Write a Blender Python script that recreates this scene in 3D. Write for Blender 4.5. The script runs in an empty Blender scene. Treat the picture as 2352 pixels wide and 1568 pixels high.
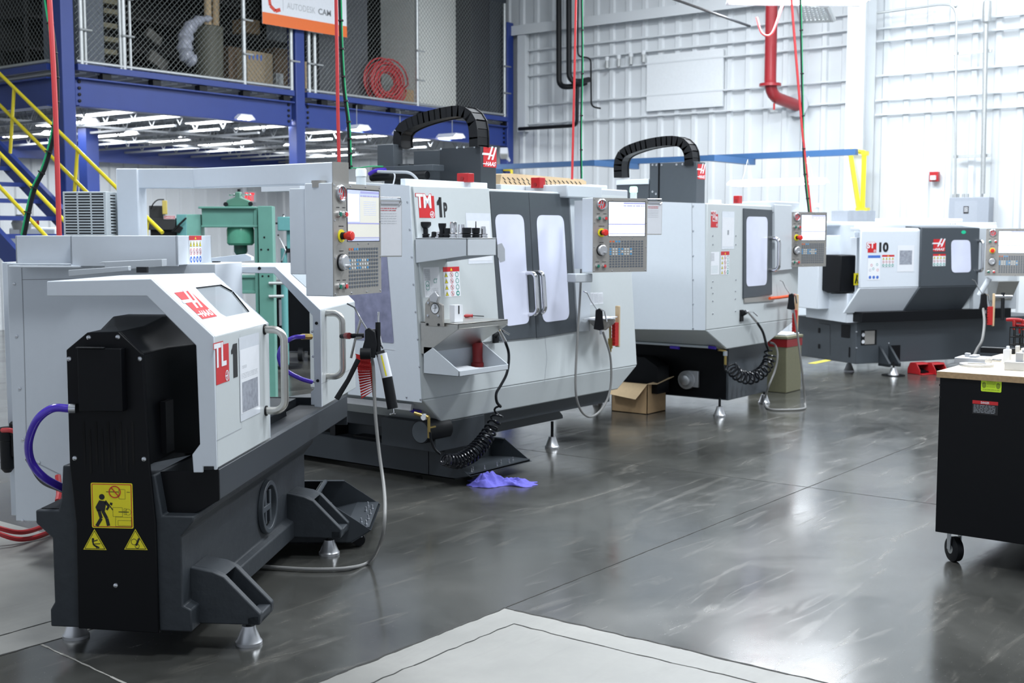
import bpy, bmesh, math, random
from mathutils import Vector as V, Matrix
random.seed(7)
C = bpy.context.scene.collection
SC = bpy.context.scene
# ---------------------------------------------------------------- camera
# World axes follow the building: X runs along the front of the mezzanine, Y along the far white wall.
FP = 2800.0; EYE = 1.6
PITCH = math.atan(247/FP); YAW = math.radians(37.3)
cam = bpy.data.cameras.new('camera'); camo = bpy.data.objects.new('camera', cam); C.objects.link(camo)
cam.sensor_width = 36; cam.lens = FP/2352*36
camo.location = (0, 0, EYE); camo.rotation_euler = (math.pi/2-PITCH, 0, YAW-math.pi/2)
cam.clip_end = 200
cam.dof.use_dof = True; cam.dof.focus_distance = 5.6; cam.dof.aperture_fstop = 4.6
SC.camera = camo
SC.view_settings.view_transform = 'Standard'; SC.view_settings.look = 'None'
SC.view_settings.gamma = 1; SC.view_settings.use_curve_mapping = False
SC.view_settings.exposure = 0.33
w = bpy.data.worlds.new('world'); SC.world = w; w.use_nodes = True
w.node_tree.nodes['Background'].inputs[0].default_value = (.80, .88, 1, 1)
w.node_tree.nodes['Background'].inputs[1].default_value = .50
def area(x, y, z, sx, sy, power, rot=(0,0,0), col=(.90,.95,1)):
    l = bpy.data.lights.new('lamp_light', 'AREA'); l.shape = 'RECTANGLE'; l.size = sx; l.size_y = sy
    l.energy = power; l.color = col
    o = bpy.data.objects.new('lamp_light', l); C.objects.link(o); o.location = (x, y, z); o.rotation_euler = rot
    return o
# ceiling fixtures of the hall (above the frame)
for x, y, p in ((2.5,1.5,140),(6.5,1.2,230),(11,1.2,270),(15,2.0,120),(3.0,7.5,210),(8.5,8.0,190),(13.6,8.2,180),(15.3,4.8,80),(11,4.8,200),(6.5,4.6,120)):
    area(x, y, 6.3, 1.3, 1.3, p)

# ---------------------------------------------------------------- geometry helpers
def col(o, parent=None, loc=None):
    C.objects.link(o)
    if parent: o.parent = parent
    return o
MATS = {}
def mat(name, c, rough=.5, metal=0, emit=0, var=.05, bump=0, scale=30, alpha=1, trans=0, coat=0, spec=.5):
    if name in MATS: return MATS[name]
    m = bpy.data.materials.new(name); m.use_nodes = True; nt = m.node_tree; b = nt.nodes['Principled BSDF']
    b.inputs['Base Color'].default_value = (*c, 1); b.inputs['Roughness'].default_value = rough
    b.inputs['Metallic'].default_value = metal
    tc = nt.nodes.new('ShaderNodeTexCoord'); n = nt.nodes.new('ShaderNodeTexNoise'); n.inputs['Scale'].default_value = scale
    n.inputs['Detail'].default_value = 3
    nt.links.new(tc.outputs['Object'], n.inputs['Vector'])
    mx = nt.nodes.new('ShaderNodeMix'); mx.data_type = 'RGBA'
    mx.inputs[6].default_value = (*[max(0, k*(1-var)) for k in c], 1); mx.inputs[7].default_value = (*[min(1, k*(1+var)) for k in c], 1)
    nt.links.new(n.outputs['Fac'], mx.inputs[0]); nt.links.new(mx.outputs[2], b.inputs['Base Color'])
    if bump:
        bp = nt.nodes.new('ShaderNodeBump'); bp.inputs['Strength'].default_value = bump; bp.inputs['Distance'].default_value = .004
        nt.links.new(n.outputs['Fac'], bp.inputs['Height']); nt.links.new(bp.outputs['Normal'], b.inputs['Normal'])
    if emit:
        nt.links.new(mx.outputs[2], b.inputs['Emission Color']); b.inputs['Emission Strength'].default_value = emit
    b.inputs['Specular IOR Level'].default_value = spec
    if alpha < 1: b.inputs['Alpha'].default_value = alpha
    if trans: b.inputs['Transmission Weight'].default_value = trans; b.inputs['IOR'].default_value = 1.2
    if coat: b.inputs['Coat Weight'].default_value = coat; b.inputs['Coat Roughness'].default_value = .08
    MATS[name] = m; return m
white = mat('white_powder_coat', (.68,.73,.79), .38, var=.02)
pgrey = mat('light_grey_powder_coat', (.55,.59,.60), .4, var=.02)
lgrey = mat('pale_grey_paint', (.56,.60,.64), .35, var=.02)
dgrey = mat('dark_grey_powder_coat', (.036,.043,.051), .42, var=.06, spec=.4)
dgrey2 = mat('slate_grey_powder_coat', (.062,.073,.085), .42, var=.05, spec=.4)
castm = mat('dark_grey_cast_iron_paint', (.030,.036,.043), .5, spec=.4, var=.15, bump=.5, scale=22)
black = mat('satin_black_sheet', (.003,.0035,.005), .42, var=.1, spec=.22)
mblack = mat('matt_black_plastic', (.006,.007,.009), .5, var=.1, spec=.3)
gblack = mat('glossy_black_rubber', (.006,.007,.010), .22, var=.1)
steel = mat('brushed_stainless', (.58,.57,.54), .32, 1, var=.06, scale=90)
panelst = mat('brushed_panel_steel', (.40,.385,.36), .45, .55, var=.05, scale=120)
chrome = mat('polished_chrome', (.75,.75,.76), .12, 1)
alu = mat('machined_aluminium', (.62,.63,.65), .35, .8, var=.06)
zinc = mat('zinc_screw', (.62,.64,.68), .25, .9)
brass = mat('brass', (.55,.40,.14), .3, .9)
blue = mat('blue_steel_paint', (.024,.050,.235), .38, var=.08, scale=5)
lblue = mat('faded_blue_rail_paint', (.035,.10,.23), .4)
yellow = mat('yellow_safety_paint', (.80,.66,.03), .4)
green = mat('green_machine_paint', (.13,.33,.27), .45, var=.12, scale=8)
teal = mat('teal_machine_paint', (.13,.36,.36), .45, var=.08)
red = mat('red_paint', (.40,.012,.016), .35)
dred = mat('dark_red_plastic', (.25,.01,.012), .4)
orange = mat('orange_vinyl', (.85,.17,.03), .5)
rubber_red = mat('red_rubber_hose', (.55,.045,.05), .35)
purple = mat('blue_violet_hose', (.07,.03,.50), .25, coat=.5)
wgreen = mat('green_wire', (.01,.36,.14), .4)
card = mat('corrugated_cardboard', (.42,.28,.15), .8, var=.1)
cardl = mat('light_cardboard', (.58,.43,.26), .8, var=.08)
paper = mat('white_paper', (.76,.78,.82), .7, var=.02)
wood = mat('birch_plywood_face', (.80,.70,.54), .4, var=.1, scale=12)
woodedge = mat('plywood_edge', (.42,.28,.15), .6, var=.35, scale=60)
pipered = mat('fire_pipe_red', (.30,.022,.028), .3)
wall_m = mat('white_corrugated_steel', (.66,.69,.71), .45, var=.03, scale=2)
gal = mat('galvanised_steel', (.50,.52,.52), .4, .6, var=.15)
bristle = mat('red_brush_bristle', (.50,.012,.012), .7, var=.4, scale=200, bump=1)
ragm = mat('violet_shop_cloth', (.16,.15,.62), .85, var=.15, bump=.5, scale=60)
bk = mat('black_ink', (.012,.012,.014), .5); wt = mat('white_ink', (.80,.82,.86), .5)
rd = mat('red_ink', (.58,.02,.025), .45); yl = mat('yellow_ink', (.85,.74,.02), .5)
bl = mat('blue_ink', (.06,.16,.55), .5); gn = mat('green_ink', (.01,.28,.22), .5); gy = mat('grey_ink', (.33,.35,.38), .6)
lime = mat('fluorescent_label', (.60,.85,.03), .5); orr = mat('orange_red_ink', (.78,.12,.02), .5)

class MB:
    def __init__(s): s.v = []; s.f = []; s.m = []; s.mats = []
    def mi(s, m):
        if m not in s.mats: s.mats.append(m)
        return s.mats.index(m)
    def add(s, vs, fs, m):
        n = len(s.v); s.v += [tuple(p) for p in vs]; k = s.mi(m)
        for f in fs: s.f.append([n+i for i in f]); s.m.append(k)
        return s
    def box(s, a, b, m):
        x0,y0,z0 = a; x1,y1,z1 = b
        return s.add([(x,y,z) for x in (x0,x1) for y in (y0,y1) for z in (z0,z1)],
            [(0,1,3,2),(4,6,7,5),(0,4,5,1),(2,3,7,6),(0,2,6,4),(1,5,7,3)], m)
    def obox(s, c, h, R, m):
        c = V(c); vs = [c + R @ V((i*h[0], j*h[1], k*h[2])) for i in (-1,1) for j in (-1,1) for k in (-1,1)]
        return s.add(vs, [(0,1,3,2),(4,6,7,5),(0,4,5,1),(2,3,7,6),(0,2,6,4),(1,5,7,3)], m)
    def ext(s, pts, vec, m):
        n = len(pts); vec = V(vec); a = [V(p) for p in pts]; b = [p+vec for p in a]
        return s.add(a+b, [list(range(n))[::-1], list(range(n, 2*n))] + [(i,(i+1)%n,n+(i+1)%n,n+i) for i in range(n)], m)
    def prof(s, pts, ax, a, b, m):
        if ax == 'x': P = [(a,p[0],p[1]) for p in pts]; d = (b-a,0,0)
        elif ax == 'y': P = [(p[0],a,p[1]) for p in pts]; d = (0,b-a,0)
        else: P = [(p[0],p[1],a) for p in pts]; d = (0,0,b-a)
        return s.ext(P, d, m)
    def loft(s, rings, m, cap=True):
        n = len(rings[0]); vs = [p for r in rings for p in r]; fs = []
        for k in range(len(rings)-1):
            for i in range(n): fs.append((k*n+i, k*n+(i+1)%n, (k+1)*n+(i+1)%n, (k+1)*n+i))
        if cap: fs += [list(range(n))[::-1], [(len(rings)-1)*n+i for i in range(n)]]
        return s.add(vs, fs, m)
    def tube(s, pts, r, m, n=8, closed=False, flat=1.0):
        P = [V(p) for p in pts]; k = len(P); rings = []
        rr = r if isinstance(r, (list, tuple)) else [r]*k
        up = None
        for i in range(k):
            t = (P[(i+1) % k]-P[i-1]) if closed else (P[min(i+1,k-1)]-P[max(i-1,0)])
            if t.length < 1e-9: t = V((0,0,1))
            t.normalize()
            if up is None:
                a = V((0,0,1)) if abs(t.z) < .9 else V((1,0,0)); up = (a-t*a.dot(t)).normalized()
            else:
                up = up-t*up.dot(t)
                up = up.normalized() if up.length > 1e-6 else t.orthogonal().normalized()
            sd = t.cross(up)
            rings.append([P[i]+(up*math.cos(2*math.pi*j/n)*flat+sd*math.sin(2*math.pi*j/n))*rr[i] for j in range(n)])
        if closed: rings.append(rings[0])
        return s.loft(rings, m, cap=not closed)
    def cyl(s, a, b, r, m, r2=None, n=16): return s.tube([a, b], [r, r if r2 is None else r2], m, n)
    def lathe(s, pr, o, m, ax=(0,0,1), n=20, ring=False):
        pr = list(pr)+([pr[0]] if ring else [])
        ax = V(ax).normalized(); u = ax.orthogonal().normalized(); w_ = ax.cross(u); o = V(o)
        return s.loft([[o+ax*h+(u*math.cos(2*math.pi*j/n)+w_*math.sin(2*math.pi*j/n))*max(r, 1e-4) for j in range(n)] for r, h in pr], m, cap=not ring)
    def build(s, name, parent=None, world=True, bevel=0, loc=None, sharp=35):
        vs = [V(p) for p in s.v]
        if parent is not None and world:
            M = PM[parent.name].inverted(); vs = [M @ p for p in vs]
        if loc is not None: vs = [p-V(loc) for p in vs]
        me = bpy.data.meshes.new(name); me.from_pydata(vs, [], s.f)
        for m in s.mats: me.materials.append(m)
        me.polygons.foreach_set('material_index', s.m)
        bm = bmesh.new(); bm.from_mesh(me); bmesh.ops.recalc_face_normals(bm, faces=bm.faces); bm.to_mesh(me); bm.free()
        me.polygons.foreach_set('use_smooth', [True]*len(me.polygons)); me.set_sharp_from_angle(angle=math.radians(sharp))
        o = bpy.data.objects.new(name, me); C.objects.link(o)
        if parent is not None: o.parent = parent; PM[o.name] = PM[parent.name]
        if loc is not None: o.location = loc
        if parent is None: PM[o.name] = Matrix.Translation(loc) if loc is not None else Matrix.Identity(4)
        if bevel:
            b = o.modifiers.new('bevel', 'BEVEL'); b.width = bevel; b.segments = 2; b.limit_method = 'ANGLE'; b.angle_limit = math.radians(40)
        return o
PM = {}
def thing(name, label, cat, loc=(0,0,0), rz=0, group=None):
    o = bpy.data.objects.new(name, None); C.objects.link(o); o.location = loc; o.rotation_euler = (0,0,rz)
    o.empty_display_size = .1; PM[o.name] = Matrix.Translation(loc) @ Matrix.Rotation(rz, 4, 'Z')
    return tag(o, label, cat, group)
def tag(o, label=None, cat=None, group=None):
    if label: o['label'] = label
    if cat: o['category'] = cat
    if group: o['group'] = group
    return o
def lab(o, label): o['label'] = label; return o
def struct(o): o['kind'] = 'structure'; return o

# rays from the camera: used to measure where things stand on known floor, wall and panel planes
FW = (math.cos(YAW), math.sin(YAW)); RT = (math.sin(YAW), -math.cos(YAW))
def ray(px, py):
    a = (px-1176)/FP; b = (784-py)/FP; f = math.cos(PITCH)+b*math.sin(PITCH)
    return V((FW[0]*f+RT[0]*a, FW[1]*f+RT[1]*a, -math.sin(PITCH)+b*math.cos(PITCH)))
EY = V((0,0,EYE))
def pZ(px, py, z=0): r = ray(px, py); return EY+r*((z-EYE)/r.z)
def pX(px, py, x): r = ray(px, py); return EY+r*(x/r.x)
def pY(px, py, y): r = ray(px, py); return EY+r*(y/r.y)
def pD(px, py, d): r = ray(px, py); return EY+r*d
class Frame:
    def __init__(s, x, y, deg): s.o = (x, y); s.a = math.radians(deg); s.M = Matrix.Translation((x,y,0)) @ Matrix.Rotation(s.a,4,'Z'); s.I = s.M.inverted()
    def w(s, p): return s.M @ V(p)
    def _h(s, px, py, i, c):
        o = s.I @ EY; d = (s.I.to_3x3()) @ ray(px, py); return o+d*((c-o[i])/d[i])
    def X(s, px, py, c): return s._h(px, py, 0, c)
    def Y(s, px, py, c): return s._h(px, py, 1, c)
    def Z(s, px, py, c): return s._h(px, py, 2, c)
class Face:
    def __init__(s, O, U, W):
        s.O = V(O); s.U = V(U).normalized(); s.W = V(W); s.W = (s.W-s.U*s.W.dot(s.U)).normalized(); s.N = s.U.cross(s.W)
    def at(s, px, py):
        r = ray(px, py); t = (s.O-EY).dot(s.N)/r.dot(s.N); p = EY+r*t-s.O; return (p.dot(s.U), p.dot(s.W))
    def w(s, u, v, d=0): return s.O+s.U*u+s.W*v+s.N*d
_tc = {}
def textmesh(body, bold=0, shear=0):
    k = (body, bold, shear)
    if k in _tc: return _tc[k]
    cu = bpy.data.curves.new('lettering', 'FONT'); cu.body = body; cu.size = 1; cu.offset = bold; cu.shear = shear; cu.resolution_u = 3
    o = bpy.data.objects.new('lettering', cu); C.objects.link(o)
    me = o.to_mesh(); vs = [(p.co.x, p.co.y) for p in me.vertices]; fs = [list(f.vertices) for f in me.polygons]; o.to_mesh_clear()
    bpy.data.objects.remove(o); bpy.data.curves.remove(cu)
    x0 = min(p[0] for p in vs); x1 = max(p[0] for p in vs); y0 = min(p[1] for p in vs); y1 = max(p[1] for p in vs)
    vs = [((x-x0)/(x1-x0), (y-y0)/(y1-y0)) for x, y in vs]
    _tc[k] = (vs, fs); return _tc[k]
class Decal:
    """flat printed marks on a real face: u to the right, v up, in metres on that face"""
    def __init__(s, face, off=.0012): s.F = face; s.mb = MB(); s.off = off; s.k = 0; s.step = .0005
    def poly(s, pts, m, L=0):
        s.mb.add([s.F.w(u, v, s.off+L*s.step) for u, v in pts], [list(range(len(pts)))], m); return s
    def rect(s, x0, y0, x1, y1, m, L=0): return s.poly([(x0,y0),(x1,y0),(x1,y1),(x0,y1)], m, L)
    def rrect(s, x0, y0, x1, y1, r, m, L=0):
        P = []
        for cx, cy, a in ((x1-r,y0+r,-90),(x1-r,y1-r,0),(x0+r,y1-r,90),(x0+r,y0+r,180)):
            for i in range(6): t = math.radians(a+18*i); P.append((cx+r*math.cos(t), cy+r*math.sin(t)))
        return s.poly(P, m, L)
    def disc(s, x, y, r, m, L=0, ry=None, n=22):
        return s.poly([(x+r*math.cos(2*math.pi*i/n), y+(ry or r)*math.sin(2*math.pi*i/n)) for i in range(n)], m, L)
    def ring(s, x, y, r, t, m, L=0, n=26):
        o = []
        for i in range(n):
            c, q = math.cos(2*math.pi*i/n), math.sin(2*math.pi*i/n); o.append((s.F.w(x+r*c, y+r*q, s.off+L*s.step), s.F.w(x+(r-t)*c, y+(r-t)*q, s.off+L*s.step)))
        s.mb.add([p for a in o for p in a], [(2*i, 2*((i+1)%n), 2*((i+1)%n)+1, 2*i+1) for i in range(n)], m); return s
    def line(s, a, b, t, m, L=0):
        dx, dy = b[0]-a[0], b[1]-a[1]; l = math.hypot(dx, dy) or 1; nx, ny = -dy/l*t/2, dx/l*t/2
        return s.poly([(a[0]+nx,a[1]+ny),(b[0]+nx,b[1]+ny),(b[0]-nx,b[1]-ny),(a[0]-nx,a[1]-ny)], m, L)
    def pl(s, pts, t, m, L=0):
        for a, b in zip(pts, pts[1:]): s.line(a, b, t, m, L)
        return s
    def text(s, body, x, y, w_, h, m, L=1, bold=0, shear=0):
        vs, fs = textmesh(body, bold, shear)
        s.mb.add([s.F.w(x+a*w_, y+b*h, s.off+L*s.step) for a, b in vs], fs, m); return s
    def scribble(s, x0, y0, x1, y1, rows, m, L=1, fill=.45):
        h = (y1-y0)/rows
        for i in range(rows):
            x = x0; y = y0+h*(i+.5)
            while x < x1-.001:
                l = random.uniform(.06,.25)*(x1-x0); s.rect(x, y-h*fill/2, min(x+l, x1), y+h*fill/2, m, L); x += l+.03*(x1-x0)
        return s
    def build(s, name, parent): return s.mb.build(name, parent)
def logo(d, x, y, w_, L=0):
    q = lambda P, m, l: d.poly([(x+a*w_, y+b*w_) for a, b in P], m, l)
    q([(0,0),(1,0),(1,1.35),(0,1.35)], rd, L)
    q([(.62,1.43),(.755,1.43),(.455,.52),(.32,.52)], wt, L+1); q([(.90,1.40),(1.03,1.40),(.745,.52),(.61,.52)], wt, L+1)
    q([(-.06,.96),(.50,.96),(.46,.81),(-.12,.81)], wt, L+2); q([(.5,.87),(.8,.87),(.76,.76),(.46,.76)], wt, L+2)
    d.text('HAAS', x+.16*w_, y+.08*w_, .80*w_, .30*w_, wt, L+1, bold=.03, shear=.35)
    q([(-.02,.25),(.26,.25),(.24,.19),(-.05,.19)], wt, L+2)
def emblem(d, x, y, r, m1, m2, L=0):
    d.disc(x, y, r, m1, L); d.ring(x, y, r, r*.18, m2, L+1)
    for dx in (-.28, .22): d.poly([(x+(dx+.18)*r, y+.7*r), (x+(dx+.38)*r, y+.7*r), (x+dx*r, y-.65*r), (x+(dx-.2)*r, y-.65*r)], m2, L+2)
    d.rect(x-1.1*r, y-.15*r, x+.2*r, y+.08*r, m2, L+2)
def badge(d, x, y, w_, h, letters, L=0, circ=True):
    d.poly([(x+.12*w_, y), (x+w_, y), (x+w_, y+h*.93), (x+.12*w_, y+h*.93)], rd, L)
    d.rect(x-.03*w_, y+.36*h, x+.86*w_, y+1.02*h, rd, L+1) if False else None
    d.text(letters, x-.035*w_, y+.385*h, .89*w_, .635*h, rd, L+1, bold=.05); d.text(letters, x+.0*w_, y+.41*h, .82*w_, .585*h, wt, L+2, bold=.03)
    if circ: emblem(d, x+.84*w_, y+.15*h, .12*w_, rd, wt, L+1)
def warn(d, x, y, w_, h, rows, cols, kinds, L=0, head=True):
    """white safety label: red header, then a grid of pictograms; kinds per row or column"""
    d.rect(x, y, x+w_, y+h, wt, L); hh = h*.16 if head else 0
    if head: d.rect(x, y+h-hh, x+w_, y+h, rd, L+1); d.poly([(x+w_*.43,y+h-hh*.8),(x+w_*.57,y+h-hh*.8),(x+w_*.5,y+h-hh*.2)], yl, L+2)
    cw, ch = w_/cols, (h-hh)/rows
    for i in range(rows):
        for j in range(cols):
            k = kinds[i][j] if isinstance(kinds[0], (list, tuple, str)) and len(kinds[0]) > 1 else kinds[i]
            cx, cy, r = x+cw*(j+.5), y+h-hh-ch*(i+.5), .42*min(cw, ch)
            if k == 't':
                d.poly([(cx-r,cy-r*.8),(cx+r,cy-r*.8),(cx,cy+r)], bk, L+1); d.poly([(cx-r*.8,cy-r*.68),(cx+r*.8,cy-r*.68),(cx,cy+r*.78)], yl, L+2)
                d.line((cx-r*.1,cy+r*.3),(cx+r*.15,cy-r*.4), r*.22, bk, L+3)
            elif k == 'r': d.ring(cx, cy, r, r*.18, rd, L+1); d.line((cx-r*.6,cy+r*.6),(cx+r*.6,cy-r*.6), r*.15, rd, L+2); d.rect(cx-r*.15,cy-r*.5,cx+r*.15,cy+r*.4,bk,L+1)
            elif k == 'b': d.disc(cx, cy, r, bl, L+1); d.rect(cx-r*.3, cy-r*.4, cx+r*.3, cy+r*.3, wt, L+2)
            elif k == 'g': d.disc(cx, cy, r, gn, L+1); d.disc(cx, cy, r*.5, wt, L+2)
            elif k == 'o': d.ring(cx, cy, r, r*.25, gn, L+1)
def screws(F, pts, parent, r=.008, name='screw', m=None):
    for u, v in pts:
        b = MB(); b.lathe([(r,0),(r*.9,r*.4),(r*.4,r*.75),(0.0001,r*.8)], F.w(u, v, 0), m or zinc, ax=F.N, n=10); b.build(name, parent)
def studs(F, pts, m=None, r=.007):
    class G_:
        def build(self, name, parent):
            for u, v in pts: b = MB(); b.lathe([(r,0),(r*.9,r*.5),(.0001,r*.8)], F.w(u, v, 0), m or zinc, ax=F.N, n=8); b.build('screw', parent)
    return G_()
def foot(parent, x, y, h, zt, r=.05, world=False):
    b = MB(); b.lathe([(r,0),(r,.012),(r*.88,.02),(r*.55,h*.85),(r*.5,h),(.0001,h)], (x,y,0), alu, n=24)
    b.cyl((x,y,h*.9), (x,y,zt), .011, mblack); return b.build('leveling_foot', parent, world)
def arc(c, r, a0, a1, n, u, w_):
    c, u, w_ = V(c), V(u), V(w_)
    return [c+u*r*math.cos(math.radians(a0+(a1-a0)*i/n))+w_*r*math.sin(math.radians(a0+(a1-a0)*i/n)) for i in range(n+1)]
def smooth(pts, k=6):
    P = [V(p) for p in pts]; P = [P[0]*2-P[1]]+P+[P[-1]*2-P[-2]]; o = []
    for i in range(1, len(P)-2):
        for j in range(k):
            t = j/k; a, b, c, d = P[i-1], P[i], P[i+1], P[i+2]
            o.append(.5*((2*b)+(c-a)*t+(2*a-5*b+4*c-d)*t*t+(3*b-a-3*c+d)*t**3))
    return o+[P[-2]]
def hose(name, pts, r, m, label=None, cat='hose', parent=None, k=8, n=8, group=None, loc=True):
    b = MB(); b.tube(smooth(pts, k), r, m, n)
    o = b.build(name, parent, loc=None if parent else tuple(V(pts[0])))
    return tag(o, label, cat, group) if label else o
def uhandle(name, F, u, v0, v1, out, r, parent, lean=0, m=None, n=14):
    """bent tube pull handle standing off a face"""
    rr = out*.55; P = [F.w(u, v0, 0)]
    for i in range(9): a = math.radians(90*i/8); P.append(F.w(u, v0+rr*(1-math.cos(a)), out-rr+rr*math.sin(a)))
    for i in range(9): a = math.radians(90*i/8); P.append(F.w(u, v1-rr+rr*math.sin(a), out-rr+rr*math.cos(a)))
    P.append(F.w(u, v1, 0)); b = MB(); b.tube(P, r, m or steel, n)
    return b.build(name, parent)
# ---------------------------------------------------------------- floor
def floor_mat():
    m = bpy.data.materials.new('polished_concrete'); m.use_nodes = True; nt = m.node_tree; N = nt.nodes; Lk = nt.links; b = N['Principled BSDF']
    geo = N.new('ShaderNodeNewGeometry'); sep = N.new('ShaderNodeSeparateXYZ'); Lk.new(geo.outputs['Position'], sep.inputs[0])
    def noise(s, d, sc=(1,1,1), dist=0):
        mp = N.new('ShaderNodeMapping'); mp.inputs['Scale'].default_value = sc; Lk.new(geo.outputs['Position'], mp.inputs[0])
        n = N.new('ShaderNodeTexNoise'); n.inputs['Scale'].default_value = s; n.inputs['Detail'].default_value = d; n.inputs['Roughness'].default_value = .62
        n.inputs['Distortion'].default_value = dist; Lk.new(mp.outputs[0], n.inputs['Vector']); return n.outputs['Fac']
    def ramp(src, a, b_, c0, c1):
        r = N.new('ShaderNodeMapRange'); r.clamp = True; r.inputs[1].default_value = a; r.inputs[2].default_value = b_; r.inputs[3].default_value = c0; r.inputs[4].default_value = c1
        Lk.new(src, r.inputs[0]); return r.outputs[0]
    def mix(f, c0, c1):
        x = N.new('ShaderNodeMix'); x.data_type = 'RGBA'
        if isinstance(f, float): x.inputs[0].default_value = f
        else: Lk.new(f, x.inputs[0])
        for k, c in ((6, c0), (7, c1)):
            if isinstance(c, tuple): x.inputs[k].default_value = (*c, 1)
            else: Lk.new(c, x.inputs[k])
        return x.outputs[2]
    def mth(op, a, b_):
        x = N.new('ShaderNodeMath'); x.operation = op
        for k, c in ((0, a), (1, b_)):
            if isinstance(c, (int, float)): x.inputs[k].default_value = c
            else: Lk.new(c, x.inputs[k])
        return x.outputs[0]
    n1 = noise(1.1, 8, (1,1,1), .6); n2 = noise(9, 6); n3 = noise(90, 3); n4 = noise(3.5, 8, (.35,2.2,1), 1.2)
    base = mix(ramp(n1, .35, .7, 0, 1), (.036,.037,.034), (.088,.088,.080))
    base = mix(ramp(n4, .56, .72, 0, .6), base, (.16,.15,.13))
    base = mix(ramp(n2, .3, .8, 0, .45), base, (.075,.076,.072))
    base = mix(ramp(n3, .66, .72, 0, .35), base, (.24,.23,.21))
    # lighter, unpolished slabs: near patch and the strip along the left lathe
    wob = mth('MULTIPLY', mth('SUBTRACT', n2, .5), .03)
    inx = mth('LESS_THAN', mth('ADD', sep.outputs[0], wob), 4.055); iny = mth('LESS_THAN', mth('ADD', sep.outputs[1], wob), 3.125)
    patch = mth('MULTIPLY', inx, iny)
    le = mth('GREATER_THAN', mth('ADD', sep.outputs[1], wob), 4.29)
    le2 = mth('LESS_THAN', sep.outputs[0], 3.6)
    strip = mth('MULTIPLY', le, le2)
    slab = mth('MAXIMUM', patch, strip)
    lt = mix(ramp(n1, .3, .7, 0, 1), (.21,.21,.195), (.30,.295,.275)); lt = mix(ramp(n2, .4, .8, 0, .5), lt, (.20,.20,.188))
    base = mix(slab, base, lt)
    Lk.new(base, b.inputs['Base Color'])
    rg = mth('ADD', ramp(n1, .3, .75, .13, .26), ramp(n4, .55, .75, 0, .12)); rg = mth('ADD', rg, mth('MULTIPLY', slab, .28))
    Lk.new(rg, b.inputs['Roughness']); b.inputs['Specular IOR Level'].default_value = .8
    bp = N.new('ShaderNodeBump'); bp.inputs['Strength'].default_value = .10; bp.inputs['Distance'].default_value = .01
    Lk.new(noise(2.2, 4), bp.inputs['Height']); Lk.new(bp.outputs[0], b.inputs['Normal'])
    return m
FM = floor_mat(); b = MB(); b.box((-8,-14,-.12), (17.3,19.4,0), FM); struct(b.build('floor'))
cut = mat('dark_saw_cut', (.03,.03,.028), .8, var=.4, scale=40); cut2 = mat('saw_cut_filler', (.36,.35,.32), .8, var=.3, scale=40)  # dark and pale joint lines laid on the slab
def saw(pts, wd, m, jit=.006):
    b = MB(); P = []
    for (x0,y0),(x1,y1) in zip(pts, pts[1:]):
        n = max(2, int(math.hypot(x1-x0, y1-y0)/.05))
        for i in range(n): t = i/n; P.append(V((x0+(x1-x0)*t+random.uniform(-jit,jit), y0+(y1-y0)*t+random.uniform(-jit,jit), 0)))
    P.append(V((*pts[-1], 0)))
    for a, c in zip(P, P[1:]):
        d = (c-a).normalized(); nn = V((-d.y,d.x,0))*wd/2*random.uniform(.6,1.3); z = V((0,0,.0012))
        b.add([a+nn+z, c+nn+z, c-nn+z, a-nn+z], [(0,1,2,3)], m)
    return b
b = saw([(2.0,3.125),(4.055,3.125),(4.055,.5)], .012, cut); b2 = saw([(2.0,2.97),(3.90,2.97),(3.90,.5)], .006, cut)
struct(b.build('floor_joint')); struct(b2.build('floor_joint'))
b = saw([(2.0,4.29),(2.80,4.29),(3.6,4.29)], .010, cut, .003); struct(b.build('floor_joint')); b = saw([(2.0,4.51),(2.80,4.51),(3.6,4.51)], .008, cut, .003); struct(b.build('floor_joint'))
b = saw([(2.58,4.28),(2.53,3.66),(2.47,3.0)], .009, cut2, .002); struct(b.build('floor_joint'))
b = saw([(7.2,-4),(7.2,12)], .006, cut, .001); struct(b.build('floor_joint'))
b = saw([(4.06,3.126),(17,3.126)], .006, cut, .001); struct(b.build('floor_joint'))
b = MB(); b.box((14.2,6.1,.0), (16.9,6.2,.002), yellow); o = b.build('floor_tape', loc=(15.5,6.15,0)); tag(o, 'yellow tape line on the floor between white cabinet and far lathe', 'floor tape')

# ---------------------------------------------------------------- walls
def rib_wall(name, fixed, a0, a1, z0, z1, axis, sgn, m=wall_m, step=.305):
    """trapezoid-ribbed steel sheet; ribs stand proud towards the room"""
    pr = []; a = a0
    while a < a1:
        pr += [(a,0),(a+step*.62,0),(a+step*.70,.032),(a+step*.92,.032)]; a += step
    pr = [(p, fixed+sgn*d) for p, d in pr if p <= a1]; vs = []; n = len(pr)
    for z in (z0, z1): vs += [((d, p, z) if axis == 'y' else (p, d, z)) for p, d in pr]
    b = MB(); b.add(vs, [(i, i+1, n+i+1, n+i) for i in range(n-1)], m)
    if axis == 'y': b.box((fixed+.01,a0,z0),(fixed+.12,a1,z1), m)
    else: b.box((a0,fixed+.01,z0),(a1,fixed+.12,z1), m)
    return struct(b.build(name, sharp=20))
rib_wall('wall_right', 17.08, -14, 19.1, 0, 8, 'y', -1)
rib_wall('wall_back', 19.1, -2, 17.2, 0, 8, 'x', -1)
b = MB(); b.box((-8,-14,8),(17.3,19.4,8.15), wall_m); struct(b.build('ceiling'))
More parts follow.
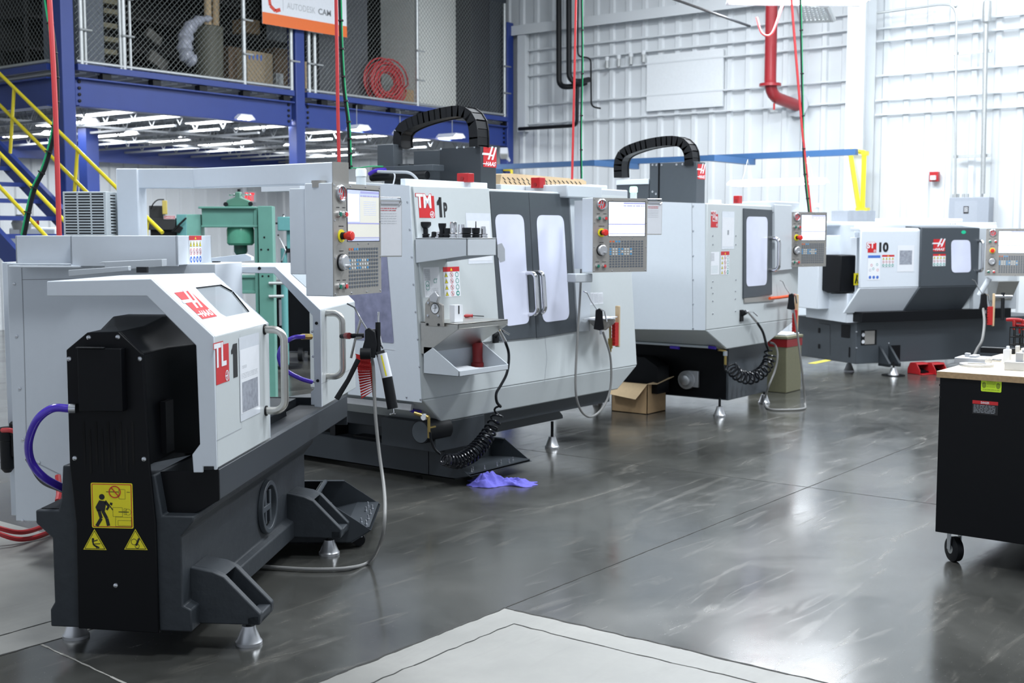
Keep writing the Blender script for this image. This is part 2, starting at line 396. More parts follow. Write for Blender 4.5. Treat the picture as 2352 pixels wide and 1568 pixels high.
# horizontal girts and conduit on the far wall
zr = [pX(2014,y,17.03).z for y in (67,96,175,231,264)]
zl = [pX(1700,y,17.03).z for y in (62,96,127,204,252)]
for z in zr:
    b = MB(); b.box((16.995,-14,z-.012),(17.045,6.5,z+.012), wall_m); struct(b.build('trim_1'))
for z in zl:
    b = MB(); b.box((16.995,6.8,z-.012),(17.045,12.6,z+.012), wall_m); struct(b.build('trim_1'))
b = MB(); b.prof([(17.04,5.14),(16.90,5.14),(16.90,4.98),(16.92,4.98),(16.92,5.10),(17.04,5.10)], 'y', 6.8, 13.0, wall_m); struct(b.build('trim_2'))
b = MB(); b.box((16.93,12.62,3.35),(17.05,12.78,5.0), wall_m); struct(b.build('trim_3'))
b = MB(); b.box((17.0,8.9+.0,3.55),(17.04,10.25,4.42), mat('white_flat_panel', (.74,.77,.79), .5)); o = b.build('wall_panel', loc=(17.02,9.5,3.55))
tag(o, 'flat white blanking panel high on the ribbed wall below short conduit stubs', 'panel')
t = thing('steel_column', 'tall white steel building column against the ribbed far wall', 'column', (16.8,6.65,0))
b = MB(); b.box((16.62,6.52,0),(16.64,6.78,8), wall_m); b.box((17.02,6.52,0),(17.04,6.78,8), wall_m); b.box((16.64,6.64,0),(17.02,6.66,8), wall_m); b.build('shaft', t)
b = MB(); b.box((16.58,6.48,0),(17.0,6.82,.02), wall_m); b.build('base_plate', t)
# wall services
def pipe_thing(name, label, cat, pts, r, m, k=6, sm=True, group=None):
    b = MB(); b.tube(smooth(pts, k) if sm else pts, r, m, 10); o = b.build(name, loc=tuple(V(pts[0]))); return tag(o, label, cat, group)
def elbow(pts, r, k=5):
    """polyline with rounded corners"""
    P = [V(p) for p in pts]; o = [P[0]]
    for a, b_, c in zip(P, P[1:], P[2:]):
        u = (a-b_).normalized(); w_ = (c-b_).normalized()
        for i in range(k+1): t = i/k; o.append((b_+u*r)*(1-t)**2+b_*2*t*(1-t)+(b_+w_*r)*t*t)
    return o+[P[-1]]
xc = 16.86
c1 = [pX(2014,30,xc), pX(2175,8,xc), pX(2197,15,xc), pX(2194,455,xc)]
pipe_thing('conduit', 'grey electrical conduit bending down from the column to the panel box', 'conduit', elbow(c1, .14), .017, gal, sm=False)
c2 = [pX(2265,44,xc), pX(2257,445,xc)]
pipe_thing('conduit', 'thick straight conduit rising from the panel box to an oval fitting', 'conduit', c2, .032, gal, sm=False)
b = MB(); p = pX(2267,25,xc); b.lathe([(.02,-.18),(.055,-.14),(.06,0),(.055,.12),(.02,.16)], p, gal, n=14); o = b.build('conduit_fitting', loc=tuple(p)); tag(o, 'oval conduit body fitting at top of the thick conduit', 'conduit fitting')
for y, lb in ((124,'upper'),(360,'lower')):
    a = pX(2190,y,xc+.05); c = pX(2278,y-6,xc+.05); b = MB(); b.box((xc+.03,c.y,a.z-.02),(xc+.07,a.y,a.z+.02), gal)
    o = b.build('strut_bracket', loc=tuple(a)); tag(o, lb+' slotted steel strut bracket holding the wall conduits', 'bracket')
p0 = pX(2178,515,16.83); p1 = pX(2272,452,16.83)
t = thing('electrical_panel', 'grey metal electrical panel box mounted on the far wall', 'electrical panel', (16.95,(p0.y+p1.y)/2,1.45))
b = MB(); b.box((16.83,p1.y,1.35),(17.05,p0.y,p1.z), mat('panel_box_grey', (.33,.36,.41), .4)); b.build('enclosure', t, bevel=.006)
F = Face((16.83,p0.y,1.35),(0,-1,0),(0,0,1)); d = Decal(F); wv = p0.y-p1.y; d.rect(.08,.1,wv-.15,p1.z-1.40, mat('panel_door_grey', (.36,.39,.44), .4)); d.build('door', t)
d = Decal(F, .003); u, v = F.at(2219,482); d.rect(u-.035,v-.05,u+.035,v+.05, bk, 0); d.scribble(u-.025,v-.03,u+.025,v+.04,4,wt,1); d.build('warning_label', t)
for q in (2190,2200,2213,2222,2255):
    pp = pX(q,452,16.93); b = MB(); b.cyl((16.93,pp.y,p1.z),(16.93,pp.y,p1.z+.05), .02, gal); b.build('conduit_connector', t)
t = thing('fire_alarm', 'small red fire alarm strobe on the white wall', 'fire alarm', tuple(pX(2145,405,17.0)))
a = pX(2135,417,16.98); c = pX(2156,394,16.98); b = MB(); b.box((16.96,c.y,a.z),(17.04,a.y,c.z), red); b.build('housing', t, bevel=.005)
b = MB(); q = pX(2144,408,16.95); b.box((16.92,q.y-.035,q.z-.03),(16.96,q.y+.035,q.z+.03), paper); b.build('strobe_lens', t)
# red fire riser
rp = [pX(1765,20,16.3), pX(1769,195,16.3), pX(1778,216,16.35), pX(1795,215,16.9)]
r0 = rp[0]; zt = r0.z+1.5
t = thing('fire_riser_pipe', 'thick red sprinkler riser pipe ending in an elbow at the wall', 'pipe', (16.3,r0.y,3))
b = MB(); top = V((16.3,rp[1].y,zt)); b.tube(elbow([top, V((16.3,rp[1].y,rp[2].z-.02)), V((17.0,rp[1].y-.12,rp[2].z-.12))], .22), .085, pipered, 18); b.build('pipe', t)
for pz in (rp[1].z,): b = MB(); b.lathe([(.09,-.02),(.155,-.02),(.155,.02),(.09,.02)], (16.3,rp[1].y,pz), pipered, n=20); b.build('flange', t)
b = MB(); b.lathe([(.17,0),(.17,.03),(.09,.03)], (16.98,rp[1].y-.12,rp[2].z-.11), lgrey, ax=(-1,0,0), n=22); b.build('wall_flange', t)
b = MB(); b.cyl((16.42,rp[1].y-.01,rp[2].z-.22),(16.42,rp[1].y-.01,rp[2].z-.12), .015, red); b.box((16.36,rp[1].y-.04,rp[2].z-.25),(16.48,rp[1].y+.02,rp[2].z-.22), gal); b.build('drain_valve', t)
# black insulated pipes
def bp(pts, r, x, label, cat='pipe'):
    P = [pX(a, c, xx) for (a, c, xx) in pts]; P[0].z += .6
    b = MB(); b.tube(elbow(P, .12), r, mblack, 12); o = b.build('insulated_pipe', loc=tuple(P[-1])); tag(o, label, cat)
bp([(1283,0,16.6),(1284,198,16.6),(1310,200,16.6),(1345,190,16.95)], .045, 0, 'left of two fat black insulated pipes dropping down the wall')
bp([(1306,0,16.5),(1307,185,16.5),(1330,188,16.6),(1352,183,16.95)], .045, 0, 'right of two fat black insulated pipes dropping down the wall')
P = [pX(1326,200,16.7), pX(1325,288,16.7), pX(1192,296,16.85)]
b = MB(); b.tube(elbow(P, .1), .030, mblack, 12); o = b.build('insulated_pipe', loc=tuple(P[0])); tag(o, 'thin black pipe running level from the blue column then up', 'pipe')
P = [pX(1327,-20,16.6), pX(1327,130,16.6), pX(1357,133,16.7), pX(1358,245,16.8), pX(1380,249,16.9)]
b = MB(); b.tube(elbow(P, .08), .014, mblack, 10); o = b.build('black_pipe', loc=tuple(P[-1])); tag(o, 'slim black iron pipe with two bends beside the blanking panel', 'pipe')
for i, (q, y) in enumerate(((1394,148),(1421,144),(1449,139),(1478,134))):
    p = pX(q, y, 16.95); b = MB(); b.cyl(p+V((0,0,-.06)), p+V((0,0,.09)), .03, gal, n=10); b.cyl(p+V((0,0,.06)), p+V((0,0,.12)), .036, wall_m, n=10)
    o = b.build('conduit_stub', loc=tuple(p)); tag(o, ['leftmost','second from left','third from left','rightmost'][i]+' short conduit stub above the blanking panel', 'conduit', 'conduit stubs above the wall panel')
# bridge-crane rail along the wall with cross pieces
a = pX(1192,380,15.6); zr_ = a.z
t = thing('crane_rail', 'long blue overhead rail running in front of the far wall', 'rail', (15.6,9,zr_))
b = MB(); ya, yb = pX(1968,345,15.6).y, 12.85; b.box((15.55,ya,zr_-.05),(15.65,yb,zr_+.03), lblue); b.build('rail', t)
for q0, q1 in (((1728,354),(1826,360)),((1150,383),(1222,385)),((1462,368),(1530,366))):
    p = pX(q0[0], q0[1], 15.6); e = MB(); e.box((14.4,p.y-.05,zr_-.13),(15.6,p.y+.05,zr_-.05), lblue); e.build('cross_arm', t)
pr_ = pX(1945,345,16.0)
t = thing('yellow_frame', 'yellow tapered steel bracket frame under the end of the blue rail', 'bracket', (16.2,pr_.y,1.8))
q = [pX(1952,345,16.52), pX(1985,350,16.52), pX(1981,482,16.52), pX(1973,482,16.52)]
b = MB(); b.tube([q[0],q[3]], .035, yellow, 4); b.tube([q[1],q[2]], .035, yellow, 4); b.tube([q[0],q[1]], .03, yellow, 4); b.build('frame', t)
bb = MB(); e0 = q[3]; bb.box((16.49,e0.y-.12,e0.z-.03),(16.62,e0.y+.04,e0.z+.03), yellow); bb.box((16.49,q[1].y-.03,q[1].z-.04),(16.62,q[1].y+.03,q[1].z+.02), yellow); bb.build('mounting_plate', t)
p = pX(1173,385,15.3)
t = thing('yellow_frame', 'yellow A-shaped bracket partly hidden behind the mill column', 'bracket', (15.3,p.y,1.8))
q = [pX(1148,388,16.75), pX(1175,390,16.75), pX(1176,432,16.75), pX(1168,432,16.75)]
b = MB(); b.tube([q[0],q[3]], .03, yellow, 4); b.tube([q[1],q[2]], .03, yellow, 4); b.tube([q[0],q[1]], .025, yellow, 4); b.build('frame', t)
bb = MB(); bb.box((16.72,q[2].y-.05,q[3].z-.03),(16.82,q[3].y+.03,q[3].z+.02), yellow); bb.build('mounting_plate', t)
# lamps
glow = mat('lit_fluorescent_tube', (1,1,1), .5, emit=7, var=.0)
def fixture(name, label, c, L, Wd, ang, group=None, power=0, n=3, cable=0):
    t = thing(name, label, 'light fixture', tuple(c), math.radians(ang), group)
    b = MB(); b.prof([(-Wd/2,0),(-Wd/2,.02),(-Wd*.3,.07),(Wd*.3,.07),(Wd/2,.02),(Wd/2,0),(Wd*.28,.05),(-Wd*.28,.05)], 'x', -L/2, L/2, paper); b.build('reflector', t, world=False)
    b = MB()
    for i in range(n): y = (i-(n-1)/2)*Wd*.8/n; b.cyl((-L/2+.02,y,.015), (L/2-.02,y,.015), .019, glow, n=8)
    b.build('fluorescent_tubes', t, world=False)
    if cable:
        for s in (-1,1): b = MB(); b.tube([(s*L*.35,-Wd*.3,.07),(s*L*.35,0,cable),(s*L*.35,Wd*.3,.07)], .004, gal, 4); b.build('hanger_wire', t, world=False)
    if power:
        a_ = area(0,0,-.02, L*.95, Wd*.9, power); a_.parent = t
    return t
hb = pD(1835,4,14.6); fixture('high_bay_light', 'bright fluorescent high bay fixture at the top edge above the red riser', tuple(hb), 1.65, .55, -50, power=110, n=4)
p = pX(1785,424,14.5)
fixture('hanging_light', 'low fluorescent fixture hanging from the blue rail by the wall', (14.5,p.y,p.z), 1.25, .40, 85, power=22, cable=max(.15, zr_-p.z-.12))
p = pY(1930,30,5.6)
t = thing('heater_grille', 'perforated grey tray hanging beside the bright high bay fixture', 'tray', (14.7,5.6,4.5))
q0, q1, q2, q3 = pZ(1840,48,4.45), pZ(1915,45,4.45), pZ(1900,12,4.45), pZ(1832,5,4.45)
b = MB()
for i in range(9):
    k = i/8; b.tube([q0.lerp(q3,k), q1.lerp(q2,k)], .014, gal, 4); b.tube([q0.lerp(q1,k), q3.lerp(q2,k)], .014, gal, 4)
b.build('grille', t)
b = MB(); b.tube([q0,q1,q2,q3], .035, gal, 6, closed=True); b.build('rim', t)
P = [pD(1520,-12,13.5), pD(1722,60,15.2)]
b = MB(); b.tube(P, .016, mblack, 8); o = b.build('ceiling_pipe', loc=tuple(P[0])); tag(o, 'thin dark suspended pipe slanting across the top of the wall', 'pipe')
P = [pD(1738,40,14.6), pD(1750,76,14.6), pD(1773,76,14.6), pD(1797,12,14.6)]
hose('air_hose', P, .014, rubber_red, 'short pink-red hose looping in front of the red riser pipe')
# ================================================================ left foreground lathe
T = Frame(2.694, 3.92, 32)
TL = thing('cnc_lathe', 'nearest machine: small lathe with white hood, long steel handles and dark cast base', 'lathe', (2.694,3.92,0), math.radians(32))
YH = -.375
def lt(name, b, bevel=0, lb=None, parent=None):
    o = b.build(name, parent or TL, world=False, bevel=bevel)
    if lb: o['label'] = lb
    return o
def yz(px, py, x): p = T.X(px, py, x); return (p.y, p.z)
# cast base with pocket wing
b = MB()
pr = [(.28,.105),(.28,.17),(.262,.20),(.262,.45),(.325,.505),(.325,.556),(.235,.556),(.222,.60),(.212,.73),(.15,.73),(.15,.55),(-.13,.55),(-.13,.70),(-.148,.70),(-.172,.545),(-.292,.545),(-.292,.525),(-.243,.468),(-.243,.20),(-.276,.185),(-.276,.100)]
b.prof(pr, 'x', .004, 1.775, castm)
b.box((.3,-.15,.545),(1.77,.2,.62), castm)
lt('base_casting', b, .006)
b = MB(); b.box((.03,.21,.557),(.6,.315,.559), black); b.box((1.1,-.10,.62),(2.15,.16,.70), dgrey); b.box((1.15,-.28,.60),(2.2,-.11,.66), dgrey); lt('bed_way', b, .004)
# round emblem cast in the side
b = MB(); c = T.Y(610,1163,-.243); b.lathe([(.096,0),(.125,0),(.122,.024),(.100,.024)], c, dgrey2, ax=(0,-1,0), n=32, ring=True); b.lathe([(.098,.001),(.0001,.001)], c, black, ax=(0,-1,0), n=32)
for dx in (-.035,.035): b.box((c.x+dx-.013,c.y-.014,c.z-.075),(c.x+dx+.013,c.y,c.z+.075), dgrey2)
b.box((c.x-.09,c.y-.016,c.z-.015),(c.x+.04,c.y,c.z+.012), dgrey2); lt('cast_emblem', b, .003)
# leg brackets and feet
def bracket(dx):
    b = MB()
    near = [yz(488,1313,.09), yz(514,1325,.09), yz(598,1411,.09), yz(596,1436,.09)]
    z0 = near[-1][1]; P = [(-.24,near[0][1]+.015)]+near+[(-.24,z0-.0)]
    for x in (.09,.24): b.prof(P, 'x', x+dx, x+dx+.035, castm)
    b.box((.09+dx,near[3][0],z0),(.275+dx,near[3][0]+.05,near[2][1]-.005), castm)
    b.prof([(-.24,near[0][1]+.015),near[0],near[1],(near[1][0]+.06,near[1][1]-.02),(-.24,near[0][1]-.05)], 'x', .12+dx, .25+dx, castm)
    b.box((.10+dx,near[3][0],z0),(.26+dx,-.24,z0+.02), castm)
    b.cyl((.182+dx,-.43,z0+.02),(.182+dx,-.43,z0+.075), .013, zinc); return b
for dx in (0, 1.345): lt('leg_bracket', bracket(dx), .005)
for x, y in ((.197,.272),(.18,-.44),(1.527,-.43),(1.53,.27)): foot(TL, x, y, .075, .13, .052)
# black end cover with vent slots and signs
E0 = [yz(*p, 0) for p in ((183,1441),(178,1200),(163,1068),(155,803),(203,763),(275,761),(330,813),(346,1068),(360,1200),(368,1452))]
b = MB(); b.prof(E0, 'x', -.012, .004, black); endc = lt('end_cover', b, .004)
A = [yz(*p, 0) for p in ((163,1068),(155,803),(203,763),(275,761),(330,813),(346,1068))]
def sc(P, k, dz=0): cy = sum(p[0] for p in P)/len(P); return [(cy+(p[0]-cy)*k, p[1]+dz) for p in P]
b = MB(); r0 = [(.004,*p) for p in sc(A,.985)]; r1 = [(.24,*p) for p in sc(A,1.0,.004)]
B = [(.262,.62),(.262,1.20),(.15,1.30),(-.085,1.30),(-.235,1.18),(-.262,.80)]
fr_ = yz(450,790,.36); ft_ = yz(375,727,.36); fb_ = yz(460,1020,.36)
B = [(.262,.62),(.262,fr_[1]),(.15,ft_[1]),ft_,fr_,(fb_[0],.72)]
r2 = [(.36,*p) for p in B]; r3 = [(.50,*p) for p in B]
b.loft([r0,r1,r2,r3], black); lt('headstock_cover', b, .004)
b = MB(); p = yz(175,800,-.06); q = yz(280,946,-.06); b.box((-.055,q[0],q[1]),(-.012,p[0],p[1]), black); b.box((-.068,q[0]+.06,p[1]+.0),(-.05,p[0],p[1]+.006), mblack); lt('junction_box', b, .004)
b = MB(); b.box((-.02,yz(345,950,0)[0]-.01,.75),(.0,-.125,.96), black) if False else b.box((.12,-.150,.76),(.2,-.128,.96), black); lt('side_cover_plate', b)
F = Face(T.w((-.012,0,0)), T.w((0,-1,0))-T.w((0,0,0)), (0,0,1))
dk = mat('vent_slot_shadow', (.0015,.0015,.002), .9)
d = Decal(F)
for i in range(9):
    q = 193+13.8*i; y0, y1 = ((968,1068) if i % 2 == 0 else (985,1087)); u0, v1 = F.at(q,y0); u1, v0 = F.at(q+2+i*.2,y1)
    d.rrect(u1-.0045, v0, u1+.0045, v1, .0044, dk)
d.build('vent_slots', TL)
screws(F, [F.at(*p) for p in ((204,775),(271,774),(159,824),(321,824),(172,1052),(331,1054),(266,1344))], TL, .0095)
u0, v0 = F.at(214,1209); u1, v1 = F.at(302,1112); d = Decal(F); W_, H_ = u1-u0, v1-v0
d.rrect(u0-.004,v0-.004,u1+.004,v1+.004,.006, yl, 0); d.rrect(u0,v0,u1,v1,.004, rd, 1); d.rrect(u0+.003,v0+.003,u1-.003,v1-.003,.003, yl, 2)
X_ = lambda a, c: (u0+W_*a, v0+H_*c)
d.ring(*X_(.58,.82), .0235, .004, rd, 5); d.line(X_(.50,.91),X_(.68,.72),.004,rd,6); d.line(X_(.36,.82),X_(.68,.82),.0025,bk,3)
d.disc(*X_(.25,.70), .011, bk, 3)
d.poly([X_(.18,.62),X_(.36,.60),X_(.32,.38),X_(.12,.36),X_(.08,.46)], bk, 3)
d.pl([X_(.32,.58),X_(.42,.48),X_(.36,.40)], .0085, bk, 3); d.pl([X_(.16,.40),X_(.22,.20),X_(.10,.02)], .013, bk, 3); d.pl([X_(.26,.38),X_(.36,.20),X_(.40,.03)], .013, bk, 3)
d.pl([X_(.34,.62),X_(.52,.40)], .004, bk, 3); d.poly([X_(.46,.58),X_(.52,.56),X_(.50,.50),X_(.44,.53)], bk, 3)
for a, c, e, f in ((.52,.25,.76,.46),(.80,.30,.86,.44),(.68,.66,.84,.88),(.58,.02,.98,.24),(.64,.04,.98,.16)):
    P = [X_(a,c),X_(e,c),X_(e,f),X_(a,f),X_(a,c)]; d.pl(P, .001, bk, 3)
d.pl([X_(.66,.36),X_(.92,.36)], .003, bk, 3); d.ring(*X_(.90,.36), .012, .001, bk, 3); d.pl([X_(.88,.82),X_(.96,.82)], .002, bk, 3)
sg = d.build('warning_plate', TL); sg['label'] = 'yellow warning plate showing a whipping bar striking a worker'
for (q, y, k) in ((218,1245,0),(312,1245,1)):
    u, v = F.at(q, y); d = Decal(F); s_ = .043
    tri = lambda k_: [(u-s_*k_,v-s_*.62*k_),(u+s_*k_,v-s_*.62*k_),(u,v+s_*1.13*k_)]
    d.poly(tri(1.06), yl, 0); d.poly(tri(.95), bk, 1); d.poly(tri(.86), yl, 2)
    if k == 0: d.disc(u-.006,v+.012,.005,bk,3); d.pl([(u-.008,v+.008),(u-.004,v-.010),(u+.018,v-.020)],.006,bk,3); d.pl([(u-.006,v+.004),(u+.012,v+.010)],.004,bk,3); d.pl([(u-.002,v-.006),(u+.022,v-.004)],.003,bk,3); d.pl([(u-.004,v-.008),(u+.010,v-.022)],.004,bk,3)
    else: d.ring(u-.006,v+.002,.012,.002,bk,3); d.ring(u+.006,v-.014,.009,.002,bk,3); d.pl([(u+.002,v-.012),(u+.014,v+.016)],.008,bk,3)
    d.build('warning_triangle', TL)
# chip tray and long apron
b = MB()
e = [yz(*p, .06) for p in ((368,1083),(505,1078),(505,1148),(445,1180),(385,1180))]; e[1] = (YH,e[1][1]); e[2] = (YH,e[2][1])
b.prof(e, 'x', .058, .066, black); lt('tray_end_plate', b, .002)
b = MB(); zt = e[1][1]; zb = e[2][1]
b.prof([(YH,zt),(YH,zb),(-.275,.545),(-.265,.552),(YH+.012,zb+.005),(YH+.012,zt-.01),(YH+.03,zt-.01),(YH+.03,zt)], 'x', .066, 2.20, dgrey)
b.prof([(-.27,.545),(-.15,.545),(-.15,.56),(-.27,.56)], 'x', .066, 2.2, black); b.prof([(.2,.70),(.6,.70),(.6,.5),(.2,.5)], 'x', 1.2, 2.2, dgrey)
b.box((2.19,YH,.55),(2.2,.25,.70), dgrey); b.box((.9,-.25,.66),(1.0,.25,.80), dgrey); b.box((1.0,.1,.66),(2.2,.28,.78), black)
lt('chip_tray', b, .003)
# hood
HX0 = .035
P = [yz(*p, HX0) for p in ((107,646),(347,640),(486,773),(497,1079),(491,1079),(491,1071),(466,1071),(466,1085),(444,1085),(441,1044),(459,1020),(450,793),(337,680),(107,680))]
P[2] = (YH,P[2][1]); P[3] = (YH,P[3][1])
b = MB(); b.prof(P, 'x', HX0, HX0+.012, white); hood = lt('hood_end_frame', b, .003)
HX1 = T.Y(617,742,YH).x; HX1b = T.Y(625,1000,YH).x; hz = P[2][1]; hb = T.Y(625,1003,YH).z
tz = P[1][1]; ty = P[1][0]; tk = .012
out = [(P[0][0],P[0][1]),(ty,tz),(YH,hz),(YH,hb)]; inn = [(YH+tk,hb),(YH+tk,hz-.005),(ty+.003,tz-tk),(P[0][0],P[0][1]-tk)]
# front sloped sheet with a window opening: build as strips round the opening
FS = Face(T.w((0,YH,hz)), T.w((1,0,0))-T.w((0,0,0)), T.w((0,ty,tz))-T.w((0,YH,hz)))   # u along machine, v up the slope
FT = Face(T.w((0,YH,0)), T.w((1,0,0))-T.w((0,0,0)), (0,0,1))
sl = (V((0,ty,tz))-V((0,YH,hz))).length
wq = [FS.at(*p) for p in ((449,660),(508,653),(535,668),(571,712),(573,716),(520,727),(507,720),(470,683))]
def sheet_hole(F, u0, u1, v0, v1, hole, th, m, mb):
    """rectangular sheet with a polygonal opening, given thickness"""
    cu = sum(p[0] for p in hole)/len(hole); cv = sum(p[1] for p in hole)/len(hole); n = len(hole); outr = []
    hs = sorted(hole, key=lambda p: math.atan2(p[1]-cv, p[0]-cu)); cor = [(u0,v0),(u1,v0),(u1,v1),(u0,v1)]
    for p in hs:
        dx, dy = p[0]-cu, p[1]-cv; ks = []
        if dx: ks += [(( u1 if dx > 0 else u0)-cu)/dx]
        if dy: ks += [((v1 if dy > 0 else v0)-cv)/dy]
        k = min(ks); outr.append((cu+dx*k, cv+dy*k))
    for d_ in (0, -th):
        vs = [F.w(*p, d_) for p in hs]+[F.w(*p, d_) for p in outr]; fs = []
        for i in range(n):
            j = (i+1) % n; f = [i, j, n+j]
            a0 = math.atan2(outr[i][1]-cv, outr[i][0]-cu); a1 = math.atan2(outr[j][1]-cv, outr[j][0]-cu); a1 += 2*math.pi if a1 < a0 else 0
            cs = []
            for c_ in cor:
                ac = math.atan2(c_[1]-cv, c_[0]-cu)
                while ac < a0-1e-9: ac += 2*math.pi
                if a0+1e-6 < ac < a1-1e-6: cs.append((ac, c_))
            for _, c_ in sorted(cs, reverse=True): vs.append(F.w(*c_, d_)); f.append(len(vs)-1)
            f.append(n+i); fs.append(f)
        mb.add(vs, fs, m)
    a = [F.w(*p, 0) for p in hs]; c_ = [F.w(*p, -th) for p in hs]; mb.add(a+c_, [(i,(i+1)%n,n+(i+1)%n,n+i) for i in range(n)], mblack)
b = MB(); sheet_hole(FS, HX0+.012, HX1, 0, sl, wq, tk, white, b)
b.ext([T.w((HX0+.012,ty,tz)),T.w((HX1,ty,tz)),T.w((HX1,P[0][0],P[0][1])),T.w((HX0+.012,P[0][0],P[0][1]))], (0,0,-tk), white)
b.build('hood_top', TL)
b = MB(); b.box((HX0+.012,YH,hb),(HX1,YH+tk,hz), pgrey); lt('hood_front_door', b, .003)
b = MB(); b.prof([(p_[0],p_[1]) for p_ in out]+inn, 'x', HX1-.012, HX1, white); lt('hood_far_frame', b)
glass = mat('hood_window_polycarbonate', (.62,.68,.72), .08, alpha=.38); b = MB()
b.add([FS.w(*p, -.006) for p in wq], [list(range(len(wq)))], glass); b.build('hood_window', TL)
d = Decal(FT, .001); q = FT.at(497,1012); q2 = FT.at(555,980); q3 = FT.at(553,762)
d.line((q[0],q[1]), (q2[0]+.0,q[1]), .0025, gy); d.line((q2[0],q[1]),(q2[0],FT.at(553,765)[1]),.0015,gy); d.build('panel_seam', TL)
# markings
d = Decal(FS); l0 = FS.at(468,733); l1 = FS.at(403,668); r1_ = FS.at(448,663)
d.F = Face(FS.w(FS.at(465,733)[0], FS.at(465,733)[1]), FS.U, FS.W); lw = FS.at(497,725)[0]-FS.at(465,733)[0]
lh = (FS.at(403,672)[1]-FS.at(465,733)[1]); d.F.W = d.F.W*(lh/(1.35*lw)); logo(d, 0, 0, lw); d.build('maker_logo', TL)
a0 = FT.at(498,884); a1 = FT.at(526,866); a2 = FT.at(490,790)
d = Decal(FT); hh = a2[1]-a0[1]; badge(d, a2[0], a0[1], a1[0]-a2[0], hh, 'TL'); u0, v0 = FT.at(536,868); u1, v1 = FT.at(544,790)
hh = FT.at(540,788)[1]-FT.at(540,866)[1]; d.rect(u0, v0, u1, v0+hh, bk); d.poly([(u0-.022,v0+hh*.72),(u0,v0+hh*.72),(u0,v0+hh),(u0-.008,v0+hh*.9),(u0-.022,v0+hh*.83)], bk); d.build('model_badge', TL)
# taped-on sheet in a plastic sleeve
u0, v1 = FT.at(548,782); u1, v0 = FT.at(597,945); v0 = FT.at(560,965)[1]; vt = FT.at(560,772)[1]
d = Decal(FT, .002); sleeve = mat('clear_plastic_sleeve', (.70,.74,.80), .2); d.rect(u0,v0,u1,vt,sleeve); d.rect(u0+.008,v0+.03,u1-.006,vt-.05,paper,1)
d.scribble(u0+.03,v0+.62*(vt-v0),u0+.09,v0+.66*(vt-v0),3,gy,2,.25); d.scribble(u0+.02,v0+.5*(vt-v0),u1-.03,v0+.57*(vt-v0),4,gy,2,.2)
d.rect(u0+.025,v0+.10*(vt-v0),u1-.03,v0+.46*(vt-v0),mat('printed_photo_grey',(.30,.32,.37),.6,var=.5,scale=45),2)
o = d.build('document_sleeve', None); tag(o, 'printed sheet in a clear sleeve stuck on the hood of the nearest lathe', 'document'); PM[o.name] = Matrix.Identity(4)
ug = FT.at(607,760)[0]; uhandle('door_handle', FT, ug, FT.at(612,942)[1], FT.at(605,757)[1], .085, .0165, TL)
for v in (FT.at(612,942)[1], FT.at(605,757)[1]): b = MB(); b.lathe([(.022,0),(.022,.006),(.017,.006)], FT.w(ug,v,0), mblack, ax=FT.N, n=16); b.build('handle_collar', TL)
# second guard (tailstock side)
GX0 = T.Y(737,935,YH).x; GX0 = T.Y(736,712,YH).x; GX1 = T.Y(815,690,YH).x
g = [yz(*p, GX0) for p in ((455,612),(632,612),(735,712),(738,935),(722,935),(722,930),(714,930),(714,900),(722,893),(718,725),(628,628),(455,625))]
gz = g[2][1]; g[2] = (YH,gz); g[3] = (YH,g[3][1])
b = MB(); b.prof(g, 'x', GX0, GX0+.02, white)
lt('guard_end_frame', b, .003)
gy0, gzt = g[1]; b = MB()
b.prof([g[1],(YH,gz),(YH+tk,gz-.006),(gy0+.003,gzt-tk)], 'x', GX0+.02, GX1, white)
b.prof([(.30,gzt),(gy0,gzt),(gy0,gzt-tk),(.30,gzt-tk)], 'x', GX0+.02, GX1, lgrey)
lt('guard_top', b, .003)
b = MB(); b.prof([(YH,gz),(YH,g[3][1]),(YH+tk,g[3][1]),(YH+tk,gz)], 'x', GX0+.02, GX1, pgrey); lt('guard_front_door', b, .003)
FG = Face(T.w((0,YH,gz)), T.w((1,0,0))-T.w((0,0,0)), T.w((0,gy0,gzt))-T.w((0,YH,gz)))
d = Decal(FG, .002); wqq = [FG.at(*p) for p in ((667,628),(703,624),(735,655),(735,676),(707,664))]; d.poly(wqq, mat('guard_window_tint', (.40,.45,.48), .08)); d.build('guard_window', TL)
ug = FT.at(745,718)[0]; uhandle('door_handle', FT, ug+.03, FT.at(746,866)[1], FT.at(745,720)[1], .085, .0165, TL)
d = Decal(FT, .0015); q = FT.at(738,881); d.line((GX0,q[1]),(GX1,q[1]),.002,gy); d.build('panel_seam', TL)
for q in ((727,742),(730,874),(468,617),(596,616)):
    b = MB(); p = T.X(*q, GX0); b.lathe([(.008,0),(.008,.004),(.0001,.005)], p, mblack, ax=(-1,0,0), n=10); lt('rubber_plug', b)
F2 = Face(T.w((GX0,0,0)), T.w((0,-1,0))-T.w((0,0,0)), (0,0,1)); studs(F2, [F2.at(*p) for p in ((717,761),(719,818),(721,876))]).build('screws', TL)
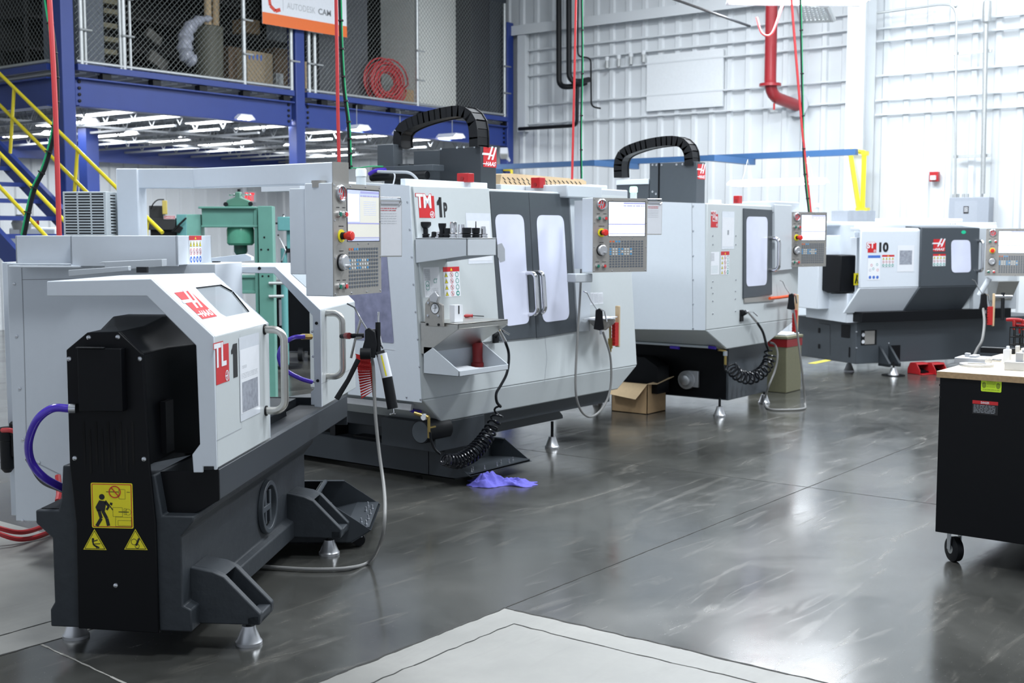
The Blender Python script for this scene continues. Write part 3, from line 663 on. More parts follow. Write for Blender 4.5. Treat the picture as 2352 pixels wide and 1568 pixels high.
# control cabinet at the back with tray-shaped top cover
b = MB(); b.box((1.22,.02,.21),(1.62,1.045,1.46), white); b.box((1.45,1.02,.18),(2.1,1.19,1.46), white); lt('control_cabinet', b, .004)
F3 = Face(T.w((1.22,0,0)), T.w((0,-1,0))-T.w((0,0,0)), (0,0,1)); d = Decal(F3, .0015)
for P in ([(50,612),(56,800),(62,1052)],[(50,642),(200,640)],[(62,1052),(140,1090)]): d.pl([F3.at(*p) for p in P], .003, gy)
d.build('cabinet_seam', TL)
studs(F3, [F3.at(*p) for p in ((33,652),(39,772),(46,892),(53,1009),(90,1062),(52,1195))], r=.008).build('screws', TL)
xt = 1.10; zt1 = T.X(22,541,xt).z; zt0 = 1.455; yl_ = T.X(22,541,xt).y; yc_ = T.X(160,541,xt).y; yr_ = T.X(407,537,xt).y
b = MB(); b.box((1.32,yl_-.01,zt0+.01),(1.34,yc_+.1,zt1), white) if False else None
b.box((xt,yr_,zt0-.005),(xt+.012,yc_,zt1), white)                   # long front wall
b.box((xt+.05,yc_-.01,zt0),(xt+.062,yl_,zt1-.0), white)              # recessed left wall
b.box((xt,yc_-.012,zt0),(xt+.4,yc_,zt1), white)
b.box((xt,yr_,zt0),(xt+.46,yr_+.012,zt1), white)                     # label end wall
b.box((xt+.05,yl_-.012,zt0),(xt+.46,yl_,zt1), white); b.box((xt+.45,yr_,zt0),(xt+.46,yl_,zt1), white)
b.box((xt+.012,yr_+.01,zt0),(xt+.46,yl_,zt0+.008), lgrey)
b.box((xt-.02,yc_-.05,zt0-.012),(xt+.3,yl_,zt0-.002), white)
lt('top_cover_tray', b, .003)
FL = Face(T.w((xt,yr_,zt0)), T.w((1,0,0))-T.w((0,0,0)), (0,0,1))
u0, v0 = FL.at(435,605); u1, v1 = FL.at(462,541); d = Decal(FL); warn(d, u0, v0, u1-u0, v1-v0, 3, 4, ['t','r','b']); d.build('warning_label', TL)
b = MB()
p0 = T.Y(157,630,.30); b.box((.72,.02,1.372),(.76,.46,1.40), white) if False else None
q = [T.X(157,620,.80), T.X(157,635,.80), T.X(295,622,.80), T.X(295,611,.80)]; b.ext(q, (.03,0,0), lgrey)
q = [T.X(225,604,.95), T.X(240,604,.95), T.X(240,622,.95), T.X(300,618,.95), T.X(372,612,.95), T.X(372,595,.95), T.X(235,601,.95)]; b.ext(q, (.06,0,0), lgrey)
lt('cover_slide_rail', b, .002)
b = MB(); q = [T.X(313,613,.75), T.X(337,613,.75), T.X(337,626,.75), T.X(313,626,.75)]; b.ext(q, (.02,0,0), mblack); lt('slide_stop', b)
b = MB(); q = [T.X(450,596,1.9), T.X(563,583,1.9), T.X(577,590,1.9), T.X(577,598,1.9), T.X(450,610,1.9)]; b.ext(q, (.05,0,0), white); lt('cover_slide_rail', b, .002)
b = MB(); q = [T.X(487,600,1.5), T.X(502,600,1.5), T.X(502,609,1.5), T.X(487,609,1.5)]; b.ext(q, (.03,0,0), mblack); lt('slide_stop', b)
# grille box and swing arm
b = MB(); b.box((1.66,.735,1.46),(2.0,.965,1.815), gal if False else pgrey); lt('resistor_box', b, .003)
FR = Face(T.w((1.66,.965,1.46)), T.w((0,-1,0))-T.w((0,0,0)), (0,0,1)); d = Decal(FR)
for i in range(24):
    for j in range(3): d.rect(.012+j*.071, .012+i*.0142, .012+j*.071+.062, .012+i*.0142+.0065, mblack)
d.build('grille_slots', TL)
FR2 = Face(T.w((1.66,.735,1.46)), T.w((1,0,0))-T.w((0,0,0)), (0,0,1)); d = Decal(FR2)
for i in range(20): d.rect(.05,.03+i*.016,.11,.036+i*.016,mblack)
for i in range(3):
    for j in range(5): d.rect(.2+j*.02,.03+i*.11,.214+j*.02,.11+i*.11,paper if j % 2 else gy)
d.build('grille_slots', TL)
b = MB(); b.box((1.74,.60,1.42),(1.86,.715,1.935), white); lt('arm_post', b, .006)
b = MB()
def beam(b, p, q, w_, h_, m):
    p, q = V(p), V(q); d = (q-p).normalized(); s_ = V((-d.y,d.x,0))*w_/2; z = V((0,0,h_/2)); b.loft([[p+s_+z,p-s_+z,p-s_-z,p+s_-z],[q+s_+z,q-s_+z,q-s_-z,q+s_-z]], m)
b2_ = V((1.82,.29,1.885)); b3 = V((1.27,-.57,1.882))
beam(b, (1.80,.70,1.885), b2_, .10, .10, white); beam(b, b2_+V((.01,.03,0)), b3, .10, .10, white); lt('swing_arm', b, .006)
dd = (b3-b2_).normalized(); b = MB(); beam(b, b3, b3+dd*.004, .102, .102, panelst); lt('arm_end_cap', b)
# ================================================================ operator pendants (shared design)
scr_w = mat('screen_white', (.80,.84,.92), .4, emit=.55, var=0); scr_c = mat('screen_cream', (.68,.67,.60), .4, emit=.25, var=0); scr_v = mat('screen_violet', (.35,.35,.62), .4, emit=.25, var=0)
scr_b = mat('screen_pale_blue', (.50,.55,.80), .4, emit=.3, var=0)
keyd = mat('dark_grey_key', (.10,.12,.15), .5); keyb = mat('blue_key', (.06,.30,.60), .5); keyo = mat('orange_key', (.60,.13,.05), .5); keyw = mat('white_key', (.6,.62,.62), .5)
btn_g = mat('green_button', (.005,.16,.10), .25); btn_r = mat('red_button', (.65,.04,.04), .25); estop_r = mat('emergency_red_knob', (.72,.03,.02), .3)
lamp_w = mat('white_beacon_lens', (.85,.88,.88), .3); lamp_g = mat('green_beacon_lens', (.35,1,.70), .3, emit=6, var=0)
def pendant(par, O, deg, w_=.44, h_=.52, dp=.14, style='light', beacon=None, body=None, sidew=None):
    a = math.radians(deg); F = Face(O, (math.cos(a),math.sin(a),0), (0,0,1)); X_ = lambda u, v, d=0: F.w(u*w_, (1-v)*h_, d)
    b = MB(); R = Matrix((F.U,F.W,F.N)).transposed(); b.obox(F.w(w_/2,h_/2,-dp/2), (w_/2,h_/2,dp/2), R, body or white); pn = b.build('control_pendant', par, bevel=.004)
    b = MB(); b.obox(F.w(w_/2,h_/2,.002), (w_/2,h_/2,.003), R, panelst); b.build('faceplate', pn)
    FF = Face(F.w(0,0,.005), F.U, F.W)
    d = Decal(FF); P = lambda u, v: (u*w_, (1-v)*h_)
    (x0,y0),(x1,y1) = P(.28,.512),P(.955,.052); d.rect(x0-.004,y0-.003,x1+.006,y1+.005, mblack)
    wd, hh = x1-x0, y1-y0; d.rect(x0,y0,x1,y1, scr_w if style == 'light' else scr_b, 1)
    if style == 'cream': d.rect(x0,y0+.38*hh,x0+.36*wd,y1-.08*hh,scr_w,2); d.rect(x0+.38*wd,y0+.05*hh,x1,y1-.12*hh,scr_c,2); d.rect(x0,y0+.05*hh,x0+.38*wd,y0+.34*hh,scr_c,2)
    for v in (.945,): d.rect(x0+.4*wd,y0+v*hh,x1,y0+(v+.04)*hh,scr_v,3)
    d.scribble(x0+.4*wd,y0+.87*hh,x1,y0+.91*hh,1,scr_v,3,.7); d.rect(x0,y0+.335*hh,x1,y0+.36*hh,scr_v,3); d.rect(x0,y0+.06*hh,x1,y0+.075*hh,scr_v,3)
    d.scribble(x0+.5*wd,y0+.5*hh,x0+.9*wd,y0+.8*hh,8,scr_b,3,.25)
    d.build('screen', pn)
    d = Decal(FF); (kx0,ky0) = P(.30,.94); (kx1,ky1) = P(.93,.575); KW, KH = kx1-kx0, ky1-ky0
    def key(i, j, x, y, m): d.rect(kx0+x*KW, ky1-y*KH-.055*KH, kx0+x*KW+.055*KW, ky1-y*KH, m, 1)
    for g, xs in enumerate(([0,.085,.17,.255],[.345,.43,.515,.60],[.68],[.765,.85,.935])):
        for r in range(11):
            y = .0+r*.093
            for j, x in enumerate(xs):
                m = keyd
                if g == 0 and r == 0: m = keyo if j < 2 else keyb
                if g == 0 and r in (3,4,5): m = keyb if j in (0,3) else keyw
                if g == 1 and r in (3,4,5): m = keyb if (j in (0,3) and r != 4) else keyw
                key(r, j, x, y, m)
    d.build('keypad', pn)
    dd_ = Decal(FF); (u, v) = P(.15,.09); emblem(dd_, u, v, .036, btn_r, zinc, 0); dd_.build('emblem', pn)
    b = MB(); b.lathe([(.040,0),(.040,.012),(.034,.016),(.034,.002)], FF.w(u,v,-.004), zinc, ax=F.N, n=24, ring=True); b.build('emblem_bezel', pn)
    d = Decal(FF)
    for (u, v, l) in ((.09,.215,.05),(.21,.215,.05),(.15,.38,.09),(.15,.60,.07),(.08,.86,.06),(.20,.86,.06)):
        c = P(u, v); d.scribble(c[0]-l*w_/2-.002, c[1]-.002, c[0]+l*w_/2+.002, c[1]+.003, 1, bk, 0, .8)
    d.build('button_legends', pn)
    for u, v, m in ((.095,.275,btn_g),(.215,.275,btn_r),(.08,.915,btn_g),(.20,.915,btn_r)):
        o_ = X_(u,v,.005); b = MB(); b.lathe([(.0155,0),(.0155,.012),(.011,.014)], o_, chrome, ax=F.N, n=18); b.lathe([(.0105,.0),(.0105,.017),(.0001,.018)], o_, m, ax=F.N, n=18); b.build('push_button', pn)
    o_ = X_(.15,.465,.005); b = MB(); b.lathe([(.030,0),(.030,.004),(.0001,.004)], o_, yl, ax=F.N, n=24); b.lathe([(.017,.004),(.017,.02)], o_, mblack, ax=F.N, n=18)
    b.lathe([(.013,.018),(.016,.03),(.022,.04),(.023,.055),(.019,.062),(.0001,.064)], o_, estop_r, ax=F.N, n=22); b.build('emergency_stop', pn)
    o_ = X_(.15,.70,.005); b = MB(); b.lathe([(.040,0),(.040,.006),(.0001,.006)], o_, mblack, ax=F.N, n=26); b.lathe([(.036,.004),(.036,.022),(.030,.027),(.0001,.027)], o_, alu, ax=F.N, n=26)
    b.lathe([(.007,.02),(.009,.040),(.0001,.043)], o_+F.U*.012-F.W*.018, alu, ax=F.N, n=12); b.build('handwheel', pn)
    pts = [(.02,.02),(.35,.02),(.67,.02),(.975,.02),(.02,.98),(.35,.98),(.67,.98),(.975,.98),(.02,.33),(.02,.66),(.985,.33),(.985,.66),(.5,.535),(.72,.535)]
    bb = MB()
    for u, v in pts: bb.lathe([(.005,0),(.004,.003),(.0001,.004)], X_(u,v,.005), zinc, ax=F.N, n=8)
    bb.build('faceplate_screws', pn)
    if beacon:
        o_ = F.w(w_*(.83 if beacon != 'left' else .45), h_, -dp*.4); b = MB(); b.lathe([(.024,0),(.024,.04),(.021,.045),(.0001,.045)], o_, pgrey, n=18); b.build('beacon_base', par)
        b = MB(); b.lathe([(.027,.045),(.027,.075),(.022,.084),(.0001,.085)], o_, lamp_g if beacon == 'on' else lamp_w, n=18); b.build('beacon_light', par)
    return F, pn
D0 = 5.64; pt = pD(766,681,D0)
PF, pn = pendant(TL, tuple(pt), 13.6, .435, .523, .15, 'cream', 'off')
b = MB(); b.obox(PF.w(-.022,.265,-.085), (.022,.262,.075), Matrix((PF.U,PF.W,PF.N)).transposed(), white) if False else None
R_ = Matrix((PF.U,PF.W,PF.N)).transposed(); b.obox(PF.w(.10,.30,-.195), (.085,.20,.05), R_, white); b.build('pendant_rear_box', TL, bevel=.003)
b = MB(); p = PF.w(.03,.523,-.09); b.cyl(p-V((0,0,.02)), p+V((0,0,.012)), .035, panelst, n=20); b.build('pendant_swivel', TL)
# clipboard hanging from the pendant side
def clipboard(label, O, U, W_, w_=.15, h_=.30, clip=True):
    F = Face(O, U, W_); t = thing('clipboard', label, 'clipboard', tuple(O)); b = MB(); R = Matrix((F.U,F.W,F.N)).transposed()
    b.obox(F.w(w_/2,-h_/2,-.005), (w_/2,h_/2,.003), R, steel); b.build('board', t)
    b = MB(); b.obox(F.w(w_/2,-h_/2-.006,.001), (w_/2-.004,h_/2-.012,.002), R, paper); b.build('paper_sheets', t)
    b = MB(); b.tube([F.w(0.01,.012,.006),F.w(w_-.01,.012,.006),F.w(w_-.004,-.01,.006),F.w(w_-.02,-.022,.01)], .004, zinc, 6); b.obox(F.w(w_*.5,-.012,.006), (w_*.35,.006,.004), R, chrome); b.build('clip', t)
    d = Decal(F, .004); d.scribble(.02,-.055,w_-.03,-.035,2,rd,1,.3); d.scribble(.02,-.12,w_-.03,-.06,5,gy,1,.12); d.build('form_print', t); return t
p = PF.w(.437,.455,-.02); clipboard('clipboard of papers hanging on the side of the nearest control pendant', p, (math.cos(math.radians(-25)),math.sin(math.radians(-25)),0), (.05,-.03,1), .135, .28)
# air drop hoses on the left lathe
def hose_t(label, pts, r, m, name='hose', cat='hose', k=8, group=None): return hose(name, pts, r, m, label, cat, k=k, group=group)
cx_ = [T.X(160,938,-.03), T.X(120,938,-.05), T.X(85,965,-.06), T.X(66,1015,-.03), T.X(72,1060,.02), T.X(100,1095,.06), T.X(140,1118,.14), T.X(150,1122,.24)]
P = [T.w(p) for p in cx_]; b = MB(); b.tube(smooth(P,8), .0155, purple, 14); b.build('coolant_hose', TL)
b = MB(); b.tube([P[0]+(P[0]-P[1]).normalized()*.02, P[0]-(P[0]-P[1]).normalized()*.004], .0185, zinc, 14); b.build('hose_clamp', TL)
P = [T.w(T.X(*q)) for q in ((62,1055,1.0),(95,1105,.8),(145,1128,.6))]; b = MB(); b.tube(smooth(P), .008, mblack, 8); b.build('black_cable', TL)
P = [T.w(T.X(*q)) for q in ((133,1092,1.1),(136,1130,1.05),(133,1150,1.0))]; b = MB(); b.tube(smooth(P), .014, rubber_red, 8); b.build('red_air_hose', TL)
P = [pZ(-60,1190,.16), pZ(0,1213,.10), pZ(50,1222,.06), pZ(100,1208,.05), pZ(150,1180,.06)]
hose_t('upper of two red hoses sagging under the left cabinet', P, .013, rubber_red)
P = [pZ(-60,1195,.13), pZ(0,1226,.06), pZ(50,1238,.02), pZ(105,1225,.02), pZ(170,1190,.02)]
hose_t('lower of two red hoses touching the floor under the left cabinet', P, .013, rubber_red)
# air filter regulator at the far left
t = thing('air_filter_regulator', 'black air filter regulator on the left end of the nearest lathe', 'air filter', tuple(T.w((1.36,1.18,.6))))
for k_, (q, y0, y1, rr) in enumerate(((14,985,1075,.032),(36,972,1045,.027))):
    a_ = T.w(T.X(q,y0,1.40)); c_ = T.w(T.X(q,y1,1.40)); b = MB(); b.lathe([(rr*.5,-(a_.z-c_.z)-.02),(rr,-(a_.z-c_.z)),(rr,-.06),(rr*1.15,-.055),(rr*1.15,0),(rr*.8,.01),(.0001,.01)], a_, mblack, n=16); b.build('filter_bowl', t)
a_ = T.w(T.X(-6,990,1.40)); c_ = T.w(T.X(44,990,1.42)); b = MB(); b.cyl(a_, c_, .02, mblack); b.build('manifold', t)
P = [T.w(T.X(*q)) for q in ((5,988,1.36),(25,988,1.34),(44,996,1.36))]; b = MB(); b.tube(smooth(P), .012, rubber_red, 8); b.build('red_tube', t)
# purple hose looping behind the near handle
P = [T.w(T.X(*q)) for q in ((700,773,1.45),(672,776,1.42),(648,795,1.40),(641,822,1.40),(654,848,1.42),(688,868,1.46),(716,877,1.52))]
b = MB(); b.tube(smooth(P), .011, purple, 10); b.build('coolant_hose', TL)
a_ = T.w(T.X(693,773,1.45)); c_ = T.w(T.X(714,773,1.5)); b = MB(); b.cyl(a_, c_, .015, brass, n=8); b.build('brass_fitting', TL)
# ================================================================ shared machine builders
lit = mat('lit_machine_window', (.58,.61,.74), .15, emit=.16, var=.28, scale=2.2)  # pane glows by itself, standing for lamps inside the machine
tint = mat('cloudy_polycarbonate', (.26,.27,.40), .15, var=.5, scale=14)
def plate(F, pxs, d0, d1, m, name, par, bevel=0):
    P = [F.at(*p) for p in pxs]; b = MB(); b.ext([F.w(*p, d0) for p in P], F.N*(d1-d0), m); return b.build(name, par, bevel=bevel)
def rnd(P, k=.16):
    """round the corners of a quad given as face coordinates"""
    o = []; n = len(P)
    for i in range(n):
        a, c, e = V((*P[i-1],0)), V((*P[i],0)), V((*P[(i+1)%n],0)); r = min((a-c).length, (e-c).length)*k
        u = (a-c).normalized()*r; w_ = (e-c).normalized()*r
        for j in range(6): t = j/5; q = (c+u)*(1-t)**2+c*2*t*(1-t)+(c+w_)*t*t; o.append((q.x,q.y))
    return o
def window(F, pxs, par, m, name='window', d=.014, k=.2):
    dd = Decal(F, d); dd.poly(rnd([F.at(*p) for p in pxs], k), m); return dd.build(name, par)
def chain(par, path, wdt, th, m=mblack):
    """drag chain made of overlapping links along a path"""
    P = smooth(path, 10); L = [0]
    for a, c in zip(P, P[1:]): L.append(L[-1]+(c-a).length)
    n = int(L[-1]/.052); b = MB(); side = V((1,0,0))
    def at(s):
        for i in range(len(P)-1):
            if L[i+1] >= s: t = (s-L[i])/max(1e-6, L[i+1]-L[i]); return P[i].lerp(P[i+1], t)
        return P[-1]
    for i in range(n):
        a, c = at(i*L[-1]/n), at((i+1)*L[-1]/n); d = (c-a).normalized(); nn = d.cross(side).normalized(); R = Matrix((side,d,nn)).transposed()
        b.obox((a+c)/2, (wdt/2-.008,(c-a).length/2,th/2-.006), R, m)
        for s in (-1,1): b.obox((a+c)/2+side*s*(wdt/2-.004)+d*.006, (.005,(c-a).length/2+.006,th/2), R, m)
    return b.build('cable_chain', par)
def coil(pts, r, tr, turns, m, name, par=None, grow=None, pw=.7):
    P = smooth(pts, 24); n = turns*14; o = []; up = None
    for i in range(n+1):
        f = (i/n)**pw*(len(P)-1); k = min(int(f), len(P)-2); p = P[k].lerp(P[k+1], f-k); t = (P[k+1]-P[k]).normalized()
        if up is None: up = t.orthogonal().normalized()
        up = (up-t*up.dot(t)).normalized(); sd = t.cross(up); a = 2*math.pi*i/14; q = r*(grow(i/n) if grow else 1)
        o.append(p+(up*math.cos(a)+sd*math.sin(a))*q)
    b = MB(); b.tube(o, tr, m, 7); return b.build(name, par, loc=None if par else tuple(P[0]))
def air_gun(label, c, s=1.0, flip=1, U=None):
    """black blow gun hanging nozzle-up, with a long thin nozzle tube; U = sideways direction of nozzle"""
    c = V(c); U = V(U or (RT[0],RT[1],0)); t = thing('air_gun', label, 'air gun', tuple(c)); z = V((0,0,1)); Nn = U.cross(z)
    b = MB(); b.ext([c+U*a*s+z*e*s-Nn*.016*s for a, e in ((-.020,.06),(.010,.075),(.032,.05),(.036,-.02),(.045,-.085),(.010,-.095),(-.035,-.085),(-.024,-.02))], Nn*.032*s, mblack); b.build('body', t, bevel=.004)
    b = MB(); b.tube([c+z*.05*s, c-U*flip*.055*s+z*.13*s, c-U*flip*.085*s+z*.19*s, c-U*flip*.115*s+z*.205*s], .0045, chrome, 8); b.build('nozzle_tube', t)
    b = MB(); b.tube([c+U*.01*s+z*.07*s, c+U*.05*s+z*.05*s, c+U*.065*s-z*.03*s], .006, chrome, 6); b.build('trigger', t)
    b = MB(); b.cyl(c+U*.02*s-z*.09*s, c+U*.022*s-z*.125*s, .010*s, zinc); b.build('hose_fitting', t); return t
def brush(label, top, L, U, tilt=0):
    """wooden bench brush with red bristles hanging handle up"""
    top = V(top); U = V(U); z = V((0,0,-1)).lerp(U, tilt).normalized(); Nn = U.cross(z).normalized(); S = z.cross(Nn).normalized()
    if S.dot(U) < 0: S = -S
    t = thing('bench_brush', label, 'brush', tuple(top)); R = Matrix((S,z,Nn)).transposed()
    b = MB(); b.obox(top+z*L*.5, (.010,L*.5,.018), R, cardl); b.build('wooden_handle', t, bevel=.005)
    b = MB()
    for i in range(14): b.obox(top+z*L*(.42+.04*i)-S*(.030+.004*(i%2)), (.026,L*.019,.015), R, bristle)
    b.build('bristles', t); return t
def coolant_tank(name, label, Fm, L0, L1, W0, W1, H, nose, zn, rim=.03, wheels=()):
    """open steel tank with pointed nose; local x across, y along (nose towards -y)"""
    t = thing(name, label, 'coolant tank', (Fm.o[0],Fm.o[1],0), Fm.a); z0 = .035
    pr = [(L0,z0),(L0-nose,zn),(L0+.10,H),(L1,H),(L1,z0)]
    for x in (W0, W1-.006):
        b = MB(); b.prof(pr, 'x', x, x+.006, dgrey); b.build('side_panel', t, world=False)
    b = MB(); b.box((W0,L0,z0),(W1,L1,z0+.006), black); b.box((W0,L0+.22,z0),(W1,L0+.226,H), dgrey); b.box((W0,L1-.006,z0),(W1,L1,H), dgrey)
    b.ext([(W0,L0-nose,zn),(W1,L0-nose,zn),(W1,L0+.01,z0),(W0,L0+.01,z0)], (0,0,.004), dgrey); b.build('tank_shell', t, world=False)
    b = MB(); b.box((W0+.006,L0-nose+.01,zn+.01),(W1-.006,L0+.03,zn+.016), dgrey); b.ext([(W0+.006,L0+.03,zn+.01),(W1-.006,L0+.03,zn+.01),(W1-.006,L0+.22,z0+.03),(W0+.006,L0+.22,z0+.03)], (0,0,.005), dgrey); b.build('bolt_flange', t, world=False)
    for x in (W0, W1-rim): b = MB(); b.box((x,L0+.10,H),(x+rim,L1,H+.004), dgrey); b.build('rim', t, world=False)
    for k in range(7):
        x = W0+.05+(W1-W0-.1)*((k*.618)%1); y = L0-nose+.03+.03*(k%2); b = MB(); b.lathe([(.008,0),(.008,.007),(.0045,.008),(.0045,.026),(.0001,.027)], (x,y,zn+.016), zinc, n=8); b.build('bolt', t, world=False)
    for x, y in wheels:
        b = MB(); b.cyl((x-.012,y,.034),(x+.012,y,.034), .033, mblack, n=16); b.box((x-.02,y-.02,.05),(x+.02,y+.02,.075), zinc); b.build('caster', t, world=False)
    return t
# ================================================================ double-door mill mill
TX0, TX1 = 5.65, 8.19
TYB = pX(708,600,TX0).y
TM = thing('cnc_mill', 'larger light grey mill with two dark doors and a shelf of tool holders', 'milling machine', (6.9,5.6,0))
FM_ = Face((TX0,5.0,.57), (1,0,0), (0,.1,1.33)); FMS = Face((TX0,7.0,.57), (0,-1,0), (0,0,1)); Yf = lambda z: 5.0+(z-.57)*.1/1.33
b = MB(); b.prof([(5.0,.57),(5.1,1.9),(TYB,1.9),(TYB,.57)], 'x', TX0, TX1, pgrey)
b.loft([[(5.87,5.04,.40),(7.97,5.04,.40),(7.97,TYB-.1,.40),(5.87,TYB-.1,.40)],[(TX0,5.0,.57),(TX1,5.0,.57),(TX1,TYB,.57),(TX0,TYB,.57)]], pgrey); b.build('enclosure', TM, bevel=.008)
plate(FMS, ((941,426),(820,419),(800,905),(969,924)), 0, .004, white, 'side_panel', TM)
studs(Face((TX0-.004,7.0,.57),(0,-1,0),(0,0,1)), [Face((TX0-.004,7.0,.57),(0,-1,0),(0,0,1)).at(*p) for p in ((936,464),(941,527),(946,590),(950,653),(955,716),(960,779),(964,842),(966,917),(934,912))]).build('panel_screws', TM)
window(FMS, ((800,548),(887,549),(906,788),(800,778)), TM, tint, 'side_window', .006, .03)
d = Decal(FMS, .006); d.pl([FMS.at(*p) for p in ((880,800),(908,803))], .004, wt); d.build('side_seam', TM)
b = MB(); q = [pX(*p, TX0+.02) for p in ((790,912),(945,928),(943,943),(790,925))]; b.ext(q, (.02,0,0), alu); b.build('drip_rail', TM)
for nm, P, wn in (('left_door', ((1123,439),(1211,442),(1229,775),(1144,783)), ((1132,492),(1199,493),(1213,742),(1156,750))), ('right_door', ((1212,442),(1302,446),(1322,761),(1230,776)), ((1228,494),(1291,495),(1305,733),(1243,741)))):
    dr = plate(FM_, P, 0, .012, dgrey2, 'door', TM, .003); lab(dr, nm.replace('_',' ')+' with a tall lit window'); window(FM_, wn, dr, lit)
Fh = Face(FM_.w(0,0,.012), FM_.U, FM_.W)
for q0, q1 in (((1214,722),(1211,627)),((1232,718),(1228,625))):
    u0, v0 = Fh.at(*q0); u1, v1 = Fh.at(*q1); uhandle('door_handle', Fh, (u0+u1)/2, v0, v1, .075, .016, TM, m=chrome)
d = Decal(Fh, .003); u, v = Fh.at(1149,582); d.poly([(u-.03,v+.06),(u+.02,v+.07),(u+.05,v+.03),(u+.045,v-.05),(u-.01,v-.06),(u-.035,v-.02)], gy); d.build('vise_seen_through_window', TM)
plate(FM_, ((1303,446),(1333,447),(1352,640),(1350,760),(1323,762)), 0, .02, lgrey, 'door_post', TM, .003)
plate(FM_, ((945,428),(1119,433),(1141,738),(1136,783),(975,800)), 0, .016, pgrey, 'left_front_panel', TM, .003)
d = Decal(FM_, .0015); d.pl([FM_.at(*p) for p in ((1251,770),(1256,822),(1250,880))], .003, gy); d.build('panel_seam', TM)
b = MB(); z = 1.9; 
q0, q1 = pY(1303,455,5.02), pY(1383,455,5.02); b.box((q0.x,5.02,1.86),(q1.x,5.4,1.955), lgrey); b.build('top_control_box', TM, bevel=.01)
q0, q1 = pY(1380,455,5.1), pY(1442,455,5.1); b = MB(); b.box((q0.x,5.1,1.86),(q1.x,5.5,1.94), lgrey); b.box((q0.x,5.2,1.9),(q0.x+.25,5.5,1.975), lgrey); b.build('top_junction_box', TM, bevel=.008)
b = MB(); q0 = pX(965,428,5.75); b.box((5.72,5.2,1.9),(6.55,5.24,1.945), white); b.box((5.66,5.9,1.9),(6.9,5.94,1.95), white); b.build('top_rail', TM, bevel=.003)
b = MB(); q = pX(845,418,6.2); b.box((5.9,6.35,1.9),(6.0,6.75,2.02), white); b.build('rear_electrical_box', TM)
# badge, labels
Fp = Face(FM_.w(0,0,.016), FM_.U, FM_.W); d = Decal(Fp)
a0, a1 = Fp.at(963,500), Fp.at(996,446); badge(d, a0[0]-.02, a0[1], a1[0]-a0[0]+.02, a1[1]-a0[1], 'TM')
u0, v0 = Fp.at(1003,499); u1, v1 = Fp.at(1014,453); d.rect(u1-.030, v0, u1-.004, v1, bk); d.poly([(u1-.050,v1-.05),(u1-.03,v1-.05),(u1-.012,v1),(u1-.02,v1),(u1-.050,v1-.03)], bk)
u0, v0 = Fp.at(1018,499); d.text('P', u0+.008, v0, .036, .095, bk, 1, bold=.04); d.build('model_badge', TM)
d = Decal(Fp); u0, v0 = Fp.at(976,683); u1, v1 = Fp.at(1008,613); d.rect(u0,v0,u1,v1, wt); d.scribble(u0+.005,v0+.55*(v1-v0),u0+.06,v1-.01,12,gy,1,.5); d.scribble(u0+.01,v0+.01,u1-.02,v0+.3*(v1-v0),7,gy,1,.2)
d.ring(u0+.03,v0+.45*(v1-v0),.018,.003,gn,2); d.ring(u0+.03,v0+.33*(v1-v0),.018,.003,gn,2); d.text('CT', u0+.6*(u1-u0), v0+.46*(v1-v0), .035, .028, gn, 2); d.build('lubrication_chart', TM)
d = Decal(Fp); u0, v0 = Fp.at(1021,682); u1, v1 = Fp.at(1054,612); warn(d, u0, v0, u1-u0, v1-v0, 4, 3, ['tro','tro','tro','trg']); d.build('warning_label', TM)
d = Decal(Fp); u0, v0 = Fp.at(1076,606); u1, v1 = Fp.at(1125,490); d.rect(u0,v0,u1,v1, sleeve); d.rect(u0+.01,v0+.02,u1-.01,v1-.05,paper,1); d.rect(u0+.03,v0+.05,u1-.03,v0+.14,gy,2); d.build('document_sleeve', TM)
# tool shelf, steel tray, paper bin fixed to the left front
def bracket_shelf(nm, x0, x1, y0, z, hb, hf, m, th=.008, par=TM):
    b = MB(); b.box((x0,y0,z-th),(x1,Yf(z)-.01,z), m); yb = Yf(z)-.012
    for x in (x0, x1-th): b.prof([(y0,z+.001),(yb,z+.001),(yb,z-hb),(y0,z-hf)], 'x', x, x+th, m)
    b.box((x0,y0,z-hf),(x1,y0+th,z+.001), m); return b.build(nm, par, bevel=.002)
sh1 = bracket_shelf('tool_holder_shelf', 5.66, 5.945, 4.65, 1.575, .155, .105, lgrey)
b = MB(); x0, x1, y0, z = 5.66, 6.155, 4.722, 1.058; yb = Yf(z)-.012
b.box((x0,y0,z-.008),(x1,yb,z), steel); b.box((x0,y0,z-.03),(x1,y0+.006,z), steel)
b.prof([(y0,z),(yb,z),(yb,z-.20),(yb-.03,z-.20),(y0,z-.035)], 'x', x0, x0+.008, steel)
b.ext([(x0,y0,z-.03),(x1,y0,z-.03),(x1,yb-.02,z-.19),(x0,yb-.02,z-.19)], (0,0,-.005), steel); b.build('steel_tray', TM, bevel=.002)
b = MB(); z = .765; y0 = 4.715; yb = Yf(z)-.012; x1 = 6.152; zt2 = pX(990,797,5.66).z
b.box((x0,y0,z-.03),(x1,yb,z-.024), lgrey)
for x in (x0, x1-.008): b.prof([(y0,z-.03),(y0,z+.005),(yb-.07,zt2),(yb,zt2),(yb,z-.03)], 'x', x, x+.008, lgrey)
b.box((x0,y0,z-.03),(x1,y0+.008,z+.005), lgrey); b.box((x0,yb-.004,z-.03),(x1,yb,zt2+.1), lgrey); b.build('literature_bin', TM, bevel=.002)
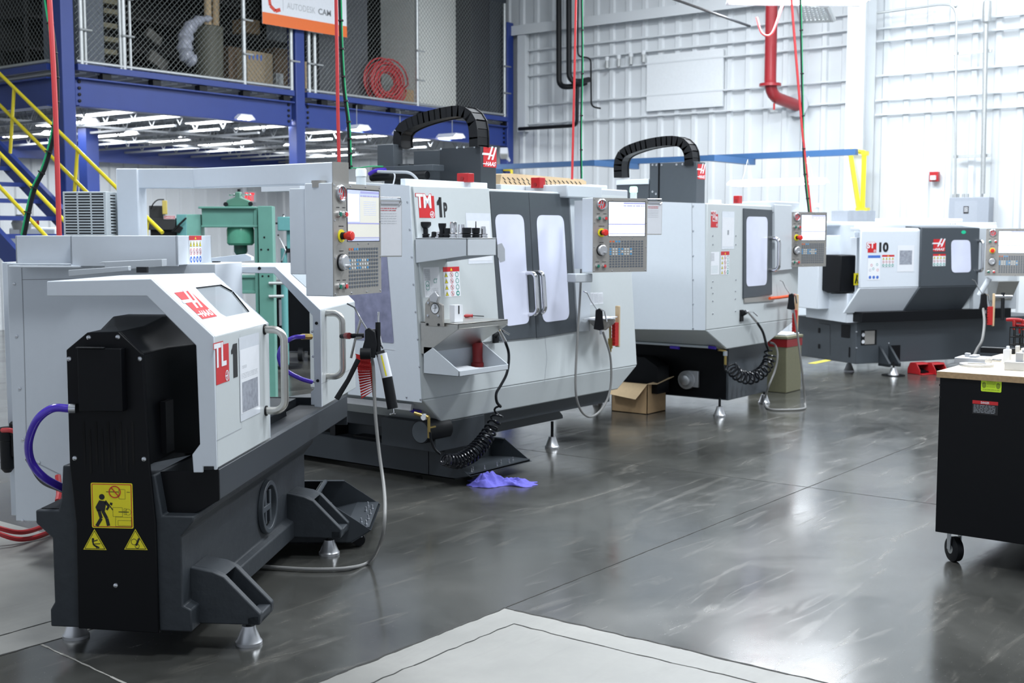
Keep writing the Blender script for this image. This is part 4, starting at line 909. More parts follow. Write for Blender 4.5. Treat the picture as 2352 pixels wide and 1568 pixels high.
# head, column, chain
H = MB(); xs = 6.6; H.box((xs,5.30,1.9),(6.775,5.67,2.20), dgrey); H.box((xs+.003,5.67,1.9),(6.9,5.92,2.19), dgrey2); H.build('column_cover', TM, bevel=.004)
H = MB(); H.box((6.55,5.92,1.9),(6.85,6.16,2.10), dgrey); H.box((6.5,6.02,2.0),(6.6,6.18,2.24), dgrey2); H.build('head_bracket', TM, bevel=.004)
Fc = Face((6.6,5.30,1.9), (1,0,0), (0,0,1)); d = Decal(Fc); u0, v0 = Fc.at(1110,383); u1, v1 = Fc.at(1140,340); d.F = Face(Fc.w(u0,v0), Fc.U, Fc.W); k_ = u1-u0; d.F.W = d.F.W*((v1-v0)/(1.35*k_)); logo(d, 0, 0, k_); d.build('maker_logo', TM)
Fcs = Face((6.6,5.67,1.9), (0,-1,0), (0,0,1)); studs(Fcs, [Fcs.at(*p) for p in ((1013,342),(1050,339),(1066,338),(1090,337))], lgrey, .008).build('cover_screws', TM)
H = MB(); q0, q1 = pX(865,398,6.45), pX(1005,378,6.45); H.box((6.4,q1.y,q0.z),(6.52,q0.y,q1.z), dgrey2); H.cyl((6.4,q0.y,q0.z-.03),(6.4,q1.y+.05,q0.z-.03), .03, mblack); H.build('way_cover', TM, bevel=.003)
chain(TM, [pX(*p, 6.62) for p in ((927,340),(926,310),(942,290),(985,272),(1040,259),(1075,258),(1094,275),(1100,300),(1101,334))], .13, .075)
P = [pX(*p, 6.3) for p in ((868,394),(905,395),(940,397),(958,412),(962,424))]; b = MB(); b.tube(smooth(P), .010, gy, 8); b.build('grey_cable', TM)
P = [pX(*p, 6.35) for p in ((848,400),(862,392),(885,390))]; b = MB(); b.tube(smooth(P), .014, purple, 8); b.build('coolant_hose', TM)
P = [pX(*p, 6.3) for p in ((903,424),(907,405),(904,396))]; b = MB(); b.tube(smooth(P), .005, wt, 6); b.build('white_cable', TM)
P = [pX(*p, 6.25) for p in ((803,383),(820,386),(850,382),(880,382))]; b = MB(); b.tube(smooth(P), .004, wgreen, 6); b.build('green_wire', TM)
def red_box(label, a, c, x):
    q0, q1 = pX(a[0],c[1],x), pX(c[0],a[1],x); t = thing('interlock_switch', label, 'switch box', (x+.03,(q0.y+q1.y)/2,q0.z))
    b = MB(); b.box((x,min(q0.y,q1.y),q0.z),(x+.07,max(q0.y,q1.y),q1.z), red); b.build('housing', t, bevel=.004); b = MB(); ym = (q0.y+q1.y)/2; b.cyl((x-.004,ym,q0.z+.025),(x+.001,ym,q0.z+.025), .014, dred, n=12); b.build('socket', t); return t
red_box('red switch box on top of the double-door mill in front of its dark column', (1049,397), (1074,419), 6.3)
red_box('red switch box standing on the double-door mill above its dark doors', (1219,407), (1240,432), 7.2)
# base
b = MB(); b.box((5.95,5.10,.30),(7.95,6.7,.41), dgrey)
q0, q1 = pY(1105,1030,5.2), pY(1287,962,5.2); b.prof([(6.05,.36),(7.32,.36),(7.46,.24),(7.46,q1.z),(6.2,q1.z),(6.05,.2)], 'y', 5.2, 6.6, dgrey); b.build('base_frame', TM, bevel=.004)
b = MB(); q = pY(1018,1022,5.0); b.box((5.80,5.03,.215),(6.3,5.5,.40), dgrey); b.build('pump_box', TM, bevel=.003)
b = MB(); c = pX(966,992,5.72); b.cyl((5.72,c.y,c.z),(5.95,c.y,c.z), .075, mblack, n=24); b.cyl((5.715,c.y,c.z),(5.725,c.y,c.z), .068, dgrey2, n=24); b.build('coolant_pump_motor', TM)
b = MB(); b.box((5.95,5.25,.06),(6.35,5.55,.215), lgrey); b.build('filter_box', TM)
foot(TM, 7.385, 5.247, .085, .2, .055, True)
for X_0, Y_0 in ((6.0,6.55),): foot(TM, X_0, Y_0, .085, .3, .055, True)
b = MB(); q0 = pX(900,988,5.95); b.prof([(q0.y-.18,.36),(q0.y+.02,.34),(q0.y+.09,.16),(q0.y+.09,.12),(q0.y-.2,.12)], 'x', 5.92, 5.96, castm); b.prof([(q0.y-.18,.36),(q0.y+.02,.34),(q0.y+.09,.16),(q0.y+.09,.12),(q0.y-.2,.12)], 'x', 6.04, 6.08, castm); b.build('leg_bracket', TM)
b = MB(); c = pY(985,958,4.97); b.cyl(c+V((-.02,.1,.02)), c, .012, brass); b.cyl(c, c-V((0,0,.13)), .009, brass); b.lathe([(.02,0),(.02,.02),(.0001,.02)], c+V((0,.03,0)), paper, ax=(-1,0,0)); b.box((c.x,c.y-.006,c.z-.07),(c.x+.06,c.y+.006,c.z-.06), brass); b.build('air_valve', TM)
P = [pX(*p, 5.75) for p in ((933,934),(950,944),(966,946))]; b = MB(); b.tube(smooth(P), .012, purple, 8); b.build('coolant_hose', TM)
# pendant of the mill
pt = pD(1361,625.6,8.45); PF2, pn2 = pendant(TM, tuple(pt), -24, .452, .515, .14, 'light', 'on')
b = MB(); b.obox(PF2.w(.03,.26,-.17), (.02,.24,.09), Matrix((PF2.U,PF2.W,PF2.N)).transposed(), lgrey); b.build('pendant_mount', TM)
b = MB(); b.obox(PF2.w(-.03,-.04,-.12), (.07,.03,.06), Matrix((PF2.U,PF2.W,PF2.N)).transposed(), lgrey); b.build('pendant_lower_arm', TM, bevel=.006)
p = PF2.w(.458,.50,-.03); clipboard('clipboard of papers hanging from the double-door mill control pendant', p, (math.cos(math.radians(-38)),math.sin(math.radians(-38)),0), (-.12,.05,1), .13, .24)
# things on the mill
b = MB()
cp = [pY(*p, 5.3) for p in ((1186,413),(1200,407),(1340,407),(1383,413),(1383,430),(1190,430))]; zc = 1.955
t = thing('cardboard_packaging', 'flattened printed cardboard packaging lying on top of the double-door mill', 'cardboard', (7.3,5.5,zc))
x0, x1 = cp[0].x, cp[3].x; b.prof([(x0,zc),(x0+.02,zc+.075),(x0+.12,zc+.085),(x1-.06,zc+.075),(x1+.0,zc+.06),(x1,zc)], 'y', 5.45, 6.0, cardl); b.build('folded_sheet', t)
Fq = Face((x0,5.449,zc), (1,0,0), (0,0,1)); d = Decal(Fq)
for i in range(18):
    u = .03+i*(x1-x0-.08)/18; d.pl([(u,.055),(u+.035,.035)], .007, bk); d.pl([(u+.02,.028),(u+.05,.010)], .007, bk)
d.build('printing', t)
b = MB(); b.box((x0-.05,5.4,1.9),(x1,6.1,1.955), lgrey); b.build('top_cover', TM, bevel=.004)
# tool holders on the shelf
def holder(lb_, x, y, z, pr, m, extra=None):
    pr = [(r*.88, h*.78) for r, h in pr]; b = MB(); b.lathe(pr, (x,y,z), m, n=16); o = b.build('tool_holder', loc=(x,y,z)); tag(o, lb_, 'tool holder', 'tool holders on the double-door mill shelf'); return o
zs = 1.5755
base_ = [(.022,0),(.032,.002),(.032,.010),(.026,.012),(.026,.018),(.032,.020),(.032,.030),(.020,.034)]
face_ = base_+[(.020,.06),(.018,.075),(.030,.085),(.042,.10),(.042,.125),(.030,.128),(.0001,.12)]
shortb = base_+[(.022,.06),(.022,.075),(.012,.078),(.0001,.078)]
slim = base_+[(.019,.05),(.019,.105),(.016,.115),(.006,.117),(.006,.12),(.0001,.12)]
small = [(.022,0),(.028,.002),(.028,.010),(.020,.012),(.018,.03),(.018,.045),(.010,.05),(.0001,.05)]
tall = base_+[(.026,.04),(.026,.115),(.022,.125),(.0001,.125)]
hs = [((977,540),face_,mblack,'black face mill holder, leftmost on the double-door mill tool shelf'),((997,540),small,mblack,'stubby black holder right of the leftmost face mill'),((1008,541),small,chrome,'short shiny holder between two black ones on the tool shelf'),
 ((1016,540),face_[:9]+[(.028,.095),(.028,.115),(.0001,.112)],mblack,'black holder with cutter head near the middle of the tool shelf'),((1028,542),shortb,mblack,'short black collet holder left of the tall shiny one'),
 ((1042,542),tall,chrome,'tallest shiny steel holder on the tool shelf'),((1060,543),tall[:9]+[(.022,.105),(.0001,.105)],chrome,'second shiny holder right of the tallest one'),
 ((1073,544),shortb[:8]+[(.030,.036),(.030,.08),(.0001,.08)],mblack,'wide black holder right of centre on the tool shelf'),((1093,545),shortb[:8]+[(.028,.036),(.030,.078),(.004,.08),(.003,.13),(.0001,.13)],mblack,'black holder with a thin drill standing up'),
 ((1110,545),slim[:8]+[(.02,.06),(.017,.09),(.0001,.092)],chrome,'shiny holder at the right end of the tool shelf')]
for (q, pr, m, lb_) in hs:
    p = pX(q[0], q[1], 5.75)
    if p.y < 4.72: p = pY(q[0], q[1], 4.72)
    holder(lb_, p.x, p.y, zs, pr, m)
# screwdriver-like red tool, dial plate, bottle, papers
zt_ = 1.0595; p = pZ(1072,729,zt_); t = thing('hex_driver', 'red-handled hex driver lying on the steel tray', 'screwdriver', (p.x,p.y,zt_)); dv = V((.8,-.45,0)).normalized()
b = MB(); c = V((p.x,p.y,zt_+.011)); b.lathe([(.004,-.04),(.010,-.03),(.011,.0),(.009,.03),(.011,.04),(.0001,.041)], c, red, ax=dv, n=12); b.build('handle', t); b = MB(); b.cyl(c+dv*.04, c+dv*.12-V((0,0,.006)), .003, mblack, n=8); b.cyl(c-dv*.04, c-dv*.06, .004, mblack, n=8); b.build('shank', t)
t = thing('indicator_fixture', 'steel fixture plate with a round dial clamped on the steel tray', 'fixture', (5.68,4.93,1.06)); Fx = Face((5.652,5.05,1.0), (0,-1,0), (0,0,1))
plate(Fx, ((981,697),(990,683),(1020,700),(1021,750),(981,748)), 0, .02, panelst, 'plate', t, .002)
d = Decal(Fx, .021); u, v = Fx.at(1004,708); d.disc(u,v,.034,mblack,0); d.disc(u,v,.030,paper,1); d.pl([(u,v-.02),(u+.003,v+.022)],.003,bk,2); d.pl([(u-.015,v),(u+.018,v+.005)],.002,bk,2); d.build('dial', t)
plate(Fx, ((996,680),(1010,668),(1018,680),(1014,695),(998,692)), .02, .045, alu, 'clamp_screw', t, .004)
for q in ((989,695),(988,724),(1012,724),(987,744),(1013,745)): u, v = Fx.at(*q); b = MB(); b.lathe([(.008,0),(.008,.006),(.0001,.007)], Fx.w(u,v,.02), zinc if q[1] < 740 else mblack, ax=Fx.N, n=10); b.build('bolt', t)
u, v = Fx.at(1030,716); b = MB(); b.box((5.72,4.80,1.06),(5.80,4.84,1.165), paper); b.box((5.755,4.798,1.11),(5.765,4.80,1.16), bk); b.build('scale_block', t)
q = pZ(1097,826,.742); t = thing('red_cylinder', 'dark red plastic bottle standing in the bin below the steel tray', 'bottle', (q.x,4.98,.742)); qx = pY(1097,826,4.95).x
b = MB(); b.lathe([(.042,0),(.042,.025),(.035,.03),(.033,.06),(.035,.15),(.03,.158),(.0001,.158)], (qx,4.95,.742), dred, n=20); b.build('bottle_body', t); t.location = (qx,4.95,.742); t.name = 'plastic_bottle'
PM[t.name] = Matrix.Translation(t.location)
for ch in list(C.objects):
    if ch.parent is t: ch.data.transform(Matrix.Translation(V((q.x,4.98,.742))-V((qx,4.95,.742))))
t = thing('paper_stack', 'papers and booklet lying in the bin under the steel tray', 'papers', (5.88,4.83,.742))
b = MB(); R = Matrix.Rotation(.15,3,'Z'); b.obox((5.9,4.84,.7475),(.13,.10,.003),R,paper); b.build('booklet', t); b = MB(); b.obox((5.86,4.85,.757),(.10,.08,.003),Matrix.Rotation(-.2,3,'Z') @ Matrix.Rotation(.06,3,'X'),paper); b.build('loose_sheet', t)
b = MB(); b.obox((5.92,4.80,.7525),(.07,.02,.0015),Matrix.Rotation(.3,3,'Z'),bl); b.build('blue_strip', t)
# coil hose with chrome gun
p = pY(1150,762,4.88); t = thing('air_gun', 'chrome blow gun on a black bracket at the end of the double-door mill coil hose', 'air gun', tuple(p))
b = MB(); q0 = pY(1137,770,5.0); b.box((q0.x-.022,4.985,q0.z-.05),(q0.x+.022,5.005,q0.z+.03), mblack); b.cyl((q0.x,4.99,q0.z), tuple(p), .018, mblack); b.build('holder_bracket', t)
b = MB(); a_, c_ = pY(1147,758,4.87), pY(1160,784,4.87); b.cyl(a_, c_, .010, chrome, .013); b.cyl(a_-(c_-a_)*.3, a_, .006, brass); b.build('barrel', t)
b = MB(); b.tube([pY(1150,755,4.87), pY(1160,762,4.86), pY(1170,768,4.85)], .006, chrome, 8); b.build('lever', t)
t = thing('coil_hose', 'glossy black coiled air hose hanging along the double-door mill front', 'hose', tuple(pY(1165,800,4.86)))
b = MB(); b.tube(smooth([pY(*q,4.86) for q in ((1161,786),(1168,808),(1168,835),(1163,860),(1150,885),(1140,903),(1141,922),(1150,934))]), .0095, gblack, 10); b.build('straight_section', t)
coil([pY(*q, 4.88) for q in ((1150,934),(1138,965),(1122,995),(1104,1022),(1080,1044),(1050,1058),(1018,1055))], .042, .0075, 20, gblack, 'coil', t, grow=lambda f: .75+.5*math.sin(math.pi*f))
b = MB(); b.tube(smooth([pY(*q,4.9) for q in ((1010,1042),(998,1030),(990,1010),(988,992))]), .008, gblack, 8); b.build('straight_section', t)
# right-hand gun, papers, brush
air_gun('black blow gun with long nozzle hanging right of the double-door mill doors', pY(1374,730,4.86), .95)
hose_t('grey coolant hose looping down from the blow gun right of the double-door mill doors', [pY(*q, yy) for q, yy in (((1385,762),4.85),((1402,820),4.84),((1402,890),4.84),((1385,935),4.84),((1357,957),4.84),((1333,940),4.84),((1322,890),4.84),((1326,780),4.86),((1334,640),4.9),((1337,460),4.98))], .0085, mat('grey_hose', (.22,.22,.215), .4))
t = thing('magnetic_tray', 'small steel tray with white papers right of the double-door mill doors', 'tray', tuple(pY(1385,735,4.9)))
c = pY(1383,733,4.92); b = MB(); b.lathe([(.03,-.08),(.09,-.03),(.10,0),(.098,0),(.03,-.07)], c, panelst, n=20); b.build('bowl', t); b = MB(); b.obox(c+V((0,0,.012)), (.13,.07,.003), Matrix.Rotation(.2,3,'Z'), paper); b.obox(c+V((-.05,0,.005)), (.1,.06,.002), Matrix.Rotation(-.2,3,'Z'), paper); b.build('papers', t)
brush('wooden brush with red bristles hanging right of the double-door mill doors', pY(1419,702,4.9), .31, (1,0,0))
t = thing('brass_tool', 'brass coupling hanging between tray and brush on the double-door mill', 'tool', tuple(pY(1401,730,4.9))); b = MB(); p0, p1 = pY(1401,726,4.92), pY(1402,808,4.92); b.cyl(p0, p1, .009, brass, n=10); b.cyl(p0.lerp(p1,.62), p0.lerp(p1,.9), .018, brass, n=10); b.build('stem', t)
Fr = Face(FM_.w(0,0,.0), FM_.U, FM_.W); d = Decal(Fr)
for i in range(4): u0, v0 = Fr.at(1342+i*11,701-i); u1, v1 = Fr.at(1351+i*11,671); d.rect(u0,v0,u1,v1,wt); d.scribble(u0+.005,v0+.01,u1-.003,v1-.01,10,gy,1,.35)
d.build('instruction_labels', TM)
# tank under the mill and the rag
fo = pZ(1045,1113,0); lp = pX(1080,1094,fo.x)
coolant_tank('coolant_tank', 'long low dark grey coolant tank sliding out under the double-door mill', Frame(fo.x,fo.y,0), 0, 2.0, 0, pZ(1148,1077,0).x-fo.x+.07, .20, fo.y-lp.y, lp.z, .03, ((.1,.4),(.6,.4)))
b = MB(); b.box((fo.x+.05,fo.y+.55,.204),(fo.x+.45,fo.y+.95,.22), black); b.box((fo.x+.1,fo.y+1.15,.204),(fo.x+.4,fo.y+1.45,.42), black); b.box((fo.x+.02,fo.y+1.1,.204),(fo.x+.45,fo.y+1.15,.32), mblack)
o = b.build('tank_pump', loc=(fo.x+.2,fo.y+1.2,.204)); tag(o, 'black pump block standing on the coolant tank behind the foreground lathe', 'pump')
rg = []; rb = MB(); n_ = 34; c0 = pZ(1150,1112,0)
ru, rv = (V((RT[0],RT[1],0)), V((FW[0],FW[1],0)))
from mathutils import noise as NZ
vs = []; n_ = 64; m2 = 30
for i in range(n_+1):
    for j in range(m2+1):
        s = i/n_; tt = 2*j/m2-1; wdt = .10*(1-.5*s)+.02*math.sin(9*s)+.01; L_ = .42
        x = -.20+L_*s+.02*math.sin(5*tt+3*s); y = tt*wdt*(1+.18*math.sin(11*s+2*tt)); env = (1-abs(tt)**2.2)*min(1, s*9)*min(1, (1-s)*5)
        q_ = V((x*16, y*22, .3)); rg_ = 1-abs(NZ.noise(q_))*2.0; rg2 = 1-abs(NZ.noise(q_*2.3+V((5,1,0))))*1.6
        hgt = env*((.075*math.exp(-((s-.25)/.17)**2)+.026*math.exp(-((s-.68)/.25)**2)+.008)*(.35+.65*max(0,rg_))+.016*max(0,rg2))
        vs.append(c0+ru*x+rv*y+V((0,0,max(.003,hgt+.003))))
fs = [(i*(m2+1)+j, i*(m2+1)+j+1, (i+1)*(m2+1)+j+1, (i+1)*(m2+1)+j) for i in range(n_) for j in range(m2)]
rb.add(vs, fs, ragm); o = rb.build('shop_rag', loc=tuple(c0), sharp=80); tag(o, 'crumpled violet-blue cloth rag on the floor by the tank nose', 'rag'); m_ = o.modifiers.new('thickness','SOLIDIFY'); m_.thickness = .004; o.modifiers.new('smooth','SUBSURF').render_levels = 1
# tank beside the foreground lathe
fk = Frame(*pZ(790,1250,0).xy, 38.8-90-0); K = Frame(pZ(862,1262,0).x, pZ(862,1262,0).y, 38.8+0)
kt = Frame(K.w((0,.12,0)).x, K.w((0,.12,0)).y, 38.8)
tk2 = coolant_tank('coolant_tank', 'short dark coolant tank on small wheels beside the foreground lathe', kt, 0, .75, .0, .60, .235, .10, .10, .03, ((.08,-.03),(.56,-.03)))
b = MB(); b.cyl(kt.w((.02,.20,.24)), kt.w((.55,.20,.24)), .012, dgrey2, n=8); b.build('cross_bar', tk2)
# tools hanging from the near pendant: grease gun, blow gun, brush
GD = 6.0
t = thing('grease_gun', 'grease gun with white label hanging beside the nearest pendant', 'grease gun', tuple(pD(880,800,GD)))
g = lambda x, y, dd=0: pD(x, y, GD+dd)
b = MB(); b.tube([g(868,740), g(869,815)], [.013,.013], mblack, 12); b.tube([g(866,815), g(884,812)], .02, mblack, 10); b.build('head', t)
b = MB(); a_, c_ = g(876,812), g(889,866); b.cyl(a_, c_, .0265, paper, n=20); b.build('label_sleeve', t); b = MB(); cc = a_.lerp(c_,.1); b.cyl(c_, g(902,938), .0265, mblack, n=20); b.build('barrel', t)
b = MB(); ff = (c_-a_).normalized(); nn = -(a_-EY).normalized(); sdd = ff.cross(nn).normalized(); b.obox(a_.lerp(c_,.5)+nn*.026+sdd*.002, (.0035,.052,.0015), Matrix((sdd,ff,nn)).transposed(), yl); b.build('label_stripe', t)
b = MB(); b.tube([g(903,938), g(904,948)], .004, chrome, 8); b.tube([g(895,952), g(904,948), g(909,950)], .004, chrome, 8); b.build('pull_rod', t)
b = MB(); b.tube([g(870,716), g(869,740), g(872,770), g(876,792), g(880,800)], .0055, chrome, 8); b.build('spout', t)
b = MB(); b.tube([g(823,825,-.03), g(800,872,-.04), g(773,916,-.06)], [.013,.012,.014], mblack, 10); b.build('lever_handle', t)
t = thing('air_gun', 'black blow gun with thin bent nozzle hanging from the nearest pendant arm', 'air gun', tuple(g(852,790)))
b = MB(); nn = -(g(850,790)-EY).normalized(); b.ext([g(*q)-nn*0 for q in ((838,758),(848,752),(862,762),(866,790),(862,822),(835,820),(830,808),(838,780))], nn*.035, mblack); b.build('body', t, bevel=.005)
b = MB(); b.cyl(g(828,812,-.05), g(852,812,-.05), .028, mblack, n=18); b.build('cap', t)
b = MB(); b.tube([g(797,697,-.02), g(814,706,-.02), g(828,732,-.02), g(843,757,-.02)], .0042, chrome, 8); b.build('nozzle_tube', t)
b = MB(); b.tube([g(829,733), g(817,775), g(806,822)], .0062, steel, 8); b.build('side_rod', t)
b = MB(); b.tube([g(853,758), g(860,757), g(868,770)], .005, chrome, 6); b.build('hook', t)
b = MB(); b.tube([g(784,772,.1), g(812,771), g(836,770)], .012, mblack, 8); b.tube([g(795,771,.05), g(803,771)], .016, dred, 8); b.tube([g(818,775), g(832,773)], .010, chrome, 8); b.build('mounting_arm', t)
b = MB(); q0, q1 = g(822,822), g(840,818)
t = thing('bench_brush', 'red bristle brush with wooden back hanging below the nearest pendant', 'brush', tuple(g(850,830,.06)))
b = MB(); b.tube([g(852,832,.06), g(860,910,.06)], .012, cardl, 8, flat=.6); b.build('wooden_handle', t, bevel=.002)
b = MB(); nn = -(g(835,870)-EY).normalized()
for i in range(16):
    f = i/16; l0, l1 = g(816+f*14,812+f*106,.06), g(852+f*5,822+f*80,.06); l2, l3 = g(818+(f+.075)*12,812+(f+.075)*102,.06), g(850+(f+.075)*5,822+(f+.075)*76,.06)
    b.ext([l0,l1,l3,l2], nn*(.025+.006*(i%2)), bristle)
b.build('bristles', t)
hose_t('long grey hose hanging from the near blow gun and curling over the floor', [g(854,822), g(858,850), g(862,950,-.05), g(871,1040,-.1), g(882,1120,-.2), pD(884,1180,5.6), pD(876,1240,5.62), pZ(850,1288,.02), pZ(800,1304,.014), pZ(720,1307,.014), pZ(640,1303,.014), pZ(580,1298,.014)], .0085, mat('grey_hose', (.22,.22,.215), .4), k=10)
# ================================================================ mini mill
MX0, MY = 9.03, 4.85
MM = thing('cnc_mill', 'third machine back: compact light grey mill with one narrow dark door', 'milling machine', (10,5.4,0))
FMM = Face((MX0,MY,.8), (1,0,0), (0,0,1)); FMSd = Face((MX0,7.0,.8), (0,-1,0), (0,0,1))
q = lambda x, y, yy=MY: pY(x, y, yy)
xr0 = q(1812,480).x; xr = q(1832,716).x; b0, b1 = q(1674,802), q(1768,783); zb_ = .80; zl_ = b0.z
b = MB(); b.box((MX0,MY,zb_),(xr,6.5,1.852), pgrey)
b.loft([[(b0.x,MY+.02,zl_),(b1.x,MY+.02,zl_),(b1.x,6.2,zl_),(b0.x,6.2,zl_)],[(MX0,MY,zb_),(xr,MY,zb_),(xr,6.5,zb_),(MX0,6.5,zb_)]], pgrey); b.build('enclosure', MM, bevel=.008)
plate(FMSd, ((1620,467),(1430,460),(1430,755),(1620,758)), 0, .004, white, 'side_panel', MM)
d = Decal(FMSd, .0055); d.pl([FMSd.at(*p) for p in ((1590,466),(1592,757))], .004, gy); d.build('panel_seam', MM)
dr = plate(FMM, ((1706,478),(1771,482),(1771,676),(1705,685)), 0, .012, dgrey2, 'door', MM, .003); window(FMM, ((1711,497),(1760,498),(1758,654),(1711,658)), dr, lit, k=.14)
Fh = Face(FMM.w(0,0,.012), FMM.U, FMM.W); u, v0 = Fh.at(1771,620); _, v1 = Fh.at(1771,547); uhandle('door_handle', Fh, u-.02, v0, v1, .085, .017, MM, m=chrome)
plate(FMM, ((1773,470),(1812,472),(1812,618),(1773,622)), 0, .03, lgrey, 'door_post', MM, .003)
plate(FMM, ((1707,684),(1776,680),(1776,690),(1708,695)), 0, .01, panelst, 'sill_plate', MM)
b = MB(); q0, q1 = q(1772,486), q(1832,467); b.box((q0.x,MY-.02,q0.z-.01),(q1.x,MY+.3,q1.z+.01), lgrey); b.build('top_control_box', MM, bevel=.01)
d = Decal(FMM); u0, v0 = FMM.at(1632,522); u1, v1 = FMM.at(1649,484); W_, H_ = u1-u0, v1-v0
d.rect(u0+.02*W_,v0,u1,v0+.80*H_,rd,0); d.rect(u0,v0+.70*H_,u0+.72*W_,v0+H_,wt,1); d.text('MINI',u0+.03*W_,v0+.73*H_,.64*W_,.22*H_,rd,2,bold=.03); d.rect(u0+.25*W_,v0+.36*H_,u0+.92*W_,v0+.66*H_,wt,1); d.text('MILL',u0+.29*W_,v0+.40*H_,.58*W_,.22*H_,rd,2,bold=.03); emblem(d,u0+.85*W_,v0+.14*H_,.1*W_,rd,wt,1); d.build('model_badge', MM)
d = Decal(FMM); u0, v0 = FMM.at(1657,572); u1, v1 = FMM.at(1687,486); d.rect(u0,v0,u1,v1,sleeve); d.rect(u0+.01,v0+.02,u1-.01,v1-.05,paper,1); d.rect(u0+.1,v0+.12,u0+.13,v0+.16,gy,2); d.build('document_sleeve', MM)
d = Decal(FMM); u0, v0 = FMM.at(1632,631); u1, v1 = FMM.at(1652,578); d.rect(u0,v0,u1,v1,wt); d.scribble(u0+.005,v0+.6*(v1-v0),u0+.06,v1-.01,8,gy,1,.4); d.scribble(u0+.01,v0+.01,u1-.02,v0+.4*(v1-v0),7,gn,1,.12); d.build('lubrication_chart', MM)
d = Decal(FMM); u0, v0 = FMM.at(1655,631); u1, v1 = FMM.at(1675,577); warn(d, u0, v0, u1-u0, v1-v0, 4, 3, ['tro','tro','tro','trg']); d.build('warning_label', MM)
for p in ((1637,541),(1637,561),(1637,646),(1634,660),(1637,673),(1637,691),(1637,720),(1690,541),(1690,561),(1690,642),(1689,668),(1689,686),(1689,714)):
    u, v = FMM.at(*p); bb = MB(); bb.lathe([(.009,0),(.008,.004),(.0001,.006)], FMM.w(u,v,0), zinc, ax=FMM.N, n=8); bb.build('screw', MM)
Fms2 = Face((MX0-.004,7.0,.8), (0,-1,0), (0,0,1))
for y in (473,530,587,642,698,754): u, v = Fms2.at(1592,y); bb = MB(); bb.lathe([(.009,0),(.008,.004),(.0001,.006)], Fms2.w(u,v,0), zinc, ax=Fms2.N, n=8); bb.build('screw', MM)
# dark base
qb = pY(1672,918,4.97); zbt = .13
b = MB(); b.box((qb.x,4.97,.13),(pY(1762,900,4.97).x,6.4,zl_+.04), dgrey2); b.build('base', MM, bevel=.004)
b = MB(); b.box((qb.x-.004,4.99,.14),(qb.x,6.4,zl_), black); b.build('base_side_cover', MM)
for X_0, Y_0 in ((9.583,5.0),(10.576,5.05),(9.6,6.3)): foot(MM, X_0, Y_0, .085, .16, .055, True)
b = MB(); xs = qb.x-.03; c = pX(1578,872,xs); b.cyl((xs-.02,c.y,c.z),(xs+.03,c.y,c.z), .085, alu, n=20); b.box((xs-.01,pX(1605,852,xs).y,pX(1605,890,xs).z),(xs+.02,pX(1580,852,xs).y,pX(1605,852,xs).z), alu); b.lathe([(.05,0),(.05,.03),(.03,.04),(.0001,.04)], (xs-.02,c.y,c.z), alu, ax=(-1,0,0)); b.build('transmission_cover', MM, bevel=.004)
b = MB(); b.prof([(pX(1530,880,9.5).y,.18),(pX(1530,880,9.5).y,.42),(pX(1500,825,9.5).y,.50),(6.6,.48),(6.6,.18)], 'x', 9.35, 9.55, black); b.build('chip_chute', MM)
b = MB(); y1_ = 6.4; zz = pX(1640,800,9.3).z; b.tube([(9.38,y1_,zz),(9.38,pX(1630,802,9.38).y,zz)], .011, lgrey, 8); b.build('air_line', MM)
for a_, c_ in ((1540,1560),(1628,1644)): b = MB(); p0, p1 = pX(a_,797,9.37), pX(c_,799,9.37); b.cyl(p0, p1, .014, purple, n=10); b.build('blue_sleeve', MM)
b = MB(); p0, p1, p2 = pX(1650,803,9.4), pX(1666,806,9.45), pX(1666,838,9.45); b.tube([p0,p1,p2], .012, brass, 8); b.cyl(p1, p1+V((0,0,-.04)), .02, zinc, n=8); b.build('air_valve', MM)
# head and chain
X5 = 9.5; q0, q1, q2 = pX(1492,375,X5), pX(1600,375,X5), pX(1601,462,X5); zt5 = q0.z
qr = pY(1620,375,q1.y)
b = MB(); b.box((X5,q1.y,1.84),(qr.x,q0.y,zt5), dgrey2); b.build('column_cover', MM, bevel=.004)
b = MB(); b.box((X5-.003,pX(1514,375,X5).y-.008,1.86),(X5,pX(1514,375,X5).y+.008,zt5), black); b.build('cover_seam', MM)
b = MB(); q3, q4 = pX(1416,415,X5), pX(1490,460,X5); b.box((X5,q4.y,1.84),(X5+.3,q3.y,pX(1450,415,X5).z), dgrey2); b.box((X5-.01,pX(1490,460,X5).y,pX(1490,420,X5).z-.01),(X5+.3,q3.y,pX(1450,412,X5).z), white); b.build('rear_box', MM, bevel=.004)
F5 = Face((X5,q1.y,1.84), (1,0,0), (0,0,1)); d = Decal(F5); u0, v0 = F5.at(1602,411); u1, v1 = F5.at(1620,378); d.F = Face(F5.w(u0,v0), F5.U, F5.W); k_ = u1-u0; d.F.W = d.F.W*((v1-v0)/(1.35*k_)); logo(d, 0, 0, k_); d.build('maker_logo', MM)
F6 = Face((X5,q0.y,1.84), (0,-1,0), (0,0,1))
for p in ((1499,379),(1508,379),(1520,379),(1554,378),(1568,377),(1589,376),(1499,440),(1507,445)): u, v = F6.at(*p); bb = MB(); bb.lathe([(.012,0),(.010,.006),(.0001,.008)], F6.w(u,v,0), zinc, ax=F6.N, n=8); bb.build('screw', MM)
chain(MM, [pX(*p, X5+.05) for p in ((1428,408),(1428,375),(1438,353),(1470,338),(1510,328),(1550,324),(1575,330),(1588,350),(1590,378))], .13, .085)
b = MB(); b.box((9.6,5.1,1.852),(9.75,5.15,1.9), white); b.build('top_rail', MM)
pt = pD(1815,613,11.35); PF3, pn3 = pendant(MM, tuple(pt), -22, .45, .51, .14, 'light', 'off')
